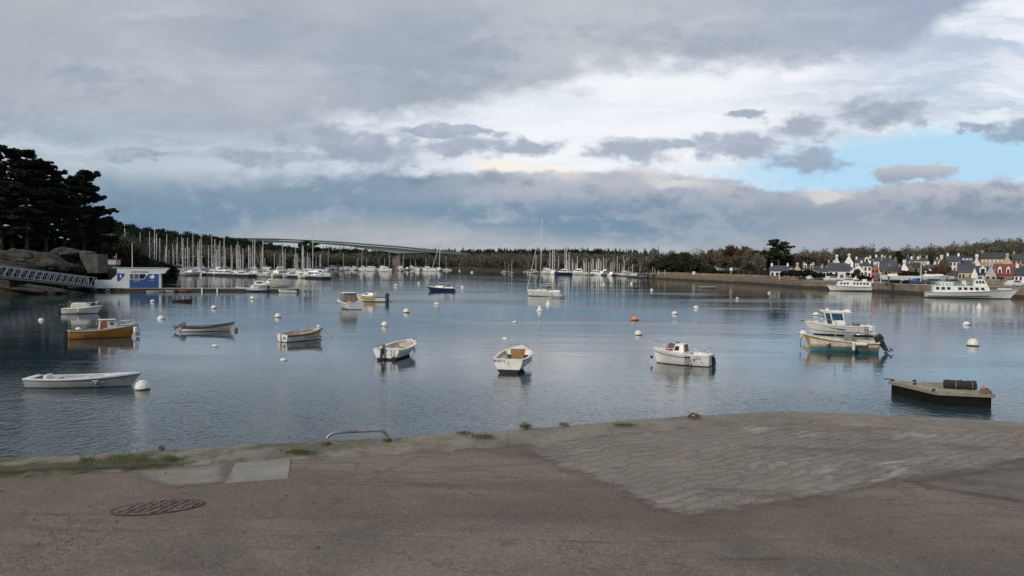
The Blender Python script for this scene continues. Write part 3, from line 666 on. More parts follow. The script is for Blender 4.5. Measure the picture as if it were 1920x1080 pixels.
# ================================================================ BOATS
class Hull:
    def __init__(s, L, B, fs, fb, transom=0.82, p=2.3, draft=0.28, rake=0.35, rocker=0.0, tm=0.42, bil=0.30, bilb=0.85, n=22, m=7, trake=0.06, endb=0.02):
        s.L, s.B, s.fs, s.fb, s.tr, s.p, s.dr, s.rake, s.tm, s.bil, s.bilb, s.n, s.mm, s.trake, s.endb = L, B, fs, fb, transom, p, draft, rake, tm, bil, bilb, n, m, trake, endb
    def half(s, t):
        f_ = s.tr+(1-s.tr)*math.sin(math.pi/2*min(t/s.tm, 1)) if t < s.tm else 1-((t-s.tm)/(1-s.tm))**s.p
        return max(s.endb, s.B/2*f_)
    def sheer(s, t): return s.fs+(s.fb-s.fs)*t**2.2-0.02*math.sin(math.pi*t)
    def pt(s, t, k, side=1, off=0.0, zmin=None):   # k 0 keel .. 1 sheer
        zk = -s.dr*(1-0.9*max(0, (t-0.7)/0.3)**2)
        zs = s.sheer(t); z = zk+(zs-zk)*k
        e = s.bil+(s.bilb-s.bil)*t**1.5
        y = max(0, s.half(t)-off)*(k**e)
        x = -s.L/2+t*s.L-s.rake*(1-k)*t**5+s.trake*(1-k)*(1-t)**6
        return Vector((x, side*y, z))
    def xs(s, t): return -s.L/2+t*s.L
    def outer(s, mats, parent, band=0.06, name='hull', stripe=None):
        b_ = MB(); b_.smooth = True; ks = [0, .12, .28, .42, .54, .66, .78, .9, 1.0]
        # choose rows so one lies exactly on the antifouling line
        G = []
        for i in range(s.n+1):
            t = i/s.n; row = []
            zk = s.pt(t, 0).z; zs = s.sheer(t); kb = min(0.9, max(0.1, (band-zk)/(zs-zk)))
            kk = [0, kb*.35, kb*.7, kb]+[kb+(1-kb)*q for q in (.18, .38, .6, .8, 1.0)]
            row = [s.pt(t, k, -1) for k in reversed(kk)]+[s.pt(t, k, 1) for k in kk[1:]]
            G.append(row)
        nc = len(G[0]); vs = [p for r_ in G for p in r_]; o = len(b_.v); b_.v += [tuple(p) for p in vs]
        for i in range(s.n):
            for j in range(nc-1):
                b_.f.append((o+i*nc+j, o+i*nc+j+1, o+(i+1)*nc+j+1, o+(i+1)*nc+j)); b_.sm.append(True)
                jj = min(j, nc-2-j)      # 0 at sheer strake
                b_.mi.append(1 if jj >= 5 else 0)
        b_.f.append(tuple(o+j for j in list(range(6))+list(range(nc-6, nc)))); b_.sm.append(False); b_.mi.append(0)
        b_.f.append(tuple(o+j for j in range(5, nc-5))); b_.sm.append(False); b_.mi.append(1)
        return smoothed(b_.build(name, mats, parent), 45)
    def liner(s, mats, parent, floor=0.12, th=0.06, t0=0.02, t1=0.93, name='liner', rim=True):
        b_ = MB(); G = []; n = 18
        for i in range(n+1):
            t = t0+(t1-t0)*i/n; zs = s.sheer(t); hb = max(0.015, s.half(t)-th)
            fl = min(floor, zs-0.05); yb = hb*(0.72 if t < .7 else 0.72-0.3*(t-.7)/.3)
            half = [Vector((s.xs(t), hb, zs)), Vector((s.xs(t), hb*0.98, zs*0.6+fl*0.4)), Vector((s.xs(t), hb*0.9, zs*0.25+fl*0.75)), Vector((s.xs(t), yb, fl))]
            G.append([Vector((p.x, -p.y, p.z)) for p in half]+[Vector((s.xs(t), 0, fl))]+[p for p in reversed(half)])
        b_.grid(G); nc = 9
        b_.add(G[0], [tuple(range(nc))]); b_.add(G[-1], [tuple(range(nc))])
        return b_.build(name, mats, parent, recalc=False)
    def gunwale(s, mats, parent, w=0.07, th=0.06, name='gunwale', t1=1.0, dz=0.0, outb=0.02):
        b_ = MB(); n = 26
        for sd_ in (-1, 1):
            G = []
            for i in range(n+1):
                t = t1*i/n; zs = s.sheer(t)+dz; hb = s.half(t)
                x = s.xs(t)
                G.append([Vector((x, sd_*(hb+outb), zs-th)), Vector((x, sd_*(hb+outb), zs+0.012)), Vector((x, sd_*max(0.003, hb-w), zs+0.018)), Vector((x, sd_*max(0.002, hb-w), zs-th*0.6))])
            b_.grid(G)
        hb = s.half(0); z = s.sheer(0)+dz
        b_.box((-s.L/2+w*0.35, 0, z+0.0), (w*1.1, 2*hb-0.01, th*0.7))
        return b_.build(name, mats, parent)
    def strake(s, m_, parent, k=0.86, r=0.02, name='rub_rail', t0=0.0, t1=0.99, z=None):
        for sd_ in (-1, 1):
            b_ = MB(); pts = []
            for i in range(24):
                t = t0+(t1-t0)*i/23; p = s.pt(t, k, sd_); p.y += sd_*r*0.4; pts.append(p)
            b_.path(pts, r, 6); b_.build(name, m_, parent)
    def deck(s, mats, parent, t0, t1=1.0, crown=0.05, name='foredeck', dz=0.0, inset=0.0):
        b_ = MB(); b_.smooth = True; G = []; n = 12
        for i in range(n+1):
            t = t0+(t1-t0)*i/n; hb = max(0.004, s.half(t)-inset); zs = s.sheer(t)+dz
            G.append([Vector((s.xs(t), hb*c_, zs+crown*(1-c_*c_)*min(1, hb*2))) for c_ in (-1, -.6, -.2, .2, .6, 1)])
        b_.grid(G)
        # aft face
        z0 = G[0][0].z-0.25; b_.add(G[0]+[Vector((G[0][-1].x, G[0][-1].y*0.9, z0)), Vector((G[0][0].x, G[0][0].y*0.9, z0))], [tuple(range(8))])
        return b_.build(name, mats, parent, recalc=False)

def outboard(parent, x, z, tilt=0.0, s=1.0, cowl=BLKG, leg=BLKG, y=0.0, stripe=None, name='outboard_motor'):
    o = bpy.data.objects.new(name, None); link(o, parent); o.location = (x, y, z); o.rotation_euler = (0, tilt, 0); o.scale = (s, s, s); o.empty_display_size = .1
    c = MB()
    prof = [(-0.34, 0.02), (-0.30, 0.30), (-0.22, 0.40), (0.02, 0.42), (0.12, 0.34), (0.15, 0.02)]
    c.xprism(prof, -0.14, 0.14); smoothed(bevel(c.build('cowl', cowl, o), 0.05, 3), 60)
    l = MB(); l.xprism([(-0.26, 0.0), (0.08, 0.0), (0.02, -0.45), (-0.04, -0.62), (-0.20, -0.62), (-0.22, -0.4)], -0.05, 0.05)
    l.box((-0.13, 0, -0.47), (0.34, 0.2, 0.02)); l.lathe([(0.015, -0.33), (0.06, -0.25), (0.06, 0.05), (0.02, 0.14)], (-0.06, 0, -0.66), 10, axis='X')
    l.box((0.14, 0, -0.05), (0.1, 0.2, 0.26)); bevel(l.build('leg', leg, o), 0.012)
    p = MB()
    for k in range(3):
        a = k*2.094; p.hexa([(-0.33, 0.02*math.cos(a), -0.66+0.02*math.sin(a)), (-0.36, 0.02*math.cos(a+1), -0.66+0.02*math.sin(a+1)), (-0.39, 0.15*math.cos(a+.5), -0.66+.15*math.sin(a+.5)), (-0.36, 0.15*math.cos(a-.1), -0.66+.15*math.sin(a-.1))],
                         [(-0.34, 0.02*math.cos(a), -0.65+0.02*math.sin(a)), (-0.37, 0.02*math.cos(a+1), -0.65+0.02*math.sin(a+1)), (-0.40, 0.15*math.cos(a+.5), -0.65+.15*math.sin(a+.5)), (-0.37, 0.15*math.cos(a-.1), -0.65+.15*math.sin(a-.1))])
    p.build('propeller', leg, o)
    if stripe:
        q = MB(); q.pane([(-0.32, -0.142, 0.08), (0.14, -0.142, 0.08), (0.11, -0.142, 0.34), (-0.28, -0.142, 0.34)], 0.15, 0.85, 0.45, 0.62, 0.006, 0.008)
        q.pane([(-0.32, -0.142, 0.08), (0.14, -0.142, 0.08), (0.11, -0.142, 0.34), (-0.28, -0.142, 0.34)], 0.1, 0.6, 0.05, 0.18, 0.006, 0.008); q.build('stripe', stripe, o)
    return o
def fender(parent, p, r=0.1, L=0.5, m_=GW2, horiz=False):
    f_ = MB(); f_.smooth = True; prof = [(r*0.3, -L/2), (r*0.9, -L/2+0.05), (r, -L/2+0.12), (r, L/2-0.12), (r*0.9, L/2-0.05), (r*0.3, L/2)]
    f_.lathe(prof, p, 12, axis='X' if horiz else 'Z'); return f_.build('fender', m_, parent)
def rail(parent, pts, r=0.016, name='rail', m_=STEEL, posts=None, z0=None):
    b_ = MB(); b_.smooth = True; b_.path(pts, r, 6)
    if posts:
        for a, c_ in posts: b_.tube(a, c_, r, 6)
    return b_.build(name, m_, parent)
def cabin(parent, base, top, mats, name='cabin', bev=0.03):
    b_ = MB(); b_.hexa([Vector(p) for p in base], [Vector(p) for p in top]); return smoothed(bevel(b_.build(name, mats, parent), bev, 3), 50)
def cab_pts(x0, x1, w0, w1, z, xt0, xt1, wt0, wt1, zt):
    # order: aft-right(-y), fwd-right, fwd-left, aft-left
    base = [(x0, -w0/2, z), (x1, -w1/2, z), (x1, w1/2, z), (x0, w0/2, z)]
    top = [(xt0, -wt0/2, zt), (xt1, -wt1/2, zt), (xt1, wt1/2, zt), (xt0, wt0/2, zt)]
    faces = {'right': [base[0], base[1], top[1], top[0]], 'front': [base[1], base[2], top[2], top[1]], 'left': [base[2], base[3], top[3], top[2]], 'aft': [base[3], base[0], top[0], top[3]]}
    return base, top, faces
def pane(parent, face, u0, u1, v0, v1, m_=GLS, name='window', out=0.014):
    b_ = MB(); b_.pane(face, u0, u1, v0, v1, out, 0.02); return b_.build(name, m_, parent)
def cleat(parent, p):
    b_ = MB(); b_.box((p[0], p[1], p[2]+0.02), (0.03, 0.03, 0.04)); b_.path([(p[0]-0.07, p[1], p[2]+0.045), (p[0], p[1], p[2]+0.04), (p[0]+0.07, p[1], p[2]+0.045)], 0.011, 5); b_.build('cleat', STEEL, parent)
def mooring(parent, a, b_, sag=0.1, r=0.010):
    a = Vector(a); b_ = Vector(b_); q = MB(); q.path([a.lerp(b_, k/8)-Vector((0, 0, sag*4*(k/8)*(1-k/8))) for k in range(9)], r, 5); q.build('mooring_line', ROPE, parent)
def at(px, py): p = W(px, py, 0.0); return (p.x, p.y, 0.0)

# 1 long pale grey open boat --------------------------------------
def long_boat():
    x0, y0, _ = at(143, 729)
    o = thing('open_rowing_boat', 'long pale grey open boat with low sides lying nearest the shore on the left', 'boat', (x0, y0+0.85, 0), R(5))
    H = Hull(5.35, 1.75, 0.46, 0.68, transom=0.72, p=2.2, draft=0.3, rake=0.5)
    H.outer([GREYP, AFB], o, 0.03); H.liner(GREYP, o, 0.14, 0.09, t1=0.72); H.gunwale(mat('gunwale_light', (0.62, 0.62, 0.60), 0.5, 0.1), o, 0.11, 0.05)
    H.deck(mat('gunwale_light', None), o, 0.70, crown=0.06, dz=0.02); H.strake(GREYD, o, 0.90, 0.022)
    for x in (-1.55, -0.15, 0.75):
        b_ = MB(); b_.box((x, 0, 0.36), (0.26, 1.48, 0.035)); b_.box((x, 0, 0.24), (0.04, 1.3, 0.2)); bevel(b_.build('thwart', mat('gunwale_light', None), o), 0.008)
    b_ = MB(); b_.hexa([(-2.0, -.3, 0.15), (-1.75, -.3, .15), (-1.75, .3, .15), (-2.0, .3, .15)], [(-1.85, -.28, .60), (-1.68, -.28, .60), (-1.68, .28, .60), (-1.85, .28, .60)]); bevel(b_.build('stern_locker', mat('gunwale_light', None), o), 0.02)
    b_ = MB(); b_.box((-2.45, 0, 0.47), (0.30, 1.25, 0.04)); b_.build('stern_deck', mat('gunwale_light', None), o)
    cleat(o, (2.2, 0, 0.68)); cleat(o, (-2.4, 0.35, 0.5))
    b_ = MB(); b_.box((0.9, -0.905, 0.22), (0.10, 0.02, 0.07)); b_.box((0.95, -0.905, 0.27), (0.04, 0.02, 0.05)); b_.build('badge', BLKG, o)
    mooring(o, (2.62, 0, 0.62), (3.15, -0.1, 0.35), 0.05)
long_boat()

# 2 cuddy with cream cover ----------------------------------------
def cuddy():
    x0, y0, _ = at(147, 589)
    o = thing('small_motor_boat', 'small white motor boat with cream cockpit cover in the dark water at left', 'boat', (x0, y0+0.9, 0), R(20))
    H = Hull(4.2, 1.8, 0.62, 0.95, transom=0.85, rake=0.6)
    H.outer([GW, AFB], o, 0.06); H.deck(GW, o, 0.0, crown=0.06, name='deck'); H.strake(GREYD, o, 0.93, 0.02)
    ba, tp, f_ = cab_pts(-1.2, 1.0, 1.3, 1.0, 0.66, -1.05, 0.45, 1.15, 0.8, 1.28)
    c_ = cabin(o, ba, tp, CANW, 'cockpit_cover', 0.12)
    ba, tp, f_ = cab_pts(-1.9, -1.3, 0.9, 1.2, 0.66, -1.8, -1.3, 0.8, 1.1, 1.3)
    b_ = MB(); b_.path([(-1.35, -0.62, 0.7), (-1.3, -0.6, 1.42), (-1.3, 0.6, 1.42), (-1.35, 0.62, 0.7)], 0.02, 6); b_.build('arch', STEEL, o)
    z = 1.45
    rail(o, [(0.7, -0.6, 1.25), (1.5, -0.45, 1.38), (2.15, 0, 1.48), (1.5, 0.45, 1.38), (0.7, 0.6, 1.25)], posts=[((0.7, -0.6, 1.25), (0.7, -0.6, .75)), ((0.7, 0.6, 1.25), (0.7, 0.6, .75)), ((1.5, -0.45, 1.38), (1.5, -0.42, .85)), ((1.5, 0.45, 1.38), (1.5, 0.42, .85)), ((2.12, 0, 1.45), (2.0, 0, .95))])
    outboard(o, -2.1, 0.72, R(12), 1.0)
    fender(o, (-0.3, -0.98, 0.42), 0.08, 0.4); mooring(o, (2.05, 0, .9), (3.6, .2, -.05), .12)
cuddy()

# 3 orange boat ----------------------------------------------------
def orange_boat():
    x0, y0, _ = at(184, 635)
    o = thing('cabin_boat', 'orange hulled cabin boat with white cuddy and brown door', 'boat', (x0, y0+0.75, 0), R(31))
    H = Hull(4.9, 1.95, 0.66, 0.98, transom=0.80, rake=0.4, p=2.5)
    H.outer([ORG, AFB], o, 0.04); H.liner(GREYP, o, 0.26, 0.10, t1=0.52, name='cockpit_liner'); H.gunwale(GREYP, o, 0.13, 0.04); H.deck(GREYP, o, 0.50, crown=0.07, dz=0.03)
    H.strake(BLK, o, 0.95, 0.025)
    ba, tp, f_ = cab_pts(-0.35, 1.15, 1.05, 0.7, 0.70, -0.25, 0.85, 0.90, 0.6, 1.42)
    cabin(o, ba, tp, GW2, 'cabin', 0.06)
    pane(o, f_['aft'], 0.18, 0.80, 0.06, 0.9, WOOD, 'door'); pane(o, f_['right'], 0.06, 0.44, 0.04, 0.92, mat('door_orange', (.30, .10, .04), .5, .2), 'door'); pane(o, f_['right'], 0.62, 0.82, 0.45, 0.75); pane(o, f_['left'], 0.3, 0.75, 0.45, 0.8)
    b_ = MB(); b_.box((0.28, 0, 1.46), (1.28, 0.98, 0.05)); bevel(b_.build('roof', GW2, o), 0.02)
    for x in (-1.9, -0.8):
        b_ = MB(); b_.box((x, 0, 0.5), (0.3, 1.5, 0.04)); b_.build('thwart', WOODG, o)
    rail(o, [(1.0, -0.72, 1.25), (1.7, -0.5, 1.32), (2.3, 0, 1.40), (1.7, 0.5, 1.32), (1.0, 0.72, 1.25)], posts=[((1.0, -.72, 1.25), (1.0, -.72, .8)), ((1.0, .72, 1.25), (1.0, .72, .8)), ((1.7, -.5, 1.32), (1.7, -.48, .85)), ((1.7, .5, 1.32), (1.7, .48, .85)), ((2.3, 0, 1.4), (2.2, 0, .95))])
    b_ = MB(); b_.tube((1.2, 0.1, 0.98), (2.5, 0.0, 1.15), 0.035, 8); b_.tube((1.25, -0.25, 1.0), (2.0, -0.2, 1.05), 0.07, 8); b_.build('furled_sail', CANW, o)
    b_ = MB(); b_.box((2.42, 0, 0.99), (0.35, 0.12, 0.10)); b_.path([(2.5, 0, 1.0), (2.62, 0.03, 0.6), (2.72, 0, 0.1)], 0.03, 6); b_.build('bow_roller', GREYD, o)
    fender(o, (2.3, -0.42, 0.55), 0.13, 0.62, GW); fender(o, (2.55, 0.2, 0.25), 0.12, 0.4, GW2)
    pane(o, [(-2.36, .75, .1), (-2.36, -.75, .1), (-2.38, -.75, .6), (-2.38, .75, .6)], 0.46, 0.54, 0.0, 1.1, GREYD, 'rudder_plate')
orange_boat()

# 4 low white boat with dark gunwale and tilted motor ------------------
def low_boat():
    x0, y0, _ = at(386, 622)
    o = thing('open_motor_boat', 'narrow white open boat with dark gunwales and a tilted blue grey outboard', 'boat', (x0, y0+0.6, 0), R(14))
    H = Hull(4.35, 1.5, 0.42, 0.80, transom=0.66, rake=0.35, p=2.0)
    H.outer([GW, AFR], o, 0.05); H.liner(LIN, o, 0.14, 0.07, t1=0.9); H.gunwale(mat('gunwale_brown', (.05, .025, .02), .5), o, 0.08, 0.09)
    H.strake(BLK, o, 0.80, 0.02)
    for x in (-1.2, 0.0, 1.0):
        b_ = MB(); b_.box((x, 0, 0.34), (0.24, 1.25 if x < .9 else .9, 0.035)); b_.build('thwart', GW2, o)
    H.deck(WOODG, o, 0.86, crown=0.02)
    outboard(o, -2.2, 0.50, R(62), 0.95, MGREY, GREYD)
    b_ = MB(); b_.box((-1.7, 0.2, 0.3), (0.4, 0.28, 0.2)); bevel(b_.build('fuel_tank', RED, o), 0.03)
    b_ = MB(); b_.tube((2.12, 0, 0.4), (2.2, 0, 1.12), 0.025, 6); b_.build('stem_post', MAROON, o)
    b_ = MB(); b_.smooth = True; b_.lathe([(0.05, -.15), (.17, -.08), (.19, .02), (.12, .14), (.03, .18)], (2.35, -0.25, 0.16), 12); b_.build('fender', mat('float_brown', (0.16, 0.10, 0.06), 0.8, 0.3), o)
    b_ = MB(); b_.smooth = True; b_.lathe([(0.03, -.1), (.09, -.05), (.10, .02), (.05, .1)], (-2.35, 0.1, 0.10), 10); b_.build('fender', BUOYO, o)
low_boat()

# 5 white boat with maroon rail and digits on transom ------------------
def digit_boat():
    x0, y0, _ = at(560, 641)
    o = thing('clinker_boat', 'white open boat with maroon rub rail and black number 41 on its transom', 'boat', (x0, y0+1.2, 0), R(52))
    H = Hull(3.9, 1.75, 0.62, 0.98, transom=0.80, rake=0.3, p=2.1)
    H.outer([GW, AFR], o, 0.05); H.liner(LIN, o, 0.18, 0.08, t1=0.9); H.gunwale(LIN, o, 0.09, 0.05); H.strake(mat('rail_maroon', (.20, .03, .025), .5), o, 0.86, 0.055)
    for x in (-1.0, 0.1, 0.95):
        b_ = MB(); b_.box((x, 0, 0.48), (0.28, 1.4 if x < .9 else 1.0, 0.04)); b_.build('thwart', WOOD, o)
    H.deck(LIN, o, 0.84, crown=0.02)
    b_ = MB(); b_.box((-1.55, 0, 0.52), (0.45, 1.35, 0.04)); b_.build('stern_seat', WOOD, o)
    b_ = MB(); b_.tube((-1.5, .1, 0.62), (-0.1, 0.35, 0.86), 0.022, 6); b_.build('tiller', BLK, o)
    b_ = MB(); b_.box((-2.02, 0.12, 0.28), (0.10, 0.09, 0.78)); b_.build('rudder', GW2, o)
    text_mesh('41', 0.40, BLKG, 'number', o, (-1.998, -0.36, 0.30), (R(90), 0, R(-90)), 0.006)
    for x, h_ in ((-0.6, 0.4), (0.6, 0.55), (1.85, 0.65)):
        b_ = MB(); b_.tube((x, 0.55 if x < 1 else 0.0, 0.68), (x+0.06, 0.55 if x < 1 else 0, 0.72+h_), 0.014, 6); b_.build('rod_holder', STEEL, o)
    b_ = MB(); b_.smooth = True; b_.lathe([(0.04, -.1), (.11, -.05), (.12, .03), (.05, .12)], (1.55, 0.0, 1.05), 10); b_.build('fender', GW, o)
    b_ = MB(); b_.path([(-0.9, .1, .5), (-.3, -.2, .55), (.2, .1, .56), (.8, -.1, .6)], 0.03, 6); b_.build('coiled_rope', ROPE, o)
    f_ = MB(); f_.smooth = True; f_.lathe([(0.04, -.12), (.14, -.05), (.14, .05), (.04, .14)], (1.9, 0.25, 0.15), 10); f_.build('fender', BUOYO, o); mooring(o, (1.9, 0, .9), (3.4, .3, -.05), .1)
digit_boat()

# 6 white cabin boat, grey canopy, stern to us -------------------------
def canopy_boat():
    x0, y0, _ = at(652, 580)
    o = thing('cabin_boat', 'white cabin boat with a rounded grey canopy and brown door seen from astern', 'boat', (x0-.35, y0+1.9, 0), R(120))
    H = Hull(6.0, 2.75, 0.95, 1.25, transom=0.88, rake=0.6, draft=.3)
    H.outer([GW, AFBL], o, 0.08); H.liner(GW, o, 0.55, 0.12, t1=0.40, name='cockpit_liner'); H.gunwale(GW, o, 0.14, 0.06); H.deck(GW, o, 0.40, crown=0.07, dz=0.02)
    H.strake(GREYD, o, 0.78, 0.02)
    ba, tp, f_ = cab_pts(-0.6, 1.7, 1.9, 1.3, 0.95, -0.7, 0.9, 1.6, 1.2, 1.75)
    cabin(o, ba, tp, GW, 'cabin', 0.08); pane(o, f_['aft'], 0.12, 0.45, -0.35, 0.8, PLY, 'door'); pane(o, f_['aft'], 0.55, 0.85, 0.3, 0.8, PLY, 'window'); pane(o, f_['right'], 0.2, 0.8, 0.4, 0.8); pane(o, f_['left'], 0.2, 0.8, 0.4, 0.8)
    ba, tp, f2 = cab_pts(-1.0, 0.95, 2.15, 2.0, 1.0, -.85, .45, 1.75, 1.6, 2.12)
    c_ = cabin(o, ba, tp, CANV, 'canopy', .10)
    b_ = MB(); b_.hexa([(-1.05, -.95, 2.08), (.6, -.85, 2.08), (.6, .85, 2.08), (-1.05, .95, 2.08)], [(-.95, -.75, 2.22), (.45, -.7, 2.2), (.45, .7, 2.2), (-.95, .75, 2.22)]); bevel(b_.build('canopy_top', GW2, o), .05)
    pane(o, f2['aft'], .16, .48, -.35, .42, PLY, 'door', .03); pane(o, f2['aft'], .56, .84, .1, .42, PLY, 'window', .03)
    for y in (-.55, .6): b_ = MB(); b_.box((-2.45, y, 1.0), (.3, .25, .14)); bevel(b_.build('stern_cushion', GW2, o), .03)
    b_ = MB(); b_.box((-2.83, 0.25, 0.45), (0.04, 0.03, 0.5)); b_.box((-2.83, 0.5, 0.45), (0.04, 0.03, 0.5)); b_.box((-2.84, 0.375, 0.3), (0.04, 0.26, 0.03)); b_.box((-2.84, 0.375, 0.5), (0.04, 0.26, 0.03)); b_.build('ladder', STEEL, o)
    rail(o, [(0.6, -1.1, 1.75), (1.9, -.75, 1.85), (2.7, 0, 1.95), (1.9, .75, 1.85), (0.6, 1.1, 1.75)], posts=[((0.6, -1.1, 1.75), (0.6, -1.1, 1.1)), ((0.6, 1.1, 1.75), (0.6, 1.1, 1.1)), ((2.7, 0, 1.95), (2.55, 0, 1.2))])
canopy_boat()

# 7 yellow and white launch --------------------------------------------
def yellow_boat():
    x0, y0, _ = at(694, 566)
    o = thing('motor_launch', 'white motor launch with a yellow hull band and big black outboard, behind the canopied boat', 'boat', (x0, y0+0.9, 0), R(168))
    H = Hull(5.2, 2.1, 0.72, 1.15, transom=0.85, rake=0.7)
    H.outer([GW, AFB], o, 0.10); H.deck(GW, o, 0.34, crown=0.08, dz=0.02); H.liner(GREYD, o, 0.35, 0.1, t1=0.34, name='cockpit_liner'); H.gunwale(GREYD, o, 0.12, 0.06)
    for sd_ in (-1, 1):
        b_ = MB(); G = []
        for i in range(13):
            t = 0.30+0.52*i/12; G.append([H.pt(t, .52, sd_)+Vector((0, sd_*.012, 0)), H.pt(t, .70, sd_)+Vector((0, sd_*.014, 0)), H.pt(t, .86, sd_)+Vector((0, sd_*.012, 0))])
        b_.grid(G); b_.build('hull_band', YEL, o)
        b_ = MB()
        for i, t in enumerate((.36, .41, .46, .53, .58, .64, .69)):
            p = H.pt(t, .69, sd_)+Vector((0, sd_*.03, 0)); b_.box(p, (0.05 if i % 3 else .11, 0.02, 0.16), rz=-sd_*0.1*(t-.3)/.3, ry=0.25*(i % 2))
        b_.build('hull_marking', mat('marking_brown', (0.22, 0.12, 0.03), 0.6), o)
    ba, tp, f_ = cab_pts(-0.7, 1.6, 1.6, 1.1, 0.92, -0.55, 0.7, 1.35, 1.0, 1.42)
    cabin(o, ba, tp, GW, 'cabin', 0.08); pane(o, f_['left'], 0.12, 0.5, 0.35, 0.8); pane(o, f_['right'], 0.12, 0.5, 0.35, 0.8); pane(o, f_['front'], .1, .9, .4, .85)
    for x in (-0.4, -0.1, 0.25): b_ = MB(); b_.box((x, 0.1, 1.52), (0.14, 0.35, 0.2)); bevel(b_.build('seat_back', GREYD, o), .03)
    outboard(o, -2.62, 0.85, R(5), 1.35)
    b_ = MB(); b_.tube((-2.2, 0.3, 0.8), (-2.25, 0.3, 2.1), 0.012, 6); b_.build('aerial', BLK, o)
yellow_boat()

# 8 white open boat with outboard, transom to us ------------------------
def open8():
    x0, y0, _ = at(736, 675)
    o = thing('open_motor_boat', 'white open motor boat with rounded bow and black outboard on its transom facing the shore', 'boat', (x0+0.1, y0+2.1, 0.06), R(77))
    H = Hull(4.5, 2.0, 0.62, 0.88, transom=0.88, rake=0.3, p=3.0, endb=0.10)
    H.outer([GW, AFB], o, 0.07); H.liner(LIN, o, 0.2, 0.13, t1=0.93); H.gunwale(GW, o, 0.17, 0.06, outb=0.04); H.strake(GW2, o, 0.84, 0.035)
    b_ = MB(); b_.box((-0.9, 0, 0.40), (0.4, 1.5, 0.36)); bevel(b_.build('bench', LIN, o), .03)
    b_ = MB(); b_.box((0.5, 0, 0.38), (0.3, 1.5, 0.05)); b_.build('thwart', LIN, o)
    H.deck(LIN, o, 0.80, 0.97, crown=0.02, dz=-0.10, inset=.14, name='bow_locker')
    outboard(o, -2.30, 0.58, R(14), 1.0, MGREY, BLKG, y=0.22)
    b_ = MB(); b_.box((-2.24, -0.50, .30), (0.05, 0.5, 0.02)); b_.tube((-2.28, -.35, .18), (-2.28, -.35, .62), .014, 6); b_.tube((-2.28, -.55, .18), (-2.28, -.55, .62), .014, 6); b_.tube((-2.28, -.35, .45), (-2.28, -.55, .45), .012, 6); b_.build('ladder', STEEL, o)
    b_ = MB(); b_.path([(-2.0, .72, .66), (-2.0, .72, .78), (-1.6, .78, .78), (-1.6, .78, .66)], .02, 6); b_.build('stern_handle', GREYD, o)
    rail(o, [(1.3, -.72, .78), (1.4, -.68, 1.0), (2.0, -.40, 1.06), (2.05, -.36, .86)], name='bow_rail'); rail(o, [(1.3, .72, .78), (1.4, .68, 1.0), (2.0, .40, 1.06), (2.05, .36, .86)], name='bow_rail')
    b_ = MB(); b_.path([(-1.9, .2, .62), (-1.6, .3, .7), (-1.4, .45, .45), (-1.5, .6, .3)], .02, 6); b_.build('fuel_hose', BLK, o)
    b_ = MB(); b_.box((-2.285, -0.55, .14), (0.012, 0.34, 0.10)); b_.build('stain_plate', mat('rust_red', None), o); mooring(o, (2.2, 0, .85), (4.0, .3, -.05), .12); fender(o, (.3, -1.0, .4), .07, .4)
open8()

# 9 white boat with brown bulkhead, transom to us ------------------------
def open9():
    x0, y0, _ = at(962, 700)
    o = thing('open_motor_boat', 'cream white boat with a brown plywood bulkhead inside, transom square to the shore', 'boat', (x0+0.12, y0+2.0, 0.10), R(79))
    H = Hull(4.3, 2.02, 0.72, 1.10, transom=0.84, rake=0.3, p=2.4)
    H.outer([GW, AFB], o, 0.12); H.liner(LIN, o, 0.22, 0.10, t1=0.82); H.gunwale(GW, o, 0.10, 0.06); H.strake(AFBL, o, 0.90, 0.028)
    H.deck(GW, o, 0.70, crown=0.08, dz=0.02)
    x = H.xs(0.70)-0.03; hb = H.half(.70)-.1
    b_ = MB(); b_.hexa([(x, -hb*.45, .24), (x+.02, -hb*.45, .24), (x+.02, hb*.5, .24), (x, hb*.5, .24)], [(x, -hb*.62, 1.0), (x+.02, -hb*.62, 1.0), (x+.02, hb*.62, 1.0), (x, hb*.62, 1.0)]); b_.build('bulkhead', PLY, o)
    b_ = MB(); b_.box((-1.35, 0.25, 0.42), (0.55, 1.0, 0.36)); bevel(b_.build('stern_bench', LIN, o), .04)
    for sd_ in (-1, 1):
        b_ = MB(); b_.box((-0.1, sd_*.72, 0.40), (2.2, .26, .32)); bevel(b_.build('side_bench', LIN, o), .03)
    rail(o, [(H.xs(.72), -.62, .98), (H.xs(.74), -.6, 1.16), (H.xs(.9), 0, 1.22), (H.xs(.74), .6, 1.16), (H.xs(.72), .62, .98)], .018, 'bow_rail', WOOD)
    text_mesh('BR 85116', 0.17, BLKG, 'registration', o, (-2.155, 0.50, 0.60), (R(90), 0, R(-90)), 0.005)
    b_ = MB(); b_.box((-2.155, -.02, .50), (.012, .05, .08)); b_.build('drain_cover', GREYD, o)
    cleat(o, (-2.0, .78, .73)); cleat(o, (-2.0, -.78, .73))
    b_ = MB(); b_.box((-1.1, -.45, 0.30), (0.5, .08, .12), rz=.3); b_.build('paddle', WOOD, o); mooring(o, (2.1, 0, 1.05), (3.9, -.4, -.05), .12)
open9()

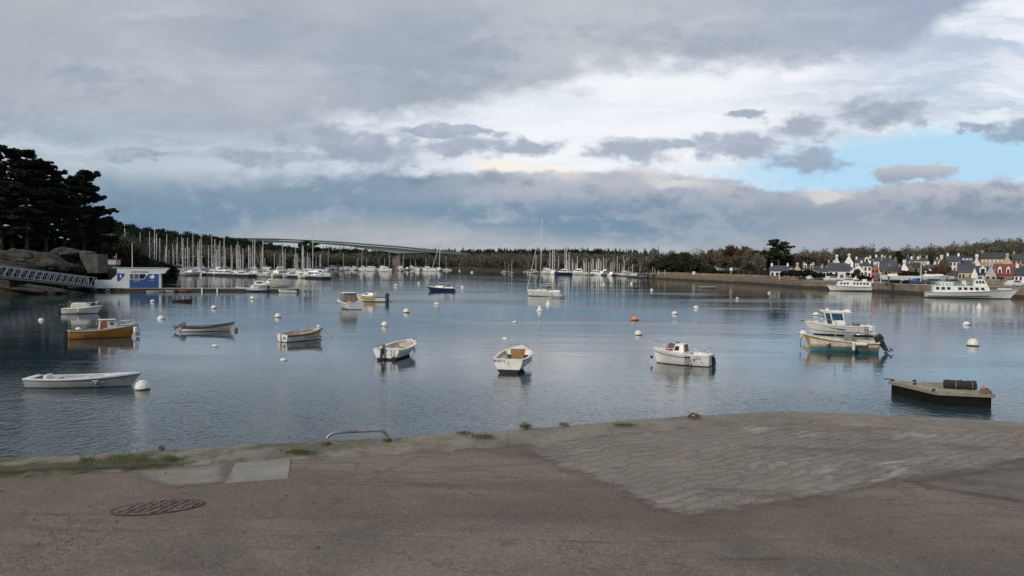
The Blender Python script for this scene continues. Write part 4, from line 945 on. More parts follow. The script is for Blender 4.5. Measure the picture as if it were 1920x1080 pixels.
# 10 little cabin boat with maroon door ------------------------------------
def cab10():
    x0, y0, _ = at(1285, 686)
    o = thing('cabin_boat', 'little white cabin boat with maroon doors and black ladder on its side', 'boat', (x0-0.05, y0+0.75, 0), R(152))
    H = Hull(3.75, 1.85, 0.72, 0.98, transom=0.76, rake=0.25, p=2.3, endb=0.05)
    H.outer([GW, AFR], o, 0.05); H.liner(GW, o, 0.40, 0.10, t1=0.42, name='cockpit_liner'); H.gunwale(GW, o, 0.14, 0.05); H.deck(GW, o, 0.40, crown=0.08, dz=0.02)
    H.strake(BLK, o, 0.80, 0.02, t0=.3)
    ba, tp, f_ = cab_pts(-0.30, 1.15, 1.25, 0.75, 0.76, -0.22, 0.75, 1.0, 0.6, 1.32)
    cabin(o, ba, tp, GW, 'cabin', 0.09)
    pane(o, f_['aft'], 0.16, 0.82, -0.55, 0.92, MAROON, 'door', 0.03); pane(o, f_['left'], 0.50, 0.74, 0.25, 0.75); pane(o, f_['right'], 0.50, 0.74, 0.25, 0.75)
    pane(o, f_['left'], 0.04, 0.44, -0.1, 1.04, MAROON, 'hatch', 0.03)
    pane(o, f_['left'], 0.04, 0.44, 0.42, 0.46, GW, 'hatch_bar', 0.045)
    for z in (.12, .27, .42, .57):
        pass
    ld = MB(); yl = H.half(.30)+0.03
    for x in (-.70, -.45): ld.box((x, yl, .36), (.03, .03, .60))
    for z in (.12, .28, .44, .60): ld.box((-.575, yl, z), (.28, .028, .028))
    ld.build('ladder', BLK, o)
    rd = MB(); rd.xprism([(-1.88, .62), (-2.06, .60), (-2.14, .25), (-2.10, -.12), (-1.90, -.12)], -.025, .025); rd.build('rudder', BLK, o)
    zr = 1.10
    rail(o, [(-.35, .88, zr), (-1.2, .82, zr), (-1.78, .68, zr), (-1.82, -.68, zr), (-1.2, -.82, zr), (-.35, -.88, zr)], .014, 'stern_rail', posts=[((-.35, .88, zr), (-.35, .88, .74)), ((-1.2, .82, zr), (-1.2, .82, .72)), ((-1.78, .68, zr), (-1.78, .68, .72)), ((-1.78, -.68, zr), (-1.78, -.68, .72)), ((-1.2, -.82, zr), (-1.2, -.82, .72))])
    rail(o, [(.7, .70, 1.18), (1.4, .38, 1.3), (1.8, 0, 1.38), (1.4, -.38, 1.3), (.7, -.70, 1.18)], .014, 'bow_rail', posts=[((.7, .7, 1.18), (.7, .7, .8)), ((.7, -.7, 1.18), (.7, -.7, .8)), ((1.4, .38, 1.3), (1.4, .36, .88)), ((1.78, 0, 1.36), (1.72, 0, .96))])
    text_mesh('BR 8411', 0.12, BLKG, 'registration', o, (-1.25, H.half(.17)+0.012, 0.52), (R(90), 0, R(176)), 0.004)
    b_ = MB(); b_.lathe([(.02, -.03), (.05, -.02), (.05, .02), (.02, .03)], (-.95, H.half(.25)+.0, .46), 10, axis='Y'); b_.build('vent', BLKG, o)
    b_ = MB(); b_.box((.3, 0, 1.37), (.22, .12, .06)); b_.build('roof_hatch', BLKG, o)
    for x, z in ((-.85, .12), (-1.45, .30)):
        b_ = MB(); b_.box((x, H.half(.22)-.03, z), (.06, .03, .06)); b_.build('hull_fitting', BLKG, o)
    f_ = MB(); f_.smooth = True; f_.lathe([(0.02, -.1), (.09, -.04), (.09, .04), (.02, .1)], (1.95, .1, .35), 10); f_.build('fender', BLK, o)
    mooring(o, (1.85, 0, .9), (2.25, .1, 0.02), 0.05)
cab10()

# 11 pilothouse boat -----------------------------------------------------
def pilot():
    x0, y0, _ = at(1580, 630)
    o = thing('pilothouse_boat', 'white pilothouse fishing boat with tinted windows', 'boat', (x0, y0+1.2, 0), R(169))
    H = Hull(5.9, 2.35, 0.88, 1.22, transom=0.88, rake=0.9, draft=.3, p=2.4)
    H.outer([GW, AFB], o, 0.10); H.liner(GW, o, 0.45, 0.14, t1=0.42, name='cockpit_liner'); H.gunwale(GW, o, 0.16, 0.06); H.deck(GW, o, 0.42, crown=0.08, dz=0.02)
    H.strake(BLK, o, 0.5, 0.018, t0=.15)
    # swoosh on the hull sides
    for sd_ in (-1, 1):
        b_ = MB(); G = []
        for i in range(9):
            t = .42+.30*i/8; k0 = .62+.20*i/8; th = .12*(1-abs(i/8-.25))*(1-i/8*.8); G.append([H.pt(t, k0, sd_)+Vector((0, sd_*.014, 0)), H.pt(t, min(.97, k0+th), sd_)+Vector((0, sd_*.014, 0))])
        b_.grid(G); b_.build('hull_stripe', mat('stripe_brown', (.06, .03, .025), .4), o)
    ba, tp, f_ = cab_pts(-.55, 1.05, 1.75, 1.45, .98, -.35, 1.35, 1.6, 1.35, 2.10)
    c_ = cabin(o, ba, tp, GW, 'wheelhouse', .05)
    pane(o, f_['left'], .36, .92, .36, .92, GLB); pane(o, f_['left'], .05, .30, .06, .92, GLB, 'side_door'); pane(o, f_['right'], .36, .92, .36, .92, GLB); pane(o, f_['right'], .05, .30, .06, .92, GLB, 'side_door'); pane(o, f_['front'], .06, .94, .34, .92, GLB, 'windscreen'); pane(o, f_['aft'], .1, .9, .1, .9, GLB, 'aft_door')
    b_ = MB(); b_.hexa([(-1.0, -.88, 2.08), (1.5, -.75, 2.14), (1.5, .75, 2.14), (-1.0, .88, 2.08)], [(-.95, -.82, 2.2), (1.38, -.7, 2.24), (1.38, .7, 2.24), (-.95, .82, 2.2)]); bevel(b_.build('roof', GW, o), .03)
    b_ = MB(); b_.smooth = True; b_.lathe([(.12, 0), (.14, .06), (.08, .16), (.02, .18)], (.9, 0, 2.24), 12); b_.build('radar_dome', GW, o)
    b_ = MB(); b_.tube((-.2, .1, 2.2), (-.2, .1, 2.45), .015, 6); b_.box((-.2, .1, 2.47), (.1, .1, .05)); b_.build('lamp_mast', BLKG, o)
    b_ = MB(); b_.lathe([(.30, 0), (.32, .05), (.2, .16)], (-.75, .3, 2.2), 12); b_.build('roof_hatch', GW, o)
    rail(o, [(.3, 1.1, 1.35), (1.6, .85, 1.5), (2.75, 0, 1.62), (1.6, -.85, 1.5), (.3, -1.1, 1.35)], .018, 'bow_rail', posts=[((.3, 1.1, 1.35), (.3, 1.1, 1.0)), ((1.6, .85, 1.5), (1.6, .83, 1.1)), ((1.6, -.85, 1.5), (1.6, -.83, 1.1)), ((2.72, 0, 1.6), (2.6, 0, 1.2))])
    b_ = MB(); b_.box((2.95, 0, 1.22), (.5, .16, .10)); b_.build('bow_roller', GREYD, o)
    ld = MB()
    for x in (-2.35, -2.1): ld.box((x, 1.12, .5), (.03, .03, .75))
    for z in (.2, .42, .64, .86): ld.box((-2.225, 1.12, z), (.26, .03, .03))
    ld.build('ladder', BLK, o)
    b_ = MB(); b_.box((-2.6, .92, .72), (.26, .30, .42)); bevel(b_.build('fish_box', GW, o), .04)
    rail(o, [(-1.2, 1.08, .98), (-1.2, 1.05, 1.15), (-2.1, 1.03, 1.15), (-2.1, 1.03, .95)], .016, 'stern_rail')
    b_ = MB(); b_.box((-1.6, 0, 1.0), (.6, .5, .3)); bevel(b_.build('engine_box', GREYD, o), .03)
    b_ = MB(); b_.tube((-2.2, .9, .9), (-2.2, .9, 1.35), .015, 6); b_.build('flag_staff', BLKG, o)
    b_ = MB(); b_.hexa([(-3.35, -.9, .18), (-2.9, -.95, .18), (-2.9, .95, .18), (-3.35, .9, .18)], [(-3.35, -.9, .26), (-2.9, -.95, .26), (-2.9, .95, .26), (-3.35, .9, .26)]); bevel(b_.build('swim_platform', GW, o), .02)
pilot()

# 12 tan workboat ----------------------------------------------------------
def workboat():
    x0, y0, _ = at(1588, 661)
    o = thing('work_boat', 'weathered tan open workboat with teal waterline and large black outboard', 'boat', (x0-.1, y0+0.95, 0), R(160))
    H = Hull(5.2, 2.05, 0.78, 1.22, transom=0.84, rake=0.55, p=2.2, bil=.62)
    H.outer([TAN, TEAL], o, 0.20); H.liner(LIN, o, 0.30, 0.08, t1=0.9); H.gunwale(GW2, o, 0.09, 0.05); H.deck(GREYP, o, 0.80, crown=.03)
    b_ = MB(); b_.box((-.55, 0, .80), (.6, .62, .95)); bevel(b_.build('console', mat('console_green', (.20, .21, .17), .7, .3), o), .04)
    b_ = MB(); b_.path([(-.3, -.28, 1.25), (-.25, -.25, 1.5), (-.25, .25, 1.5), (-.3, .28, 1.25)], .016, 6); b_.build('console_rail', STEEL, o)
    b_ = MB(); b_.tube((.35, .15, .3), (.35, .15, 2.1), .03, 8); b_.build('post', mat('post_tan', (.42, .36, .27), .6, .2), o)
    for i, (x, y, s_) in enumerate([(.9, .3, .32), (1.3, -.1, .3), (.75, -.35, .3), (1.65, .2, .28), (.3, -.6, .26)]):
        b_ = MB(); b_.box((x, y, .62), (s_, s_*.8, .46)); bevel(b_.build('crate', (LIN, GW2, mat('crate_pink', (.45, .30, .24), .7, .2))[i % 3], o), .04)
    fender(o, (-.85, H.half(.34)+.10, .50), .11, .66); fender(o, (-1.35, H.half(.25)+.08, .66), .11, .80, horiz=True)
    b_ = MB(); b_.smooth = True; b_.lathe([(.03, -.14), (.13, -.08), (.15, 0), (.13, .08), (.03, .14)], (.9, H.half(.67)+.08, .62), 12); b_.build('fender', mat('fender_peach', (.62, .46, .34), .6, .2), o)
    outboard(o, -2.58, .80, R(30), 1.35, BLKG, BLKG, stripe=WHITEP)
    rail(o, [(-1.0, -.9, .80), (-1.0, -.88, 1.2), (-2.0, -.84, 1.2), (-2.0, -.84, .80)], .018, 'stern_rail')
    b_ = MB(); b_.path([(2.55, 0, 1.1), (2.8, .1, .7), (2.75, .2, .2)], .03, 6); b_.build('anchor_chain', BLK, o)
    b_ = MB(); b_.tube((-.9, -.3, 1.2), (-1.3, -.35, 1.45), .02, 6); b_.tube((-.9, .3, 1.2), (-1.2, .3, 1.5), .02, 6); b_.build('rod_holder', BLK, o)
workboat()

# 13 raft --------------------------------------------------------------------
def raft():
    zt = .62; c = [W(x, y, 0) for x, y in ((1669, 738), (1757, 760), (1861, 765))]
    a, b_, d = c; e = a+(d-b_)
    cen = (a+d)/2
    o = thing('mooring_raft', 'flat wooden work raft on black floats near the quay corner', 'raft', (cen.x, cen.y, 0))
    loc = lambda p, z: Vector((p.x-cen.x, p.y-cen.y, z))
    def grow(k): return [loc(cen+(p-cen)*k, 0) for p in (a, b_, d, e)]
    q = MB(); g1 = grow(.98); q.hexa([Vector((p.x, p.y, -.3)) for p in g1], [Vector((p.x, p.y, zt-.14)) for p in g1]); bevel(q.build('float_tank', mat('pontoon_black', (.010, .010, .010), .9, .4, 3, bump=.5, bscale=6, spec=.1), o), .02)
    g1 = grow(1.04); A, B_, D_, E = g1
    # edge beams
    ring = [A, B_, D_, E]
    for i in range(4):
        p, r_ = ring[i], ring[(i+1) % 4]; u = (r_-p).normalized(); n = Vector((-u.y, u.x, 0))
        bm_ = MB(); bm_.hexa([Vector((p.x, p.y, zt-.15))-n*0.005, Vector((r_.x, r_.y, zt-.15))-n*0.005, Vector((r_.x, r_.y, zt-.15))+n*.12, Vector((p.x, p.y, zt-.15))+n*.12], [Vector((p.x, p.y, zt-.005))-n*0.005, Vector((r_.x, r_.y, zt-.005))-n*0.005, Vector((r_.x, r_.y, zt-.005))+n*.12, Vector((p.x, p.y, zt-.005))+n*.12])
        bm_.build('edge_beam', WOODG, o)
    k = 18; dk_ = mat('deck_plank', (.30, .27, .21), .9, .4, 2.2, c2=(.19, .17, .13), bump=.4, bscale=12)
    q = MB()
    for i in range(k):
        f0, f1 = (i+.03)/k, (i+.97)/k
        p0, p1, p2, p3 = A.lerp(B_, f0), A.lerp(B_, f1), E.lerp(D_, f1), E.lerp(D_, f0)
        dz = .004*math.sin(i*2.1)
        q.hexa([Vector((p.x, p.y, zt-.02)) for p in (p0, p1, p2, p3)], [Vector((p.x, p.y, zt+.02+dz)) for p in (p0, p1, p2, p3)])
    q.build('deck', dk_, o)
    for p in (A.lerp(D_, .04), E.lerp(A, .5), A.lerp(B_, .93), A.lerp(B_, .45)+Vector((.35, .2, 0))):
        q = MB(); q.box((p.x, p.y, zt+.04), (.2, .05, .05), rz=.5); q.path([(p.x-.1, p.y-.05, zt+.09), (p.x-.04, p.y, zt+.07), (p.x+.1, p.y+.05, zt+.1)], .02, 6); q.build('cleat', BLK, o)
    q = MB(); q.box((A.x+.05, A.y+.25, zt+.06), (.34, .05, .05), rz=-.6); q.build('bow_fairlead', BLK, o)
    # things lying on it
    pos = lambda u, v_: (lambda p: Vector((p.x+cen.x, p.y+cen.y, zt+.022)))(A.lerp(B_, u).lerp(E.lerp(D_, u), v_))
    p = pos(.62, .76); r1 = thing('net_roll', 'thick dark bundle of rolled netting lying on the raft deck', 'net roll', p, math.atan2(d.y-b_.y, d.x-b_.x)-0.08)
    q = MB(); q.smooth = True; rs = random.Random(2); G = []
    for i in range(26):
        x = -.66+1.32*i/25; row = []
        for k_ in range(18):
            an = 2*math.pi*k_/18; rad = .20+.026*rs.uniform(-1, 1)+.014*math.sin(i*1.3+k_*.7)
            row.append((x, rad*1.12*math.cos(an), max(0.0, .19+rad*math.sin(an))))
        row.append(row[0]); G.append(row)
    q.grid(G); q.add(G[0], [tuple(range(18))]); q.add(G[-1], [tuple(range(18))])
    q.build('netting', mat('net_dark', (.018, .017, .026), .9, .6, 14, bump=1, bscale=40, c2=(.03, .02, .016)), r1)
    for x in (.48, -.2):
        q = MB(); q.path([(x, .235*math.cos(an), .19+.215*math.sin(an)) for an in np.linspace(0, 2*math.pi, 16, endpoint=False)], .012, 5, closed=True); q.build('lashing', ROPE, r1)
    p = pos(.86, .93); q = MB(); q.smooth = True; q.lathe([(.02, 0), (.09, .02), (.13, .09), (.12, .17), (.05, .24), (.02, .28)], (0, 0, 0), 12)
    r2 = thing('fishing_float', 'faded red fishing float beside the net roll on the raft', 'float', p); q.build('ball', mat('float_red', (.50, .12, .11), .6, .2), r2)
    q = MB(); q.path([(.03*math.cos(an), 0, .30+.03*math.sin(an)) for an in np.linspace(0, 2*math.pi, 10, endpoint=False)], .008, 5, closed=True); q.build('eye', ROPE, r2)
    p = pos(.95, .88); q = MB(); q.smooth = True
    rs = random.Random(5)
    G = [[(.30*c_*math.cos(an)+rs.uniform(-.02, .02), .20*c_*math.sin(an), .22*(1-c_**2)+rs.uniform(0, .02)) for an in np.linspace(0, 2*math.pi, 15)] for c_ in (.02, .3, .55, .8, 1.0)]
    q.grid(G); tag(q.build('net_heap', mat('net_olive', (.14, .12, .07), .95, .5, 20, bump=1, bscale=40), None), 'olive brown heap of loose net at the right corner of the raft', 'net heap').location = p
    p = pos(.35, .62); q = MB(); q.path([(-.75, .1, .12), (-.2, .05, .10), (.25, .0, .12), (.4, -.02, .16)], .03, 6); tag(q.build('spar', WOODG, None), 'short grey spar lying across the raft left of the net roll', 'spar').location = p
raft()

# 14/15 moored sailing yachts ---------------------------------------------------
def yacht(o, H, hullm, af, mast_h, mx, lean=0.0, cov=CANB, genoa=True, rigz=None):
    L = H.L
    H.outer([hullm, af], o, 0.08); H.deck(GW, o, 0.0, crown=.05, name='deck', dz=.0); H.strake(GW, o, .97, .02, 'toe_rail')
    ba, tp, f_ = cab_pts(-L*.12, L*.22, H.B*.58, H.B*.36, H.sheer(.5)+.02, -L*.10, L*.17, H.B*.48, H.B*.28, H.sheer(.5)+.34)
    cabin(o, ba, tp, GW, 'coachroof', .05); pane(o, f_['left'], .15, .75, .35, .75); pane(o, f_['right'], .15, .75, .35, .75)
    q = MB(); zd = H.sheer(.4)+.01
    q.box((-L*.30, H.B*.30, zd+.10), (L*.30, .12, .22)); q.box((-L*.30, -H.B*.30, zd+.10), (L*.30, .12, .22)); q.build('cockpit_coaming', GW, o)
    q = MB(); q.smooth = True; q.tube((mx, 0, H.sheer(.6)+.3), (mx-.15, 0, mast_h), .075, 8, .05); mo = q.build('mast', MAST, o)
    q = MB()
    for f0, wd in ((.42, .8), (.68, .6)):
        z = H.fs+(mast_h-H.fs)*f0; q.tube((mx-.1, -wd, z-.05), (mx, 0, z), .022, 5); q.tube((mx-.1, wd, z-.05), (mx, 0, z), .022, 5)
    q.build('spreader', MAST, mo)
    q = MB(); zb = H.sheer(.5)+1.05
    q.tube((mx, 0, zb), (-L*.33, 0, zb+.12), .055, 8); q.build('boom', MAST, o)
    q = MB(); q.smooth = True; q.path([(mx-.05, 0, zb+.42), (mx-.3, 0, zb+.26), (-L*.1, 0, zb+.20), (-L*.31, 0, zb+.2)], [.16, .17, .13, .08], 8); q.build('sail_cover', cov, o)
    q = MB(); bow = H.pt(1, 1); q.tube(bow, (mx-.13, 0, mast_h-.4), .05 if genoa else .008, 6); q.build('furled_jib', mat('sailcloth', (.62, .62, .58), .8, .1), o)
    q = MB(); q.tube((-L/2, 0, H.fs), (mx-.15, 0, mast_h), .006, 4)
    for sd_ in (-1, 1): q.path([(mx-.25, sd_*H.half(.55), H.sheer(.55)), (mx-.1, sd_*.75, H.fs+(mast_h-H.fs)*.42), (mx-.14, 0, mast_h*.97)], .006, 4)
    q.build('rigging', STEEL, o)
    q = MB()
    for sd_ in (-1, 1):
        q.path([H.pt(t, 1, sd_)+Vector((0, 0, .55)) for t in (.05, .25, .5, .75, .92)], .010, 4)
        for t in (.05, .25, .5, .75, .92): q.tube(H.pt(t, 1, sd_), H.pt(t, 1, sd_)+Vector((0, 0, .58)), .012, 4)
    q.build('guard_rail', STEEL, o)
x0, y0, _ = at(826, 546)
o = thing('sailing_yacht', 'dark navy sailing yacht moored in open water with its sail packed in a blue cover', 'yacht', (x0, y0+1, 0), R(172)); o.rotation_euler = (R(-2.0), R(-1.5), R(172))
H = Hull(6.3, 2.2, .78, .98, transom=.7, rake=.7, draft=.4); yacht(o, H, NAVY, AFB, 11.2, .55, cov=CANB)
q = MB(); q.hexa([(-1.9, -.7, .95), (-.7, -.75, .95), (-.7, .75, .95), (-1.9, .7, .95)], [(-1.7, -.6, 1.5), (-.9, -.65, 1.62), (-.9, .65, 1.62), (-1.7, .6, 1.5)]); bevel(q.build('spray_hood', CANV, o), .1)
q = MB(); q.lathe([(.30, -.06), (.34, 0), (.30, .06)], (-2.9, .3, 1.35), 14, axis='X'); q.build('lifebuoy', RED, o)
q = MB(); q.tube((-2.75, -.4, .8), (-2.75, -.4, 1.55), .1, 8); q.build('stern_outboard', BLKG, o)
x0, y0, _ = at(1020, 556)
o = thing('sailing_yacht', 'large white sailing yacht moored in mid river with its tall bare mast', 'yacht', (x0, y0+1.3, 0), R(163)); o.rotation_euler = (R(-1.5), R(-1.2), R(163))
H = Hull(6.6, 2.4, .98, 1.22, transom=.8, rake=.35, draft=.4, p=2.5); yacht(o, H, GW, AFB, 14.8, .75, cov=CANV)
for t in (.93, .83):
    for sd_ in (-1, 1):
        p = H.pt(t, .62, sd_); q = MB(); q.box((p.x, p.y+sd_*.01, p.z), (.30 if t < .9 else .18, .03, .16), rz=-sd_*.35); q.build('porthole', BLKG, o)
q = MB(); q.smooth = True; q.path([(-1.1, -.85, 1.05), (-1.15, -.75, 1.75), (-1.2, 0, 1.98), (-1.15, .75, 1.75), (-1.1, .85, 1.05)], .03, 6); q.path([(-.4, -.85, 1.05), (-.6, -.7, 1.6), (-.7, 0, 1.8), (-.6, .7, 1.6), (-.4, .85, 1.05)], .03, 6); q.build('hood_frame', BLK, o)
q = MB(); q.hexa([(-1.2, -.8, 1.62), (-.5, -.75, 1.4), (-.5, .75, 1.4), (-1.2, .8, 1.62)], [(-1.2, -.6, 1.98), (-.6, -.6, 1.78), (-.6, .6, 1.78), (-1.2, .6, 1.98)]); bevel(q.build('spray_hood', BLKG, o), .06)
q = MB(); q.path([(-2.9, .95, 1.0), (-2.95, .9, 1.7), (-2.95, -.9, 1.7), (-2.9, -.95, 1.0)], .02, 6); q.build('stern_rail', STEEL, o)
q = MB(); q.path([(-3.2, .7+.16*math.cos(a), 1.62+.26*math.sin(a)) for a in np.linspace(0, 2*math.pi, 16, endpoint=False)], .05, 6, closed=True); q.build('lifebuoy', RED, o)
q = MB(); q.box((3.45, 0, 1.30), (.5, .14, .10)); q.build('bow_roller', GREYD, o)
x0, y0, _ = at(1046, 558)
o = thing('inflatable_dinghy', 'pale inflatable dinghy tied behind the large white yacht', 'dinghy', (x0, y0+.4, 0), R(165))
q = MB(); q.smooth = True; pts = [(-1.3, .55, .28), (-.6, .58, .28), (.3, .56, .30), (1.0, .35, .40), (1.25, 0, .46), (1.0, -.35, .40), (.3, -.56, .30), (-.6, -.58, .28), (-1.3, -.55, .28)]
q.path(pts, [.12]+[.2]*7+[.12], 10); q.build('tube', GREYP, o); q = MB(); q.box((-.1, 0, .16), (2.2, .9, .06)); q.build('floor', GREYD, o); q = MB(); q.box((-1.1, 0, .32), (.06, .8, .42)); q.build('transom', GREYD, o)
q = MB(); q.box((0, 0, .42), (.2, .95, .04)); q.build('thwart', GW, o)

# 16 dark dinghy near the pontoon
x0, y0, _ = at(341, 566)
o = thing('rowing_dinghy', 'small dark brown rowing dinghy afloat before the pontoon', 'dinghy', (x0, y0+.4, 0), R(2))
H = Hull(3.0, 1.2, .34, .46, transom=.7, rake=.2); dmm = mat('wood_dark', (.055, .022, .018), .6, .3)
H.outer([dmm, AFB], o, .03); H.liner(dmm, o, .12, .05, t1=.9); H.gunwale(mat('wood_rail', (.13, .07, .05), .6, .3), o, .05, .04)
for x in (-.6, .4): q = MB(); q.box((x, 0, .28), (.22, 1.0, .03)); q.build('thwart', dmm, o)

# buoys -----------------------------------------------------------------------------
def buoy_proto(kind, name='mooring_buoy'):
    o = thing(name, None, 'buoy')
    if kind == 'dome':   prof = [(.45, -.35), (.85, -.2), (1.0, 0.0), (.98, .14), (.82, .5), (.52, .8), (.2, .95), (.03, .98)]
    elif kind == 'ball': prof = [(.3, -.7), (.75, -.45), (1.0, 0.05), (1.0, .35), (.86, .8), (.6, 1.12), (.3, 1.3), (.03, 1.35)]
    elif kind == 'flat': prof = [(.5, -.3), (1.0, -.1), (1.05, .0), (1.0, .1), (.7, .42), (.35, .6), (.12, .72), (.03, .74)]
    else:                prof = [(.6, -.3), (1.05, -.1), (1.1, .05), (.95, .16), (.62, .6), (.35, 1.2), (.12, 1.7), (.02, 1.75)]
    q = MB(); q.smooth = True; q.lathe(prof, n=20); fl = q.build('float', BUOYW, o)
    q = MB(); zt = prof[-1][1]
    q.tube((0, 0, zt-.1), (0, 0, zt+.18), .06, 6); q.path([(.11*math.cos(a), 0, zt+.25+.11*math.sin(a)) for a in np.linspace(0, 2*math.pi, 10, endpoint=False)], .035, 5, closed=True); q.build('top_ring', GREYD, o)
    q = MB(); q.smooth = True; r0 = 1.04 if kind != 'ball' else 1.03
    q.lathe([(r0*.80, -.3), (r0, -.05), (r0*1.0, .10), (r0*.96, .115)], n=20); q.build('waterline_band', SLIME, o)
    return o
protos = {k: buoy_proto(k) for k in ('dome', 'ball', 'flat', 'cone')}
BU = [(77, 602, 5, 'dome', 'white mooring buoy with a short stem in the dark reflection at the far left'), (147, 620, 6, 'dome', 'white buoy half hidden behind the bow of the orange boat'),
 (267, 731, 13.5, 'ball', 'large cream ball buoy at the bow of the long grey boat'), (302, 599, 7, 'dome', 'white buoy between the orange boat and the boat with the tilted motor'),
 (401, 579, 6, 'dome', 'white buoy behind the boat with the tilted motor'), (403, 651, 7, 'flat', 'flat white buoy in front of the boat with the tilted motor'),
 (521, 596, 6, 'ball', 'round white buoy with a dark ring, behind the boat numbered 41'), (531, 677, 7.5, 'flat', 'flat white buoy in front of the boat numbered 41'),
 (473, 562, 4.5, 'ball', 'small white buoy close to the grey inflatable at the pontoon'), (286, 567, 4.5, 'dome', 'small white buoy left of the dark brown dinghy'),
 (721, 612, 6.5, 'ball', 'cream ball buoy right of the boat numbered 41 and nearer than its twin'), (762, 587, 6, 'ball', 'cream ball buoy further out, behind the white boat with the black outboard'),
 (742, 537, 4, 'dome', 'small white buoy left of the navy yacht'), (785, 532, 3, 'dome', 'tiny white buoy far out left of the navy yacht'), (819, 572, 6.5, 'flat', 'yellowish flat buoy just in front of the navy yacht'),
 (867, 540, 3.5, 'dome', 'small white buoy just right of the navy yacht'), (947, 637, 6.5, 'flat', 'white buoy with a black top fitting behind the boat with the plywood bulkhead'), (965, 606, 5.5, 'flat', 'flat white buoy behind the one with the black top fitting'),
 (1012, 584, 6.5, 'cone', 'white conical buoy in front of the large white yacht'), (1028, 572, 5.5, 'cone', 'white conical buoy closest under the large white yacht'), (1190, 601, 8, 'dome', 'faded orange and white mooring buoy'),
 (1197, 629, 7, 'ball', 'white ball buoy in front of the orange one'), (1265, 590, 6, 'dome', 'white buoy left of the farther white buoy in the channel on the right'), (1305, 579, 5.5, 'dome', 'white buoy in the channel, farther out than the one to its left'),
 (1506, 627, 8, 'dome', 'white buoy off the bow of the pilothouse boat'), (1530, 592, 6.5, 'dome', 'white buoy beyond the bow of the pilothouse boat'), (1531, 607, 6, 'dome', 'white buoy seen right over the bow of the pilothouse boat'),
 (1515, 652, 7.5, 'dome', 'brownish white buoy under the bow of the tan workboat'), (1824, 649, 10.5, 'ball', 'largest white ball buoy out on the right above the raft'), (1812, 610, 7, 'dome', 'white buoy just beyond the largest one on the right'),
 (1836, 578, 5.5, 'cone', 'small white pointed buoy before the long ferry'), (1132, 535, 3, 'dome', 'tiny white buoy right of the large white yacht'), (1222, 545, 3, 'dome', 'tiny white buoy off the tip of the promenade'),
 (1184, 533, 3, 'dome', 'tiny white buoy off the right marina'), (1382, 561, 3, 'dome', 'tiny white buoy in front of the promenade'), (1442, 551, 3, 'dome', 'tiny white buoy near the promenade below the white house'),
 (885, 512, 2.6, 'dome', 'speck of a white buoy far up the river')]
used = set()
for i, (px, py, rpx, k, lab) in enumerate(BU):
    p = W(px, py-1, 0); D = p.y; r_ = rpx*D/F
    if k not in used: o = protos[k]; used.add(k); o.location = (p.x, p.y, 0); o.scale = (r_,)*3; o.rotation_euler = (0, 0, i)
    else: o = dup(protos[k], (p.x, p.y, 0), i*1.3, lab, None, r_)
    o.location.z = -.02*r_; o.rotation_euler = (R(rng.uniform(-7, 7)), R(rng.uniform(-7, 7)), i)
    o['label'] = lab; o['category'] = 'buoy'; o['group'] = 'mooring buoys on the river'
    if 'orange and white' in lab or 'brownish' in lab:
        for ch in o.children:
            if ch.name.startswith('float'):
                ch.data = ch.data.copy(); ch.data.materials[0] = BUOYO if 'orange' in lab else mat('float_tan', (.42, .30, .19), .7, .3)

# ================================================================ PONTOONS AND OFFICE (left)
def X_(px, D): return P(px, D).x
DP = 157.0
ponm = mat('pontoon_side', (.045, .038, .026), .85, .4, 1.2, c2=(.02, .018, .012)); pond = mat('pontoon_deck', (.25, .24, .22), .9, .2, 1)
def pontoon(lab, px0, D0, px1, D1, w_, h_, dm_=pond, sm=ponm, group=None, kind='pontoon'):
    a = P(px0, D0); b_ = P(px1, D1); L_ = (b_-a).length; o = thing(kind, lab, 'pontoon', (a.x, a.y, 0), math.atan2(b_.y-a.y, b_.x-a.x), group)
    q = MB(); q.box((L_/2, w_/2, h_*.35), (L_, w_*.96, h_*1.1)); q.build('float', sm, o)
    q = MB(); q.box((L_/2, w_/2, h_*.94), (L_+.1, w_, h_*.12)); q.build('deck', dm_, o)
    return o, L_
po, L1 = pontoon('short dark landing pontoon with white cross brackets under the gangway foot', 127, DP, 226, DP, 3.0, .75, group='floating pontoons')
for px in (152, 177, 202):
    x = X_(px, DP)-X_(127, DP); q = MB()
    for s_ in (-1, 1):
        q.tube((x-.5*s_, -.06, .62), (x+.5*s_*.1, -.06, .32), .05, 5); q.tube((x+.5*s_*.1, -.06, .32), (x-.5*s_, -.06, .02), .05, 5)
    q.tube((x-.25, -.08, .33), (x+.25, -.08, .33), .06, 6); q.build('bracket', WHITEP, po)
q = MB(); q.box((L1/2, -.05, .69), (L1, .06, .07)); q.build('edge_rail', WHITEP, po)
po2, L2 = pontoon('long brown pontoon running right from the blue office', 226.5, DP, 556, DP+5, 4.2, .62, group='floating pontoons')
for px in (372, 400): q = MB(); q.tube((X_(px, DP)-X_(226.5, DP), -.1, -.2), (X_(px, DP)-X_(226.5, DP), -.1, .8), .16, 8); q.build('fender', WHITEP, po2)
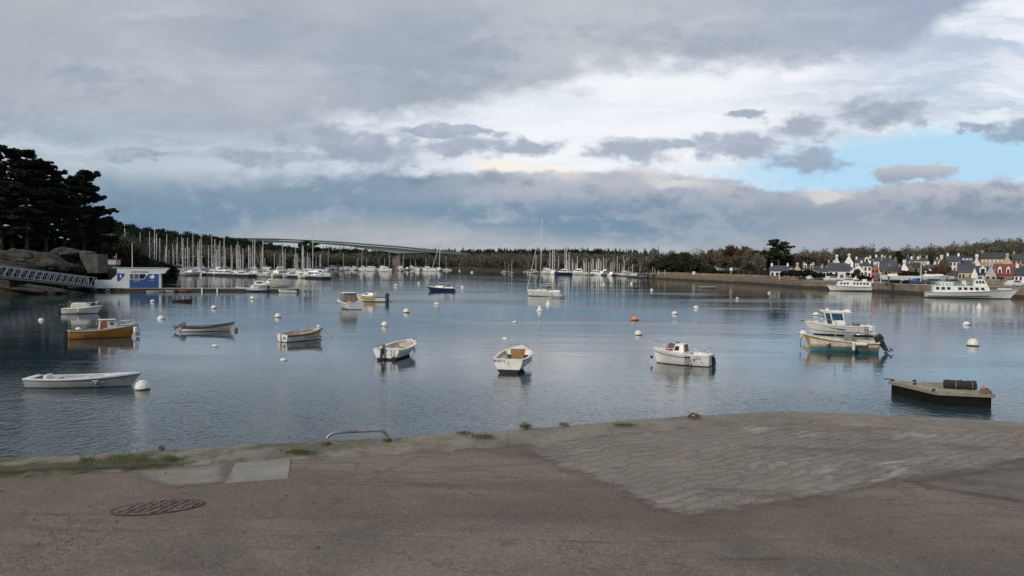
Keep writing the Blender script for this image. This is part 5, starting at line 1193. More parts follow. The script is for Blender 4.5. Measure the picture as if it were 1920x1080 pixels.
# office
OD = DP+.3; ox = X_(219, OD)
office = thing('harbour_office', 'white harbour office with blue panel and slanted windows on the pontoon', 'building', (ox, OD, 0))
OT = R(20); office.rotation_euler = (0, 0, OT)
def lx(px): k = (px-960)/F; return (k*OD-ox)/(math.cos(OT)-k*math.sin(OT))
def lz(px, py): return Zof(px, py, OD+lx(px)*math.sin(OT))
zb = .62; q = MB()
q.xprism([(lx(219), zb), (lx(301), zb), (lx(301), lz(300, 513)), (lx(308), lz(300, 513)), (lx(313), lz(300, 506)), (lx(316), lz(300, 504)), (lx(316), lz(300, 502.6)), (lx(219), lz(219, 503))], 0, 3.6); q.build('wall', mat('office_white', (.60, .62, .62), .6, .08), office)
q = MB(); q.xprism([(lx(176), zb), (lx(219), zb), (lx(219), lz(219, 514)), (lx(207.5), lz(207, 525)), (lx(177), lz(177, 524.5))], -.02, .25); q.build('ramp_wall', mat('office_white', None), office)
q = MB(); q.xprism([(lx(242.5), zb+.05), (lx(297), zb+.05), (lx(297), lz(297, 513.6)), (lx(278), lz(278, 513.6)), (lx(269.8), lz(270, 523.8)), (lx(242.5), lz(242, 523.8))], -.05, .0); q.build('cladding', BLUE, office)
q = MB(); q.xprism([(lx(219.6), lz(219, 512)), (lx(233), lz(233, 513)), (lx(232.8), lz(233, 517)), (lx(223.5), lz(223, 527)), (lx(219.6), lz(219, 527))], -.04, 0); q.build('information_panel', BLUE, office)
q = MB(); q.box((lx(226), -.06, lz(226, 518.5)), (.22, .03, .5)); q.box((lx(226), -.06, lz(226, 515.2)), (.24, .03, .14)); q.build('information_mark', WHITEP, office)
for x0_, x1_ in ((243.2, 250.6), (251.8, 259.8)):
    q = MB(); q.xprism([(lx(x0_), lz(x0_, 522.9)), (lx(x1_), lz(x1_, 522.9)), (lx(x1_), lz(x1_, 513.8)), (lx(x0_), lz(x0_, 513.8))], -.03, 0); q.build('window', mat('office_glass', (.10, .12, .15), .1, .2), office)
q = MB(); q.xprism([(lx(261), lz(261, 522.9)), (lx(269), lz(269, 522.9)), (lx(273.5), lz(273, 517)), (lx(272), lz(272, 513.8)), (lx(261), lz(261, 513.8))], -.03, 0); q.build('window', GLS, office)
q = MB(); yy = -.075
for a_, b2 in (((242.5, 523.5), (269.5, 523.5)), ((269.5, 523.5), (277.5, 513.4)), ((277.5, 513.3), (300, 513.3)), ((251.2, 523.5), (251.2, 513.4)), ((260.4, 523.5), (260.4, 513.4))):
    q.tube((lx(a_[0]), yy, lz(a_[0], a_[1])), (lx(b2[0]), yy, lz(b2[0], b2[1])), .045, 5)
q.build('window_frame', WHITEP, office)
text_mesh('SAINTE MARINE', .46, GREYD, 'lettering', office, (lx(262), -.03, lz(262, 510)), (R(90), 0, 0), .01, sx=.95)
text_mesh('ACCUEIL', .32, WHITEP, 'lettering', office, (lx(256), -.075, lz(256, 526.3)), (R(90), 0, 0), .01, sx=1.0)
text_mesh('COMBRIT', .22, WHITEP, 'lettering', office, (lx(284), -.075, lz(284, 526)), (R(90), 0, 0), .01)
q = MB(); zl = lz(284, 519); xl = lx(284)
q.xprism([(xl-.55, zl-.05), (xl-.1, zl-.1), (xl-.2, zl-.32), (xl+.05, zl-.4), (xl+.45, zl-.25), (xl+.55, zl+.1), (xl+.35, zl+.45), (xl+.1, zl+.5), (xl+.2, zl+.3), (xl-.1, zl+.3), (xl-.2, zl+.1), (xl-.5, zl+.05)], -.08, -.05); q.build('logo', WHITEP, office)
q = MB(); q.box((lx(260), 1.8, lz(260, 502.2)), (lx(316)-lx(219)+.1, 3.8, .12)); q.build('roof', mat('roof_grey', (.35, .36, .36), .8, .1), office)
# lamp mast behind the office
p = P(248, OD+5); o = thing('mast_pole', 'slim pale mast standing behind the blue office', 'pole', (p.x, p.y, 0)); q = MB(); zt_ = Zof(248, 456, OD+5)
q.tube((0, 0, -1), (0, 0, zt_), .09, 8, .05); q.build('pole', MAST, o); q = MB()
for z in (zt_*.45, zt_*.6, zt_*.75, zt_-.2): q.box((0, 0, z), (.3, .12, .10))
q.build('fitting', GREYD, o)
# gangway
ga = P(-70, 118, 492); gb = P(181, 151, 536)
ga.z = Zof(-70, 509, 118); gb.z = Zof(181, 536, 151)-.05
gd = gb-ga; gl = math.hypot(gd.x, gd.y); o = thing('gangway', 'long sloping aluminium truss gangway down to the pontoon', 'gangway', ga, math.atan2(gd.y, gd.x))
sl_ = (gb.z-ga.z)/gl; hgt = 1.55; gal = mat('gangway_alloy', (.34, .36, .40), .5, .1, metal=.3)
gz = lambda x: sl_*x
for y_ in (0.0, 1.6):
    q = MB(); q.tube((0, y_, gz(0)), (gl, y_, gz(gl)), .075, 6); q.tube((0, y_, gz(0)-.32), (gl, y_, gz(gl)-.28), .06, 6); q.tube((0, y_, gz(0)+hgt), (gl, y_, gz(gl)+hgt), .075, 6); q.build('chord', gal, o)
    n_ = 19
    for i in range(n_):
        xa = gl*i/n_; xm = gl*(i+.5)/n_; xb = gl*(i+1)/n_
        q = MB(); q.tube((xa, y_, gz(xa)), (xm, y_, gz(xm)+hgt), .04, 5); q.tube((xm, y_, gz(xm)+hgt), (xb, y_, gz(xb)), .04, 5); q.tube((xa, y_, gz(xa)), (xa, y_, gz(xa)-.32), .04, 5); q.build('brace', gal, o)
    q = MB(); q.tube((gl, y_, gz(gl)-.3), (gl, y_, gz(gl)+hgt), .06, 6); q.build('end_post', gal, o)
q = MB(); q.hexa([(0, .05, gz(0)-.08), (gl, .05, gz(gl)-.08), (gl, 1.55, gz(gl)-.08), (0, 1.55, gz(0)-.08)], [(0, .05, gz(0)-.02), (gl, .05, gz(gl)-.02), (gl, 1.55, gz(gl)-.02), (0, 1.55, gz(0)-.02)]); q.build('walkway', GREYD, o)
# RIB and small boats on the pontoon
def rib(px, py, L, th, lab, name='inflatable_boat'):
    x, y, _ = at(px, py); o = thing(name, lab, 'boat', (x, y+.6, 0), th)
    q = MB(); q.smooth = True; h_ = L/2
    pts = [(-h_, .85, .40), (-h_*.4, .9, .42), (h_*.3, .85, .50), (h_*.8, .45, .72), (h_, 0, .86), (h_*.8, -.45, .72), (h_*.3, -.85, .50), (-h_*.4, -.9, .42), (-h_, -.85, .40)]
    q.path(pts, [.14]+[.26]*7+[.14], 10); q.build('tube', GREYP, o)
    H = Hull(L*.95, 1.5, .35, .6, transom=.9, rake=.5); H.outer([GREYP, AFB], o, .05); H.liner(GREYD, o, .25, .05, t1=.92)
    q = MB(); q.box((-.2, 0, .75), (.7, .6, .8)); bevel(q.build('console', GW, o), .06); q = MB(); q.box((-1.1, 0, .6), (.5, .8, .6)); bevel(q.build('seat', GW2, o), .05)
    q = MB(); q.box((1.2, 0, .6), (1.1, .9, .28), ry=.1); bevel(q.build('bow_locker', GW, o), .06)
    outboard(o, -h_-.05, .75, .1, 1.2); return o
rib(470, 547, 6.8, R(176), 'large grey rigid inflatable with seats alongside the outer pontoon')
def simple_boat(px, py, L, B, th, lab, hm, cabin_=True, eng=True, name='motor_boat', cat='boat', fs=.5, fb=.75):
    x, y, _ = at(px, py); o = thing(name, lab, cat, (x, y+.7, 0), th); H = Hull(L, B, fs, fb, transom=.82, rake=.4, n=14)
    H.outer([hm, AFB], o, .05); H.liner(LIN, o, .2, .08, t1=.88); H.gunwale(GREYD if hm is not GREYD else GW, o, .08, .05)
    if cabin_:
        ba, tp, f_ = cab_pts(-.2, L*.28, B*.55, B*.35, fs, -.1, L*.18, B*.45, B*.3, fs+.7); cabin(o, ba, tp, GW, 'cabin', .06); pane(o, f_['right'], .2, .8, .35, .8); pane(o, f_['left'], .2, .8, .35, .8); pane(o, f_['aft'], .2, .8, .1, .8)
    else:
        for x in (-L*.2, L*.12): q = MB(); q.box((x, 0, fs*.75), (.22, B*.75, .04)); q.build('thwart', GW2, o)
    if eng: outboard(o, -L/2-.1, fs, .15, .9)
    return o
simple_boat(537, 549, 3.9, 1.5, R(178), 'small white open boat at the far end of the pontoon', GW, False, True)
simple_boat(290, 548, 3.4, 1.3, R(3), 'low cream dinghy tied to the pontoon below the office', GW2, False, False, 'tender', fs=.3, fb=.4)
simple_boat(313, 548, 2.8, 1.2, R(170), 'small grey tender between the cream dinghy and the red one', GREYP, False, True, 'tender', fs=.3, fb=.4)
simple_boat(342, 548, 3.2, 1.3, R(5), 'bright red dinghy tied to the pontoon', mat('dinghy_red', (.50, .06, .04), .5, .2), False, True, 'tender', fs=.38, fb=.5)
# covered boats rafted behind the pontoon end
for i, (px, py, L, lab) in enumerate([(520, 540, 5.5, 'beige tarpaulin covered boat behind the outer pontoon'), (505, 536, 5.0, 'small cabin boat left of the tarpaulin covered boat'), (488, 541, 4.5, 'white cabin boat behind the grey inflatable')]):
    x, y, _ = at(px, py); o = thing('moored_boat', lab, 'boat', (x, y+1, 0), R([15, 160, 12][i])); H = Hull(L, 2.0, .7, 1.0, n=14); H.outer([[GW2, GW, GW][i], AFB], o, .06); H.deck([GW2, GW, GW][i], o, 0, name='deck')
    ba, tp, f_ = cab_pts(-L*.4, L*.3, 1.7, .9, .8, -L*.3, L*.05, .5 if i == 0 else 1.2, .4 if i == 0 else .9, 2.1 if i == 0 else 1.7); cabin(o, ba, tp, [mat('tarpaulin_beige', (.36, .33, .26), .9, .15), GW, GW][i], ['tarpaulin', 'cabin', 'cabin'][i], .1)
    if i: pane(o, f_['right'], .2, .8, .4, .8); pane(o, f_['left'], .2, .8, .4, .8)
# breakwater pontoons
bkm = mat('breakwater_dark', (.012, .013, .016), .7, .3); bkd = mat('breakwater_deck', (.44, .46, .48), .8, .1)
pontoon('dark floating breakwater nearest the blue office', 318, 352, 466, 306, 3.5, 1.05, bkd, bkm, 'floating breakwaters of the marina', 'breakwater_pontoon')
pontoon('pale low pontoon linking the two dark breakwaters', 468, 308, 528, 312, 3.0, .5, bkd, pond, 'floating breakwaters of the marina', 'breakwater_pontoon')
pontoon('dark floating breakwater at the outer end of the left marina', 525, 308, 604, 279, 3.5, .95, bkd, bkm, 'floating breakwaters of the marina', 'breakwater_pontoon')
for pxa, Da, pxb, Db in ((300, 378, 610, 330), (290, 405, 600, 372), (1065, 470, 1214, 384)):
    pontoon('long pontoon walkway between the berthed yachts', pxa, Da, pxb, Db, 2.0, .5, pond, ponm, 'pontoon walkways inside the marinas')
# wide cream launch and white work launch on the outer breakwater end
simple_boat(578, 522, 8.5, 3.0, R(178), 'white cabin launch with square wheelhouse at the end of the breakwater', GW, True, False, 'cabin_launch', fs=1.1, fb=1.5)
simple_boat(603, 521, 4.5, 2.2, R(100), 'small white launch stern on at the tip of the breakwater', GW, True, True, 'cabin_launch', fs=.9, fb=1.2)

# ================================================================ MARINA BOATS
def sail_proto(L, hullm, cov, seed):
    o = thing('sailing_boat', None, 'sailing boat'); H = Hull(L, L*.31, L*.10, L*.125, transom=.72, rake=L*.08, n=12, draft=.3)
    H.outer([hullm, AFB], o, .12); H.deck(GW, o, 0, crown=.06, name='deck')
    ba, tp, f_ = cab_pts(-L*.12, L*.22, L*.19, L*.12, L*.105, -L*.10, L*.16, L*.15, L*.09, L*.155); c = MB(); c.hexa(ba, tp); cb = c.build('coachroof', GW, o)
    q = MB(); q.pane(f_['left'], .1, .8, .3, .75, .02, .03); q.pane(f_['right'], .1, .8, .3, .75, .02, .03); q.build('window', GLS, cb)
    mh = 14.0*L/11; q = MB(); q.tube((L*.08, 0, L*.14), (L*.07, 0, mh), .125, 6, .09)
    for k, wd in ((.45, .08), (.7, .06)): q.tube((L*.08, -L*wd, mh*k), (L*.08, L*wd, mh*k), .035, 4)
    q.build('mast', MAST, o)
    q = MB(); q.tube((L*.08, 0, L*.22), (-L*.34, 0, L*.23), .14, 6, .10); q.tube((L*.06, 0, L*.25), (-L*.32, 0, L*.25), .17, 6, .11); q.build('boom_cover', cov, o)
    q = MB(); q.tube((L*.49, 0, L*.13), (L*.075, 0, mh*.90), .035 if seed % 2 else .012, 4, .02)
    q.build('furled_jib', mat('jib_' + cov.name, tuple(.5 for _ in range(3)), .8, .1, objrand=.3), o)
    if seed % 2:
        q = MB(); q.hexa([(-L*.2, -L*.10, L*.12), (-L*.08, -L*.10, L*.13), (-L*.08, L*.10, L*.13), (-L*.2, L*.10, L*.12)], [(-L*.19, -L*.08, L*.21), (-L*.12, -L*.08, L*.21), (-L*.12, L*.08, L*.21), (-L*.19, L*.08, L*.21)]); q.build('spray_hood', cov, o)
    return o
def motor_proto(L, hullm, fly):
    o = thing('motor_cruiser', None, 'motor boat'); H = Hull(L, L*.34, L*.14, L*.18, transom=.9, rake=L*.12, n=10, draft=.3); H.outer([hullm, AFB], o, .1); H.deck(GW, o, 0, name='deck')
    ba, tp, f_ = cab_pts(-L*.25, L*.28, L*.28, L*.18, L*.15, -L*.22, L*.12, L*.24, L*.16, L*.29); c = MB(); c.hexa(ba, tp); cb = c.build('cabin', GW, o)
    q = MB()
    for k in ('left', 'right', 'front'): q.pane(f_[k], .08, .9, .35, .8, .02, .03)
    q.build('window', GLS, cb)
    if fly: q = MB(); q.box((-L*.06, 0, L*.31), (L*.26, L*.2, L*.04)); q.tube((-L*.15, 0, L*.3), (-L*.18, 0, L*.45), .05, 4); q.build('flybridge', GW, o)
    return o
SPR = [sail_proto(10, GW, CANB, 0), sail_proto(10, GW, CANV, 1), sail_proto(10, GW2, CANW, 2), sail_proto(10, NAVY, CANB, 3)]
SLB = ['berthed sailing boat with white hull and blue sail cover', 'berthed sailing boat with white hull and grey sail cover', 'berthed sailing boat with cream hull and pale sail cover', 'berthed sailing boat with dark navy hull']
MPR = [motor_proto(7, GW, False), motor_proto(8.5, GW, True), motor_proto(6, GREYP, False)]
MLB = ['white motor cruiser without flybridge berthed', 'white motor cruiser with flybridge berthed', 'small grey motor boat berthed']
fresh = set()
def put(pl, i, lab, loc, rz, sc_, group):
    if (id(pl), i) in fresh: o = dup(pl[i], loc, rz, lab, group, sc_)
    else: fresh.add((id(pl), i)); o = pl[i]; o.location = loc; o.rotation_euler = (0, 0, rz); o.scale = (sc_,)*3; o['label'] = lab; o['group'] = group
    return o
rb_ = random.Random(11)
def berth(px, ytop, D, zone, gname, kmast=None, rz=None):
    p = P(px, D); mh = max(6.0, Zof(px, ytop, D)); sc_ = min(mh/12.73, 1.25)
    i = rb_.choices(range(4), (5, 4, 3, 1))[0]; rz = rb_.choice((R(20), R(200), R(160), R(-10), R(80), R(262)))+rb_.uniform(-.15, .15) if rz is None else rz
    o = put(SPR, i, SLB[i]+' '+zone, (p.x, p.y, 0), rz, sc_, gname); 
    if mh/12.73 > 1.25: o.scale = (sc_, sc_, mh/12.73)
    o.rotation_euler = (R(rb_.uniform(-.8, .8)), R(rb_.uniform(-.6, .6)), rz); return o
LM = [(232, 419), (262, 436), (283, 434), (292, 428), (298, 438), (304, 447), (309, 462), (315, 439), (321, 458), (329, 459), (334, 445), (338, 444), (345, 447), (354, 446), (359, 437), (372, 453), (376, 441), (379, 449), (389, 460), (395, 439), (400, 448), (408, 468), (415, 452), (422, 443), (434, 476), (445, 453), (451, 460), (463, 460), (471, 452), (481, 451), (496, 452), (512, 475), (524, 476), (534, 475), (554, 475), (560, 476), (573, 480), (580, 475), (594, 480), (599, 478)]
zl_, gl_ = 'in the left marina', 'sailing boats berthed in the left marina'
for px, yt in LM: berth(px, yt, rb_.uniform(325, 415) if px > 300 else rb_.uniform(330, 400), zl_, gl_)
for _ in range(42):
    px = rb_.uniform(290, 600); berth(px, rb_.uniform(458, 485), rb_.uniform(330, 430), zl_, gl_)
o = berth(591, 424, 318, 'x', gl_, rz=R(176)); o['label'] = 'sailing boat with the tallest mast of the left marina, at its outer end'; del o['group']
MM = [(572, 480), (579, 475), (600, 477), (617, 468), (645, 474), (672, 482), (681, 467), (689, 482), (720, 483), (729, 470), (712, 486), (756, 476), (754, 488), (770, 486), (778, 487), (799, 481), (838, 481), (862, 492)]
for px, yt in MM[3:]: berth(px, yt, rb_.uniform(560, 700), 'moored below the bridge', 'sailing boats moored below the bridge')
for px, yt, D in ((946, 496, 520), (955, 496, 505), (960, 487, 470), (989, 491, 560)): berth(px, yt, D, 'in the far channel', 'sailing boats moored in the far channel')
RMt = [(1003, 481), (1031, 478), (1039, 470), (1047, 484), (1059, 468), (1065, 478), (1071, 488), (1075, 496), (1081, 485), (1093, 493), (1100, 490), (1110, 489), (1114, 492), (1117, 499), (1126, 496), (1130, 488), (1135, 489), (1145, 494), (1150, 490), (1159, 486), (1163, 497), (1169, 485), (1172, 492), (1176, 489), (1181, 486), (1187, 496), (1195, 492), (1200, 497), (1204, 490), (1207, 485), (1209, 495), (1214, 488), (1217, 497), (1223, 488)]
for px, yt in RMt: berth(px, yt-5, np.interp(px, [1000, 1100, 1225], [480, 455, 395])+rb_.uniform(-15, 25), 'in the right marina', 'sailing boats in the right marina')
for _ in range(48): px = rb_.uniform(1060, 1214); berth(px, rb_.uniform(484, 498), np.interp(px, [1000, 1100, 1225], [480, 455, 400])+rb_.uniform(-10, 40), 'in the right marina', 'sailing boats in the right marina')
for px, yt in ((1040, 455), (1059, 463)): o = berth(px, yt, 450, 'x', 'g'); o['label'] = 'one of two tall masted ketches at the outer end of the right marina'; o['group'] = 'tall masted boats off the right marina'
def mb(px, D, zone, gname, sc_=None):
    i = rb_.choices(range(3), (4, 3, 2))[0]; p = P(px, D); put(MPR, i, MLB[i]+' '+zone, (p.x, p.y, 0), rb_.uniform(0, 6.28), sc_ or rb_.uniform(.75, 1.25), gname)
for _ in range(62): mb(rb_.uniform(285, 603), rb_.uniform(322, 440), 'in the left marina', 'motor boats berthed in the left marina')
for k in range(15): mb(325+k*9.3+rb_.uniform(-2, 2), np.interp(325+k*9.3, [318, 466], [357, 312]), 'behind the dark breakwater', 'motor boats along the breakwater')
for k in range(7): mb(530+k*9.5, np.interp(530+k*9.5, [525, 604], [313, 286]), 'behind the dark breakwater', 'motor boats along the breakwater')
for _ in range(30): mb(rb_.uniform(604, 832), rb_.uniform(540, 700), 'on moorings below the bridge', 'motor boats moored below the bridge', rb_.uniform(.9, 1.4))
for _ in range(19): px = rb_.uniform(1012, 1216); mb(px, np.interp(px, [1000, 1100, 1225], [475, 440, 382])+rb_.uniform(-8, 20), 'along the right hand marina', 'motor boats in the right marina')
for px, D in ((613, 470), (640, 520), (677, 500), (693, 515), (724, 500), (752, 520), (800, 560), (1038, 440)): mb(px, D, 'at the outer edge of the far moorings', 'motor boats at the edge of the far moorings', 1.2)
p = P(1056, 430); put(MPR, 1, 'dark hulled motor yacht at the outer end of the right marina', (p.x, p.y, 0), R(175), 1.2, None)
for o_ in list(bpy.data.objects):
    if o_.get('group') == 'sailing boats in the right marina':
        for c_ in o_.children:
            if c_.name.startswith('mast'): c_.scale = (1.6, 1.6, 1.0); c_.location.x -= .5
del_o = [o for o in bpy.data.objects if o.get('label', '').startswith('dark hulled motor yacht')][0]
if 'group' in del_o: del del_o['group']
for ch in del_o.children:
    if ch.name.startswith('hull'): ch.data = ch.data.copy(); ch.data.materials[0] = NAVY
o, _l = pontoon('black barge like pontoon in front of the right marina', 1176, 376, 1212, 364, 3, .7, bkd, bkm)

# ================================================================ TREES
def leafmat(name, c, c2, objr=.3):
    m_, t, b = custom(name); v = t.node('ShaderNodeTexCoord').outputs['Object']
    g_ = t.node('ShaderNodeNewGeometry')
    cc = t.mix(t.ss(t.noise(v, .55, 3, .6), .3, .7), c, c2); cc = t.mix(t.m('MULTIPLY', g_.outputs['Random Per Island'], .55), cc, tuple(x*.45 for x in c))
    oi = t.node('ShaderNodeObjectInfo'); cc = t.mix(1.0, cc, t.mix(oi.outputs['Random'], (1-objr,)*3, (1+objr, 1+objr*.8, 1+objr*.7)), 'MULTIPLY')
    t.put(b.inputs['Base Color'], cc); b.inputs['Roughness'].default_value = .85; b.inputs['Specular IOR Level'].default_value = .12
    return m_
M_CED = leafmat('needles_cedar', (.013, .020, .012), (.036, .046, .028)); M_PINE = leafmat('needles_pine', (.022, .040, .022), (.045, .068, .035))
M_BARE = leafmat('twigs_brown', (.11, .088, .066), (.19, .155, .118)); M_GREY = leafmat('twigs_grey', (.13, .122, .09), (.205, .19, .14)); M_EVG = leafmat('leaves_evergreen', (.026, .040, .018), (.050, .062, .028))
M_BUSH = leafmat('leaves_bush', (.014, .018, .011), (.035, .035, .020)); BARK = mat('bark', (.10, .08, .06), .9, .4, 2, bump=.5); M_RUST = leafmat('twigs_russet', (.11, .055, .035), (.16, .09, .06))
def leaf_arrays(cen, rad, n, size, r, elong=1.0, outward=0.0, flat=1.0, clumps=14, cr=.32):
    """n quads in an ellipsoid crown made of clumps"""
    k = clumps; u = r.normal(size=(k, 3)); u /= np.linalg.norm(u, axis=1)[:, None]; u *= r.uniform(.35, .85, (k, 1))
    ci = r.integers(0, k, n); q = r.normal(size=(n, 3)); q /= np.linalg.norm(q, axis=1)[:, None]; q *= (r.uniform(0, 1, (n, 1))**.4)*cr*r.uniform(.7, 1.25, (k, 1))[ci]
    q[:, 2] *= flat
    p = (u[ci]+q); p = p*rad+cen
    a = r.normal(size=(n, 3)); a /= np.linalg.norm(a, axis=1)[:, None]
    if outward > 0: d = (p-cen)/rad; d[:, 2] += .5; d /= (np.linalg.norm(d, axis=1)[:, None]+1e-6); a = a*(1-outward)+d*outward; a /= np.linalg.norm(a, axis=1)[:, None]
    b_ = np.cross(a, r.normal(size=(n, 3))); b_ /= (np.linalg.norm(b_, axis=1)[:, None]+1e-9); s_ = size*r.uniform(.6, 1.3, (n, 1))
    A = a*s_*elong; B = b_*s_
    return np.stack([p-A-B*.6, p-A*.2+B, p+A+B*.3, p+A*.1-B], 1)
def quads_obj(name, Q, m_, parent=None):
    Q = np.asarray(Q); n = len(Q); me = bpy.data.meshes.new(name); me.vertices.add(4*n); me.vertices.foreach_set('co', Q.reshape(-1).astype(np.float32))
    me.loops.add(4*n); me.loops.foreach_set('vertex_index', np.arange(4*n, dtype=np.int32)); me.polygons.add(n)
    me.polygons.foreach_set('loop_start', np.arange(0, 4*n, 4, dtype=np.int32)); me.polygons.foreach_set('loop_total', np.full(n, 4, dtype=np.int32))
    me.materials.append(m_); me.update(calc_edges=True); return link(bpy.data.objects.new(name, me), parent)
def limb_tree(kind, h, rx, seed, n=1500, trunk_h=None):
    r = np.random.default_rng(seed); rr = random.Random(seed); o = thing('tree', None, 'tree'); t = MB(); Q = []
    if kind == 'cedar':                         # layered sprays at the ends of long limbs
        t.path([(0, 0, -2), (.1, 0, h*.3), (-.1, .1, h*.65), (.2, 0, h*.93)], [.55, .42, .28, .08], 8)
        for i in range(54):
            f_ = .24+.74*(i/54)**.9; z = h*f_; a = rr.uniform(0, 6.28); ln = rx*(1-.50*((f_-.35)/.65)**2 if f_ > .35 else .9)*rr.uniform(.62, 1.1)
            e = Vector((math.cos(a)*ln, math.sin(a)*ln, z+ln*rr.uniform(.05, .30))); m0 = Vector((math.cos(a+.15)*ln*.5, math.sin(a+.15)*ln*.5, z+ln*.02))
            t.path([(0, 0, z-.3), m0, e], [.13, .09, .03], 5)
            for k in range(7):
                g_ = rr.uniform(.42, 1.05); c_ = Vector((0, 0, z)).lerp(e, g_)+Vector((rr.gauss(0, .8), rr.gauss(0, .8), rr.uniform(-.1, .4))); w_ = rr.uniform(.8, 1.5)
                if rr.random() < .5: t.path([m0.lerp(e, max(0, g_*2-1)), c_], [.035, .015], 3)
                Q.append(leaf_arrays(np.array(c_), np.array([w_, w_, .42]), int(n/54/7), .17, r, 1.6, .3, .8, 5, .5))
        lm_ = M_CED
    elif kind in ('bare', 'grey', 'russet'):
        th = h*.30; t.path([(0, 0, -2), (0, 0, th*.6), (.1, 0, th)], [h*.028, h*.02, h*.016], 7)
        def br(p, d, ln, w_, lv):
            e = p+d*ln; t.path([p, p.lerp(e, .5)+Vector((rr.gauss(0, .04), rr.gauss(0, .04), 0))*ln, e], [w_, w_*.75, w_*.5], 4 if lv > 1 else 3)
            if lv == 0: tips.append(e); return
            for _ in range(3 if lv > 1 else 3):
                dd = (d+Vector((rr.gauss(0, .52), rr.gauss(0, .52), rr.uniform(-.05, .4)))).normalized(); br(e if rr.random() < .6 else p.lerp(e, .7), dd, ln*rr.uniform(.6, .85), w_*.55, lv-1)
        tips = []
        for i in range(5): a = i*1.257+rr.uniform(-.3, .3); br(Vector((0, 0, th*rr.uniform(.7, 1))), Vector((math.cos(a)*.65*rx/h*1.9, math.sin(a)*.65*rx/h*1.9, .8)).normalized(), h*.26, h*.011, 3)
        Q.append(leaf_arrays(np.array([0, 0, h*.64]), np.array([rx, rx, h*.38]), int(n*1.0), .17, r, 4.5, .65, 1, 26, .36)*1.0)
        # twigs: thin long quads
        lm_ = {'bare': M_BARE, 'grey': M_GREY, 'russet': M_RUST}[kind]
    elif kind == 'evergreen':
        t.path([(0, 0, -2), (0, 0, h*.5)], [h*.03, h*.02], 6); Q.append(leaf_arrays(np.array([0, 0, h*.58]), np.array([rx, rx, h*.44]), n, .30, r, 1.2, .2, .8, 26, .38)); lm_ = M_EVG
    elif kind == 'clipped':
        t.path([(0, 0, -2), (0, 0, h*.45)], [.16, .13], 6); Q.append(leaf_arrays(np.array([0, 0, h*.68]), np.array([rx, rx, h*.34]), n, .26, r, 1.2, .1, .9, 20, .42)); lm_ = M_BUSH
    elif kind == 'pine':
        t.path([(0, 0, -2), (.2, 0, h*.4), (0, .2, h*.75)], [h*.03, h*.022, h*.012], 7)
        for i in range(26):
            f_ = .42+.56*(i/26); a = rr.uniform(0, 6.28); ln = rx*(1-.55*((f_-.42)/.58)**2)*rr.uniform(.4, 1.0); c_ = (math.cos(a)*ln, math.sin(a)*ln, h*f_); t.path([(0, 0, h*(f_-.08)), c_], [.12, .04], 4)
            Q.append(leaf_arrays(np.array(c_), np.array([rx*.38, rx*.38, h*.045]), int(n/26), .24, r, 1.5, .2, .9, 7, .5))
        lm_ = M_PINE
    elif kind == 'cypress':
        t.path([(0, 0, -2), (0, 0, h*.4)], [.2, .1], 6)
        for i in range(14): f_ = i/14; Q.append(leaf_arrays(np.array([0, 0, h*(.12+.84*f_)]), np.array([rx*(1-f_)**.6+.15]*2+[h*.09]), int(n/14), .22, r, 1.2, .2, 1, 8, .5))
        lm_ = M_PINE
    elif kind == 'bush':
        t.path([(0, 0, -1), (0, 0, h*.3)], [.1, .06], 5); Q.append(leaf_arrays(np.array([0, 0, h*.42]), np.array([rx, rx, h*.5]), n, .22, r, 1.3, .2, .8, 16, .42)); lm_ = M_BUSH
    t.build('trunk', BARK, o); quads_obj('crown', np.concatenate(Q), lm_, o); return o
def place_tree(o, px, ybot, ytop, D, h0, lab, group=None, first=False, rz=0, wide=1.0, name=None, cat='tree', zb=None):
    p = P(px, D); z0 = ground_z(px, D) if zb is None else zb; zt_ = Zof(px, ytop, D); sc_ = max(.25, (zt_-z0)/h0)
    if not first: o = dup(o, (p.x, p.y, z0), rz, lab, group, sc_)
    o.location = (p.x, p.y, z0); o.rotation_euler = (0, 0, rz); o.scale = (sc_*wide, sc_*wide, sc_); o['label'] = lab; o['category'] = cat
    if group: o['group'] = group
    elif 'group' in o: del o['group']
    if name: o.name = name
    return o
def ground_z(px, D): return ground(px, D)
# headland cedars (left edge)
ced = limb_tree('cedar', 20, 7.0, 3, 42000); ced2 = limb_tree('cedar', 20, 7.5, 9, 42000)
HL = [(ced, -70, 290, 168, 'dark spreading cedar cut by the left edge of the view', 0, 1.05, True), (ced2, 22, 283, 172, 'tallest dark cedar on the headland at the left edge', 1, .95, True), (ced, 86, 308, 176, 'dense dark cedar standing in the middle of the headland', 2.2, .85, False), (ced2, 158, 322, 188, 'open branched cedar whose limbs reach out to the right over the headland wall', 3.3, .66, False),
      (ced, 122, 352, 178, 'lower dark cedar in front of the headland trees above the rocks', 4.4, .8, False), (ced2, 50, 350, 166, 'broad dark cedar above the bare rock slope', 5.0, 1.0, False), (ced, 2, 338, 162, 'dark cedar low on the left above the gangway', 0.7, .95, False), (ced2, 184, 392, 200, 'low dark cedar leaning over the stone retaining wall', 2.7, .85, False)]
for pr, px, yt, D, lab, rz, wd, fi in HL: place_tree(pr, px, 0, yt, D, 20, lab, None, fi, rz, wd, 'cedar_tree')
for i_, (px, yt, D) in enumerate([(-150, 300, 160), (-240, 285, 158), (-330, 300, 150), (-440, 290, 146), (-560, 280, 140), (-700, 285, 132), (-860, 270, 124)]): place_tree((ced, ced2)[i_ % 2], px, 0, yt, D, 20, 'dark cedar of the headland grove beyond the left edge', 'cedars beyond the left edge', False, i_*1.3, 1.0, 'cedar_tree')
bush = limb_tree('bush', 8, 6.0, 5, 9000)
rr = random.Random(8); fi = True
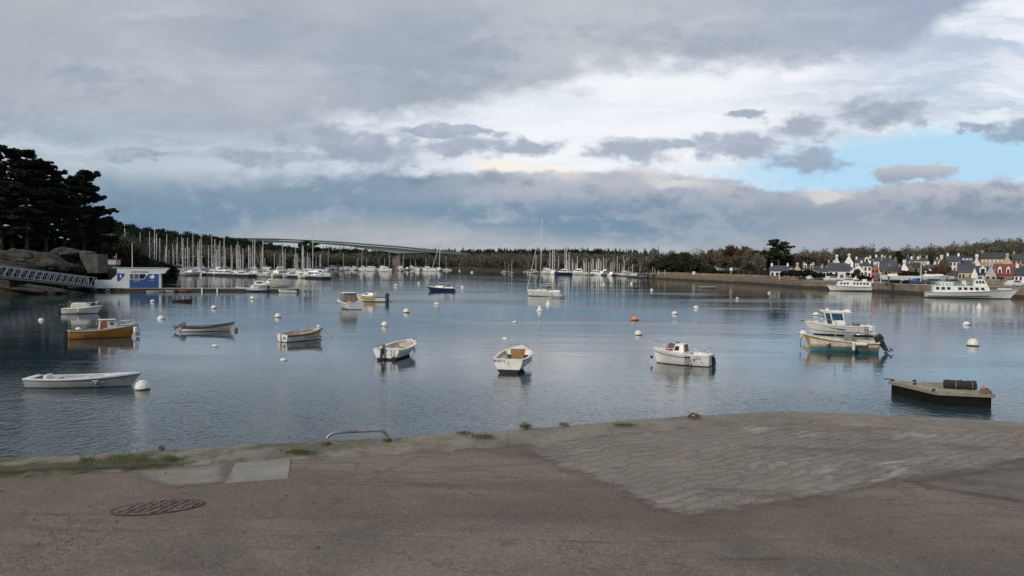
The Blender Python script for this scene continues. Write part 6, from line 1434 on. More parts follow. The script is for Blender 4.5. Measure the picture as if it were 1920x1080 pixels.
for px, yt, D in [(-120, 425, 170), (-180, 425, 165), (-250, 420, 160), (-320, 420, 152), (-400, 418, 150), (-500, 415, 145), (-620, 410, 140), (-30, 440, 172), (10, 435, 173), (45, 432, 175), (80, 440, 178), (110, 430, 184), (135, 440, 188), (120, 458, 176), (165, 432, 195), (190, 436, 200), (205, 440, 200), (60, 458, 170), (-10, 458, 168), (215, 432, 190), (228, 442, 195), (240, 450, 205), (205, 420, 230), (252, 462, 215), (265, 466, 235), (280, 470, 260), (232, 470, 200), (212, 474, 186), (290, 478, 300), (300, 482, 330), (270, 480, 235), (245, 484, 210), (150, 468, 180), (196, 472, 190), (-60, 430, 182), (-20, 425, 184), (15, 428, 184), (48, 424, 184), (78, 428, 186), (105, 426, 188), (132, 430, 190), (158, 430, 196), (180, 432, 204), (20, 466, 158), (52, 470, 158), (100, 472, 162), (118, 470, 164), (72, 466, 162), (150, 486, 163), (-20, 470, 155), (8, 488, 144), (132, 496, 152), (66, 486, 146), (100, 496, 149), (38, 500, 143), (118, 486, 153), (84, 478, 153)]:
    place_tree(bush, px, 0, yt, D, 8, 'dark evergreen shrub in the thicket on the left headland', 'shrubs in the thicket on the left headland', fi, rr.uniform(0, 6), (.9 if 186 < D < 215 and yt < 420 else 0.62)+(D > 215)*.35, 'shrub', 'shrub'); fi = False
# rock outcrops on the headland
rkm = mat('granite_dark', (.046, .041, .033), .95, .45, .5, bump=1.0, bscale=2.5, c2=(.012, .012, .008))
from mathutils import noise as mn
def rock(px, py, D, wx, wz, seed, lab, dy=3.0):
    r = random.Random(seed); p = P(px, D); z = Zof(px, py, D); bm = bmesh.new(); bmesh.ops.create_icosphere(bm, subdivisions=5, radius=1)
    for v in bm.verts:
        n = v.co.copy(); q_ = n*1.3+Vector((seed*7.1, 0, 0)); k = 1+.42*mn.noise(q_)+.16*mn.noise(q_*3.1)+.07*mn.noise(q_*8)+.10*abs(mn.noise(Vector((q_.x*1.5, q_.y*1.5, q_.z*6)))); v.co = Vector((n.x*wx*k*.92, n.y*dy*k, n.z*wz*k*.68))
    me = bpy.data.meshes.new('rock_outcrop'); bm.to_mesh(me); bm.free(); me.materials.append(rkm); me.polygons.foreach_set('use_smooth', [True]*len(me.polygons)); o = link(bpy.data.objects.new('rock_outcrop', me)); o.location = (p.x, p.y, z); o.rotation_euler = (0, R(r.uniform(5, 22)), 0); return tag(o, lab, 'rock')
rock(30, 488, 150, 6.5, 2.6, 1, 'broad sloping bare rock face on the headland at the far left')
rock(88, 494, 151, 4.6, 2.8, 2, 'pale rounded rock face above the middle of the gangway')
rock(128, 478, 160, 2.6, 2.2, 4, 'steep pale rock between the shrubs left of the stone wall')
rock(140, 500, 160, 3.0, 1.6, 5, 'low dark rock at the foot of the stone wall')
rock(60, 512, 149, 9, 1.4, 6, 'long dark rock ledge behind the gangway')
rock(110, 528, 156, 7, .9, 7, 'flat dark tidal rock under the gangway end')
rock(45, 538, 144, 10, 1.2, 8, 'dark muddy tidal rock at the waterline on the far left')
stn = mat('granite_masonry', (.085, .08, .068), .95, .35, .8, bump=.8, bscale=3, c2=(.045, .042, .035))
q = MB(); D = 158; q.add([(X_(x, D), D-y_, Zof(x, y, D)) for y_ in (0, ) for x, y in ((147, 470), (160, 472), (162, 478), (183, 476), (183, 512), (164, 512), (156, 494), (150, 482))]+[(X_(x, D), D+4, Zof(x, y, D)) for x, y in ((147, 470), (160, 472), (162, 478), (183, 476), (183, 512), (164, 512), (156, 494), (150, 482))], [tuple(range(8)), tuple(reversed(range(8, 16)))]+[(i, (i+1) % 8, 8+(i+1) % 8, 8+i) for i in range(8)])
tag(q.build('retaining_wall', stn), 'grey stone retaining wall at the end of the headland', 'wall')
p = P(201, 166); o = thing('hut', 'small pale flat hut with a red pennant behind the office', 'hut', (p.x, p.y, 0)); z0, z1 = Zof(209, 496, 166), Zof(209, 487, 166)
q = MB(); q.box((.9, 1, (z0+z1)/2), (X_(217, 166)-X_(201, 166), 2, z1-z0)); q.build('wall', mat('hut_wall', (.40, .42, .40), .8, .1), o); q = MB(); q.box((.9, 1, z1+.06), (2.1, 2.3, .12)); q.build('roof', GREYD, o); q = MB(); q.box((.9, 1, (z0+ .5)/2), (1.6, 1.6, z0-.5)); q.build('base', stn, o)
q = MB(); q.tube((1.9, 0, z1), (1.9, 0, z1+1.2), .04, 5); pl = q.build('flag_pole', WHITEP, o); q = MB(); q.hexa([(1.9, -.02, z1+.5), (1.2, .1, z1+.4), (1.2, .12, z1+.4), (1.9, 0, z1+.5)], [(1.9, -.02, z1+.8), (1.15, .1, z1+.6), (1.15, .12, z1+.6), (1.9, 0, z1+.8)]); q.build('pennant', RED, pl)

# wooded hills
def wood(px0, px1, n, kind, tmin, tmax, hr, seed, m_, nq, leaf, elong=1.2, outward=.2):
    r = np.random.default_rng(seed); rr = random.Random(seed); Q = []
    for _ in range(n):
        px = rr.uniform(px0, px1); Ds = interp(px, DS); Dr, Zr = ridge(px); fl = 26 if px > 1222 else 8
        t_ = rr.uniform(tmin, tmax); D = Ds+fl+(Dr-Ds-fl)*t_; p = P(px, D); z = ground(px, D); h = rr.uniform(*hr)
        if kind == 'conifer': cen, rad = np.array([p.x, p.y, z+h*.55]), np.array([h*.16, h*.16, h*.45])
        elif kind == 'pine': cen, rad = np.array([p.x, p.y, z+h*.68]), np.array([h*.38, h*.38, h*.30])
        else: cen, rad = np.array([p.x, p.y, z+h*.55]), np.array([h*.38, h*.38, h*.46])
        q = leaf_arrays(cen, rad, nq, leaf, r, elong, outward, 1, 7, .42)
        if kind == 'conifer': # taper to a point
            c = q.mean(1); f_ = np.clip((c[:, 2]-z)/h, 0, 1)[:, None, None]; base = np.array([p.x, p.y]); q[:, :, :2] = base+(q[:, :, :2]-base)*(1.5-1.35*f_)
        Q.append(q)
    return np.concatenate(Q)
bare_q = [wood(195, 620, 800, 'bare', .0, .50, (6.5, 10.5), 31, None, 300, .19, 2.2, .45), wood(600, 1235, 1150, 'bare', 0, .45, (6.5, 11), 32, None, 190, .30, 1.9, .4), wood(1235, 1500, 130, 'bare', .35, 1.0, (7.5, 11.5), 35, None, 380, .16, 2.6, .5), wood(1490, 2000, 330, 'bare', .70, 1.0, (7, 11.5), 33, None, 380, .16, 2.6, .5)]
tag(quads_obj('bare_woodland', np.concatenate(bare_q), leafmat('wood_bare', (.100, .094, .070), (.170, .157, .118), 0)), None, None, kind='stuff')
eg_q = [wood(195, 620, 620, 'pine', .40, 1.06, (8, 11.5), 41, None, 260, .32, 1.2, .2), wood(600, 1235, 900, 'conifer', .50, 1.05, (7, 14.5), 42, None, 110, .48), wood(600, 1235, 330, 'pine', .4, 1.0, (8, 12), 43, None, 120, .6), wood(1235, 2000, 60, 'pine', .6, .95, (6, 9), 44, None, 220, .28), wood(1110, 1225, 90, 'conifer', .5, 1.0, (10, 14), 45, None, 90, .5)]
tag(quads_obj('evergreen_woodland', np.concatenate(eg_q), leafmat('wood_evergreen', (.012, .024, .013), (.026, .040, .020), 0)), None, None, kind='stuff')

# single trees
TP = {'bare': limb_tree('bare', 10, 4.2, 61, 1500), 'grey': limb_tree('grey', 10, 4.0, 62, 1500), 'russet': limb_tree('russet', 10, 3.8, 63, 1500), 'evergreen': limb_tree('evergreen', 8, 4.2, 64, 3200), 'clipped': limb_tree('clipped', 5, 2.6, 65, 2200), 'pine': limb_tree('pine', 14, 5.2, 66, 6000), 'cypress': limb_tree('cypress', 9, 2.2, 67, 2600)}
H0 = {'bare': 10, 'grey': 10, 'russet': 10, 'evergreen': 8, 'clipped': 5, 'pine': 14, 'cypress': 9}
NM = {'bare': 'bare_tree', 'grey': 'bare_tree', 'russet': 'bare_tree', 'evergreen': 'evergreen_tree', 'clipped': 'clipped_tree', 'pine': 'pine_tree', 'cypress': 'cypress_tree'}
LBD = {'bare': 'bare brown winter tree behind the promenade', 'grey': 'bare greyish winter tree on the town side', 'russet': 'reddish brown bare tree by the town shore', 'evergreen': 'rounded dark evergreen oak behind the tip of the promenade', 'clipped': 'low dark clipped tree in the row along the promenade', 'pine': 'x', 'cypress': 'x'}
TL = [('pine', 1459, 449, 300, 1.0, 'tall umbrella pine standing alone against the sky on the right shore'), ('pine', 576, 452, 470, 1.1, 'lone flat topped pine on the skyline under the bridge end'), ('cypress', 1684, 470, 255, 1.35, 'dark broad cypress among the town roofs'), ('cypress', 1745, 472, 262, .7, 'narrow dark cypress right of the broad one'),
      ('pine', 1413, 470, 300, .6, 'small pine left of the tall umbrella pine'), ('pine', 1428, 469, 305, .6, 'second small pine next to the umbrella pine, slightly taller'),
      ] + [('evergreen', px, yt, D, w_, None) for px, yt, D, w_ in ((1232, 487, 362, 1.2), (1247, 480, 366, 1.1), (1262, 477, 365, 1.2), (1277, 472, 366, 1.1), (1290, 481, 355, 1.2), (1303, 492, 340, 1.2), (1318, 497, 330, 1.3), (1335, 500, 322, 1.2), (1240, 492, 350, 1.1), (1258, 488, 348, 1.3), (1275, 488, 345, 1.2), (1296, 496, 330, 1.2), (1327, 508, 318, 1.5), (1352, 508, 308, 1.5), (1368, 505, 305, 1.3))] \
     + [('grey', px, yt, D, w_, None) for px, yt, D, w_ in ((1335, 470, 345, 1.1), (1318, 480, 370, 1.1), (1352, 468, 340, 1.0), (1408, 470, 300, 1.0), (1423, 478, 285, .8), (1770, 488, 215, .8), (1735, 500, 205, .7), (1790, 463, 330, 1.3), (1760, 466, 340, 1.4))] \
     + [('russet', px, yt, D, w_, None) for px, yt, D, w_ in ((1372, 463, 325, .9), (1395, 465, 318, .9), (1608, 505, 225, .8), (1755, 500, 212, .9), (1765, 504, 206, .9))] \
     + [('bare', px, yt, D, w_, None) for px, yt, D, w_ in ((1362, 480, 318, 1.1), (1385, 478, 305, 1.1), (1404, 488, 290, 1.2), (1440, 478, 310, 1.2), (1476, 476, 310, 1.2), (1500, 473, 330, 1.1), (1520, 478, 330, 1.2), (1545, 476, 340, 1.2), (1583, 463, 380, 1.2), (1602, 464, 378, 1.2), (1640, 470, 370, 1.2), (1715, 468, 370, 1.2), (1840, 455, 355, 1.1), (1855, 457, 350, 1.0), (1880, 452, 350, 1.3), (1905, 456, 345, 1.3), (1820, 462, 350, 1.2), (1925, 458, 340, 1.3), (1670, 470, 350, 1.0))] \
     + [('clipped', px, yt, D, w_, None) for px, yt, D, w_ in ((1470, 508, 246, 1.0), (1480, 507, 243, 1.1), (1490, 506, 240, 1.1), (1500, 507, 237, 1.1), (1510, 506, 234, 1.1), (1520, 507, 231, 1.1), (1530, 510, 228, 1.1), (1541, 511, 225, 1.1), (1552, 511, 222, 1.1), (1563, 514, 219, 1.0), (1594, 512, 222, 1.0), (1618, 516, 214, 1.1), (1630, 518, 212, 1.1), (1660, 516, 214, 1.0), (1690, 512, 218, 1.4), (1704, 508, 214, 1.5), (1718, 510, 210, 1.4), (1878, 520, 190, .8), (1896, 524, 184, .8), (1742, 508, 215, 1.2))]
seen = set()
for kind, px, yt, D, w_, lab in TL:
    place_tree(TP[kind], px, 0, yt, D, H0[kind], lab or LBD[kind], None if lab else {'evergreen': 'evergreen oaks behind the promenade tip', 'clipped': 'clipped trees along the promenade', 'grey': 'greyish bare trees on the town side', 'russet': 'reddish bare trees on the town side', 'bare': 'brown bare trees on the town side'}[kind], kind not in seen, (px*1.7) % 6.28, w_, NM[kind]); seen.add(kind)

# ================================================================ BRIDGE
brm = mat('bridge_concrete', (.52, .55, .53), .85, .12, .05); brd = mat('bridge_parapet', (.13, .16, .15), .8, .1); pierm = mat('pier_concrete', (.17, .13, .105), .9, .15, .1)
bridge = thing('road_bridge', 'long pale concrete road bridge arching over the far river', 'bridge', (0, 0, 0))
BP = [(330, 447.5, 4.5, 640), (440, 447.5, 5.5, 680), (520, 448.5, 5.0, 720), (600, 452.0, 4.2, 740), (650, 455.3, 5.2, 755), (690, 458.4, 8.0, 765), (742, 462.4, 11.5, 780), (775, 465.6, 8.0, 790), (800, 468, 4.6, 800), (835, 471.6, 3.4, 815), (868, 475, 3.0, 835), (900, 478, 3.0, 850)]
q = MB(); G = []
for i in range(67):
    s_ = i/66*(len(BP)-1); k = min(int(s_), len(BP)-2); f_ = s_-k; a, b_ = BP[k], BP[k+1]; px, y, dp, D = [a[j]*(1-f_)+b_[j]*f_ for j in range(4)]
    p = P(px, D); zt_ = Zof(px, y+1.0, D); zb_ = Zof(px, y+dp+1.0, D)
    G.append([(p.x, p.y, zt_), (p.x, p.y-.3, zt_-1.0), (p.x+.4, p.y+2, zt_-1.2), (p.x+.6, p.y+2.6, zb_), (p.x+3, p.y+9, zb_), (p.x+3.5, p.y+9.5, zt_-1.2), (p.x+4, p.y+12, zt_-1.0), (p.x+4, p.y+12, zt_), (p.x, p.y, zt_)])
q.grid(G); q.build('deck', brm, bridge)
q = MB()
for off in (0, 1):
    q.path([(g[0][0]+off*4, g[0][1]+off*12+.2, g[0][2]+.55) for g in G], .55, 4)
q.build('parapet', brd, bridge)
for px, D, yb in ((742, 783, 503), (868, 838, 490), (437, 686, 500)):
    p = P(px, D); zt_ = Zof(px, {742: 473, 868: 477.5, 437: 452}[px], D); w_ = 17/F*D/2 if px == 742 else 3; q = MB()
    q.hexa([(p.x-w_*.98, p.y+1, -2), (p.x+w_*.98, p.y+1, -2), (p.x+w_*.98, p.y+9, -2), (p.x-w_*.98, p.y+9, -2)], [(p.x-w_*.72, p.y+2, zt_+.5), (p.x+w_*.72, p.y+2, zt_+.5), (p.x+w_*.72, p.y+8, zt_+.5), (p.x-w_*.72, p.y+8, zt_+.5)]); q.build('pier', pierm, bridge)
# vehicles on it read as dots: two white vans
def car_proto(name, cat, L, W_, Hh, body, van=False):
    o = thing(name, None, cat); q = MB(); hw = W_/2
    if van: prof = [(-L/2, .3), (-L/2, Hh*.95), (-L/2+.1, Hh), (L*.22, Hh), (L*.36, Hh*.58), (L/2, Hh*.48), (L/2, .3)]
    else: prof = [(-L/2, .3), (-L/2, Hh*.62), (-L*.42, Hh*.68), (-L*.30, Hh*.98), (L*.06, Hh), (L*.22, Hh*.66), (L*.46, Hh*.56), (L/2, Hh*.42), (L/2, .3)]
    n = len(prof); vs = [(x, -hw*(1 if z < Hh*.7 else .86), z) for x, z in prof]+[(x, hw*(1 if z < Hh*.7 else .86), z) for x, z in prof]
    q.add(vs, [tuple(range(n)), tuple(reversed(range(n, 2*n)))]+[(i, (i+1) % n, n+(i+1) % n, n+i) for i in range(n)]); smoothed(bevel(q.build('body', body, o), .05), 40)
    for sd_ in (-1, 1):
        q = MB(); y = sd_*(hw*.93+.01)
        if van: q.add([(L*.05, y+sd_*.02, Hh*.55), (L*.30, y+sd_*.02, Hh*.55), (L*.20, y*.97, Hh*.90), (L*.05, y*.97, Hh*.90)], [(0, 1, 2, 3)])
        else: q.add([(-L*.36, y+sd_*.05, Hh*.66), (L*.18, y+sd_*.05, Hh*.66), (L*.04, y*.97, Hh*.95), (-L*.27, y*.97, Hh*.95)], [(0, 1, 2, 3)])
        q.build('side_window', GLS, o)
    q = MB(); x0_, z0_, x1_, z1_ = (L*.35, Hh*.60, L*.235, Hh*.97) if van else (L*.215, Hh*.68, L*.075, Hh*.98); q.add([(x0_+.03, -hw*.8, z0_), (x0_+.03, hw*.8, z0_), (x1_+.03, hw*.75, z1_), (x1_+.03, -hw*.75, z1_)], [(0, 1, 2, 3)]); q.build('windscreen', GLS, o)
    for x in (-L*.30, L*.30):
        for sd_ in (-1, 1):
            q = MB(); q.lathe([(.2, -.1), (.31, -.09), (.31, .09), (.2, .1)], (x, sd_*(hw-.08), .31), 14, axis='Y'); w_ = q.build('wheel', BLK, o); q = MB(); q.lathe([(.05, -.01), (.18, 0), (.05, .012)], (x, sd_*(hw+.025), .31), 10, axis='Y'); q.build('rim', ALU, w_)
    for sd_ in (-1, 1): q = MB(); q.box((L/2-.01, sd_*hw*.68, Hh*.40), (.06, .3, .12)); q.build('headlight', GW, o)
    return o
carw = car_proto('parked_car', 'car', 4.1, 1.75, 1.48, mat('car_white', (.62, .62, .62), .3, .05)); cars_ = car_proto('parked_car', 'car', 4.2, 1.75, 1.45, mat('car_silver', (.30, .31, .33), .3, .05)); card = car_proto('parked_car', 'car', 4.0, 1.72, 1.45, mat('car_dark', (.04, .045, .055), .3, .05)); carb = car_proto('parked_car', 'car', 3.9, 1.7, 1.5, mat('car_blue', (.03, .09, .22), .3, .05)); vanp = car_proto('parked_van', 'van', 5.0, 1.95, 2.25, mat('van_white', (.64, .64, .63), .35, .05), True)
fr2 = set()
def putcar(pr, px, D, rz, lab):
    p = P(px, D); z = ground(px, D)+.02
    if id(pr) in fr2: o = dup(pr, (p.x, p.y, z), rz, lab)
    else: fr2.add(id(pr)); o = pr; o.location = (p.x, p.y, z); o.rotation_euler = (0, 0, rz); o['label'] = lab
    o['group'] = 'vehicles parked along the far quay'
putcar(vanp, 1530, 229, R(175), 'white van parked among the clipped promenade trees'); putcar(carw, 1561, 214, R(8), 'white car parked just left of the smaller ferry bow'); putcar(cars_, 1684, 191, R(175), 'silver car nearest the pink house on the quay'); putcar(card, 1697, 190, R(4), 'dark car beside the silver car on the quay')
putcar(carb, 1722, 188, R(20), 'blue car parked at the foot of the double lamp post'); putcar(card, 1744, 186, R(172), 'dark car behind the moored ferry stern'); putcar(carw, 1757, 187, R(10), 'white car right of the dark car behind the ferry stern'); putcar(cars_, 1773, 185, R(165), 'silver car behind the stern rail of the long ferry')
putcar(carw, 1905, 172, R(12), 'white car near the right edge of the quay'); putcar(card, 1790, 184, R(2), 'dark car above the after deck of the long ferry'); putcar(vanp, 1737, 192, R(188), 'white van behind the parked cars left of the long ferry')

# ================================================================ QUAY WALL, TOWN
m_, t, b = custom('harbour_stone'); v = t.node('ShaderNodeTexCoord').outputs['Object']; sp_n = t.node('ShaderNodeSeparateXYZ'); t.l.new(v, sp_n.inputs[0])
k1 = t.noise(v, .7, 6, .65); c = t.mix(t.ss(k1, .35, .65), (.12, .094, .071), (.21, .165, .123)); brk = t.node('ShaderNodeTexVoronoi'); brk.inputs['Scale'].default_value = 1.6; t.l.new(v, brk.inputs['Vector'])
c = t.mix(t.ss(brk.outputs['Distance'], .1, .6, .35, 0), c, (.10, .08, .065)); c = t.mix(t.ss(t.m('ADD', sp_n.outputs[2], t.m('MULTIPLY', k1, .5)), 1.12, .72, 0, .9), c, (.028, .022, .018))
t.put(b.inputs['Base Color'], c); b.inputs['Roughness'].default_value = .95; HST = m_
sandm = mat('promenade_sand', (.33, .27, .205), .95, .2, .2, c2=(.24, .19, .14))
wall = thing('quay_wall', 'long brown granite quay wall along the far town shore', 'wall', (0, 0, 0)); q = MB(); G = []; G3 = []; pxl = list(range(1218, 2300, 12))
for px in pxl:
    Ds = interp(px, DS); p = P(px, Ds); e = min(1, max(0, (px-1500)/60)); zt_ = 1.75+.35*e; c2_ = P(px, Ds+.9)
    G.append([(p.x, p.y-.4, -1), (p.x, p.y-.05, zt_), (c2_.x, c2_.y, zt_)])
    G3.append([(p.x-.02, p.y-.12, zt_-.02), (p.x-.02, p.y-.12, zt_+.16), (c2_.x, c2_.y, zt_+.16), (c2_.x, c2_.y, zt_-.02)])
q.grid(G); q.build('masonry', HST, wall); q = MB(); q.grid(G3); q.build('coping', sandm, wall)
q = MB(); G = []
for px in list(range(1232, 1500, 8)):
    Ds = interp(px, DS); p = P(px, Ds+8); G.append([(p.x, p.y-.1, 1.8), (p.x, p.y, 3.0), (p.x, p.y+.5, 3.0), (p.x, p.y+.6, 1.8)])
q.grid(G); tag(q.build('promenade_wall', mat('stone_ochre', (.22, .165, .115), .95, .3, .5, c2=(.14, .105, .075))), 'long ochre stone wall below the evergreen oaks on the promenade', 'wall')
q = MB(); G = []
for px in [1219]+list(range(1228, 1560, 8)):
    Ds = interp(px, DS); a = P(px, Ds+.2); c_ = P(px, Ds+6.8); G.append([(a.x, a.y, 2.12), (c_.x, c_.y, 2.16)])
q.grid(G); o = q.build('path', sandm); tag(o, None, None, kind='structure')
q = MB(); G = []
for px in list(range(1540, 2290, 10)):
    Ds = interp(px, DS); a = P(px, Ds+.9); c_ = P(px, Ds+25); G.append([(a.x, a.y, 2.14), (c_.x, c_.y, 2.18)])
q.grid(G); tag(q.build('quay_road', mat('far_tarmac', (.14, .125, .11), .95, .2, .3)), None, None, kind='structure')

SLATE = mat('roof_slate', (.055, .058, .068), .7, .3, .8, objrand=.25); SLATEB = mat('roof_slate_blue', (.04, .05, .10), .7, .2); REDT = mat('roof_red_tile', (.24, .055, .04), .8, .2, 1.0); RW = mat('render_white', (.80, .79, .75), .85, .1, .4, c2=(.68, .67, .62), objrand=.12); RC = mat('render_cream', (.50, .42, .28), .85, .12, .4); RP = mat('render_ochre', (.42, .28, .17), .85, .12, .4); RR = mat('render_pink', (.42, .12, .085), .85, .15, .4); STW = mat('stone_wall_house', (.24, .20, .155), .95, .3, 1.0, c2=(.15, .125, .095))
def house(lab, x0, x1, yr, ye, yb, D, front='eave', wall_=None, roof=None, chim=(0, 1), wins=(3, 1), dorm=0, dep=7.0, rz=0.0, door=True, wm_=None, wy=None, skyl=0):
    wall_ = wall_ or RW; roof = roof or SLATE; xm = (x0+x1)/2; p = P(xm, D); azm = math.atan((xm-960)/F); rz = rz-azm; w_ = D/math.cos(azm)*2*math.tan((math.atan((x1-960)/F)-math.atan((x0-960)/F))/2); zr, ze, zb_ = Zof(xm, yr, D), Zof(xm, ye, D), Zof(xm, yb, D)
    o = thing('house', lab, 'house', (p.x, p.y, zb_), rz); hw = w_/2; he = ze-zb_; hr = zr-zb_; q = MB(); f0 = -3.0
    if front == 'eave':
        q.add([(-hw, 0, f0), (hw, 0, f0), (hw, dep, f0), (-hw, dep, f0), (-hw, 0, he), (hw, 0, he), (hw, dep, he), (-hw, dep, he), (-hw, dep/2, hr), (hw, dep/2, hr)], [(0, 1, 5, 4), (2, 3, 7, 6), (1, 2, 6, 9, 5), (3, 0, 4, 8, 7), (4, 5, 9, 8), (6, 7, 8, 9)])
        q.build('wall', wall_, o); r_ = MB(); e = .25; n = Vector((0, -(hr-he), dep/2)).normalized()
        for s_ in (0, 1):
            ya = -e if s_ == 0 else dep+e; sl2 = (hr-he)/(dep/2)
            r_.hexa([(-hw-.12, ya, he-e*sl2+.04), (hw+.12, ya, he-e*sl2+.04), (hw+.12, dep/2, hr+.04), (-hw-.12, dep/2, hr+.04)], [(-hw-.12, ya, he-e*sl2+.20), (hw+.12, ya, he-e*sl2+.20), (hw+.12, dep/2, hr+.20), (-hw-.12, dep/2, hr+.20)])
        ro = r_.build('roof', roof, o)
        for k in chim:
            xx = -hw+.5 if k == 0 else (hw-.5 if k == 1 else 0); c = MB(); c.box((xx, dep/2, hr+.2), (.62, 1.0, 1.2)); c.box((xx, dep/2, hr+.83), (.74, 1.12, .10))
            for dy in (-.28, .28): c.tube((xx, dep/2+dy, hr+.86), (xx, dep/2+dy, hr+1.1), .10, 6)
            c.build('chimney', wall_ if wall_ is not RR else RW, o)
        for k in range(dorm):
            xx = -hw+w_*(k+.5)/dorm; c = MB(); dw = min(1.5, w_/dorm*.5); yd = .5; zd = he+.15
            c.add([(xx-dw/2, yd, zd), (xx+dw/2, yd, zd), (xx+dw/2, yd, zd+1.5), (xx, yd, zd+2.2), (xx-dw/2, yd, zd+1.5), (xx-dw/2, yd+2.6, zd+1.5), (xx+dw/2, yd+2.6, zd+1.5), (xx, yd+3.2, zd+2.2)], [(0, 1, 2, 3, 4), (0, 4, 5), (1, 6, 2)]); d_ = c.build('dormer', RW, o)
            c = MB(); c.hexa([(xx-dw/2-.1, yd-.12, zd+1.42), (xx, yd-.12, zd+2.26), (xx, yd+3, zd+2.26), (xx-dw/2-.1, yd+2.4, zd+1.42)], [(xx-dw/2-.1, yd-.12, zd+1.52), (xx, yd-.12, zd+2.38), (xx, yd+3, zd+2.38), (xx-dw/2-.1, yd+2.4, zd+1.52)]); c.hexa([(xx, yd-.12, zd+2.26), (xx+dw/2+.1, yd-.12, zd+1.42), (xx+dw/2+.1, yd+2.4, zd+1.42), (xx, yd+3, zd+2.26)], [(xx, yd-.12, zd+2.38), (xx+dw/2+.1, yd-.12, zd+1.52), (xx+dw/2+.1, yd+2.4, zd+1.52), (xx, yd+3, zd+2.38)]); c.build('roof', roof, d_)
            c = MB(); c.box((xx, yd-.02, zd+.85), (dw*.55, .06, 1.0)); c.build('window', GLS, d_)
        for k in range(skyl):
            xx = -hw+w_*(k+.6)/(skyl+.2); f_ = .5; c = MB(); y_ = dep/2*f_; z_ = he+(hr-he)*f_; sl2 = (hr-he)/(dep/2); c.hexa([(xx-.4, y_-.4, z_-.4*sl2+.2), (xx+.4, y_-.4, z_-.4*sl2+.2), (xx+.4, y_+.4, z_+.4*sl2+.2), (xx-.4, y_+.4, z_+.4*sl2+.2)], [(xx-.4, y_-.4, z_-.4*sl2+.28), (xx+.4, y_-.4, z_-.4*sl2+.28), (xx+.4, y_+.4, z_+.4*sl2+.28), (xx-.4, y_+.4, z_+.4*sl2+.28)]); c.build('skylight', mat('skylight_glass', (.5, .53, .56), .15, .1), o)
    else:
        q.add([(-hw, 0, f0), (hw, 0, f0), (hw, dep, f0), (-hw, dep, f0), (-hw, 0, he), (hw, 0, he), (hw, dep, he), (-hw, dep, he), (0, 0, hr), (0, dep, hr)], [(0, 1, 5, 8, 4), (2, 3, 7, 9, 6), (1, 2, 6, 5), (3, 0, 4, 7), (4, 8, 9, 7), (5, 6, 9, 8)])
        q.build('wall', wall_, o); r_ = MB(); sl2 = (hr-he)/hw
        for s_ in (-1, 1):
            xe = s_*(hw+.2); ze_ = he-.2*sl2; r_.hexa([(xe, .06, ze_+.05), (0, .06, hr+.05), (0, dep, hr+.05), (xe, dep, ze_+.05)], [(xe, .06, ze_+.22), (0, .06, hr+.22), (0, dep, hr+.22), (xe, dep, ze_+.22)])
        r_.build('roof', roof, o)
        for k in chim: c = MB(); yy_ = .6 if k == 0 else dep-.6; c.box((0, yy_, hr+.15), (.9, .6, 1.1)); c.box((0, yy_, hr+.72), (1.02, .7, .10)); c.build('chimney', wall_ if wall_ is not RR else RW, o)
    nc, nr = wins
    for r2 in range(nr):
        for c_ in range(nc):
            if r2 == 0 and door and c_ == nc//2: continue
            xx = -hw+w_*(c_+.5)/nc; zz = he*(r2+.55)/nr; wh = min(1.35, he/nr*.5); c = MB(); c.box((xx, -.03, zz), (min(.95, w_/nc*.5), .06, wh)); f_ = c.build('window', wm_ or GLS, o)
            c = MB(); c.box((xx, -.05, zz-wh/2-.05), (min(1.1, w_/nc*.6), .12, .08)); c.build('sill', STW, f_)
    if door and nc: xx = -hw+w_*(nc//2+.5)/nc; c = MB(); c.box((xx, -.04, min(1.05, he*.25)), (.95, .08, min(2.1, he*.5))); c.build('door', mat('door_blue', (.06, .10, .16), .6), o)
    return o
house('white cottage with slate roof standing apart at the promenade', 1444, 1480, 499, 508, 523, 264, wins=(4, 1))
house('cream house with a tall gable behind the clipped trees', 1487, 1503, 496, 508, 520, 285, 'gable', RC, wins=(2, 2)); house('cream house with two dormers and chimneys behind the clipped trees', 1504, 1528, 496.5, 505, 520, 287, wall_=RC, dorm=2, chim=(0, 1))
house('small cream house behind the van', 1538, 1557, 503, 509, 521, 262, wall_=RC, wins=(3, 1)); house('low slate roofed house left of the ferry masthead', 1524, 1545, 499, 506, 518, 296, wall_=STW)
house('wide slate roofed house behind the small ferry', 1553, 1594, 494, 508, 521, 247, chim=(1,), wins=(4, 1)); house('white gabled house right of the wide slate roof', 1597, 1621, 496, 508, 522, 240, 'gable', wins=(3, 1), chim=())
house('tall narrow white gable far back, leftmost of the upper row', 1563, 1574, 481, 492, 505, 318, 'gable', wins=(1, 1)); house('white house with steep twin pitched gable in the upper row', 1583, 1600, 479, 493, 507, 308, 'gable', wins=(2, 1)); house('white house with high chimney next to the steep gable', 1603, 1618, 486, 493, 508, 300, wins=(2, 1), chim=(0,)); house('white upper row house with a leaning dormer', 1616, 1634, 484, 493, 510, 292, dorm=1, chim=(1,))
house('white block shaped house left of the pink gable', 1612, 1634, 494, 499, 521, 262, wins=(3, 2)); house('pink red gabled house on the quay', 1634, 1648, 496, 504, 524, 228, 'gable', RR, wins=(2, 2), chim=(0,))
house('stone house with big slate roof right of the pink gable', 1649, 1682, 488, 505, 521, 240, wall_=STW, chim=(0, 1), wins=(4, 1)); house('low stone house in front of the big slate roof', 1664, 1690, 501, 508, 520, 226, wall_=STW, wins=(3, 1)); house('white gabled house with chimney in the middle of the town', 1688, 1703, 492, 504, 518, 238, 'gable', wins=(1, 1), chim=(0,))
house('slate roofed house behind the white mid town gable', 1668, 1690, 494, 502, 515, 258); 
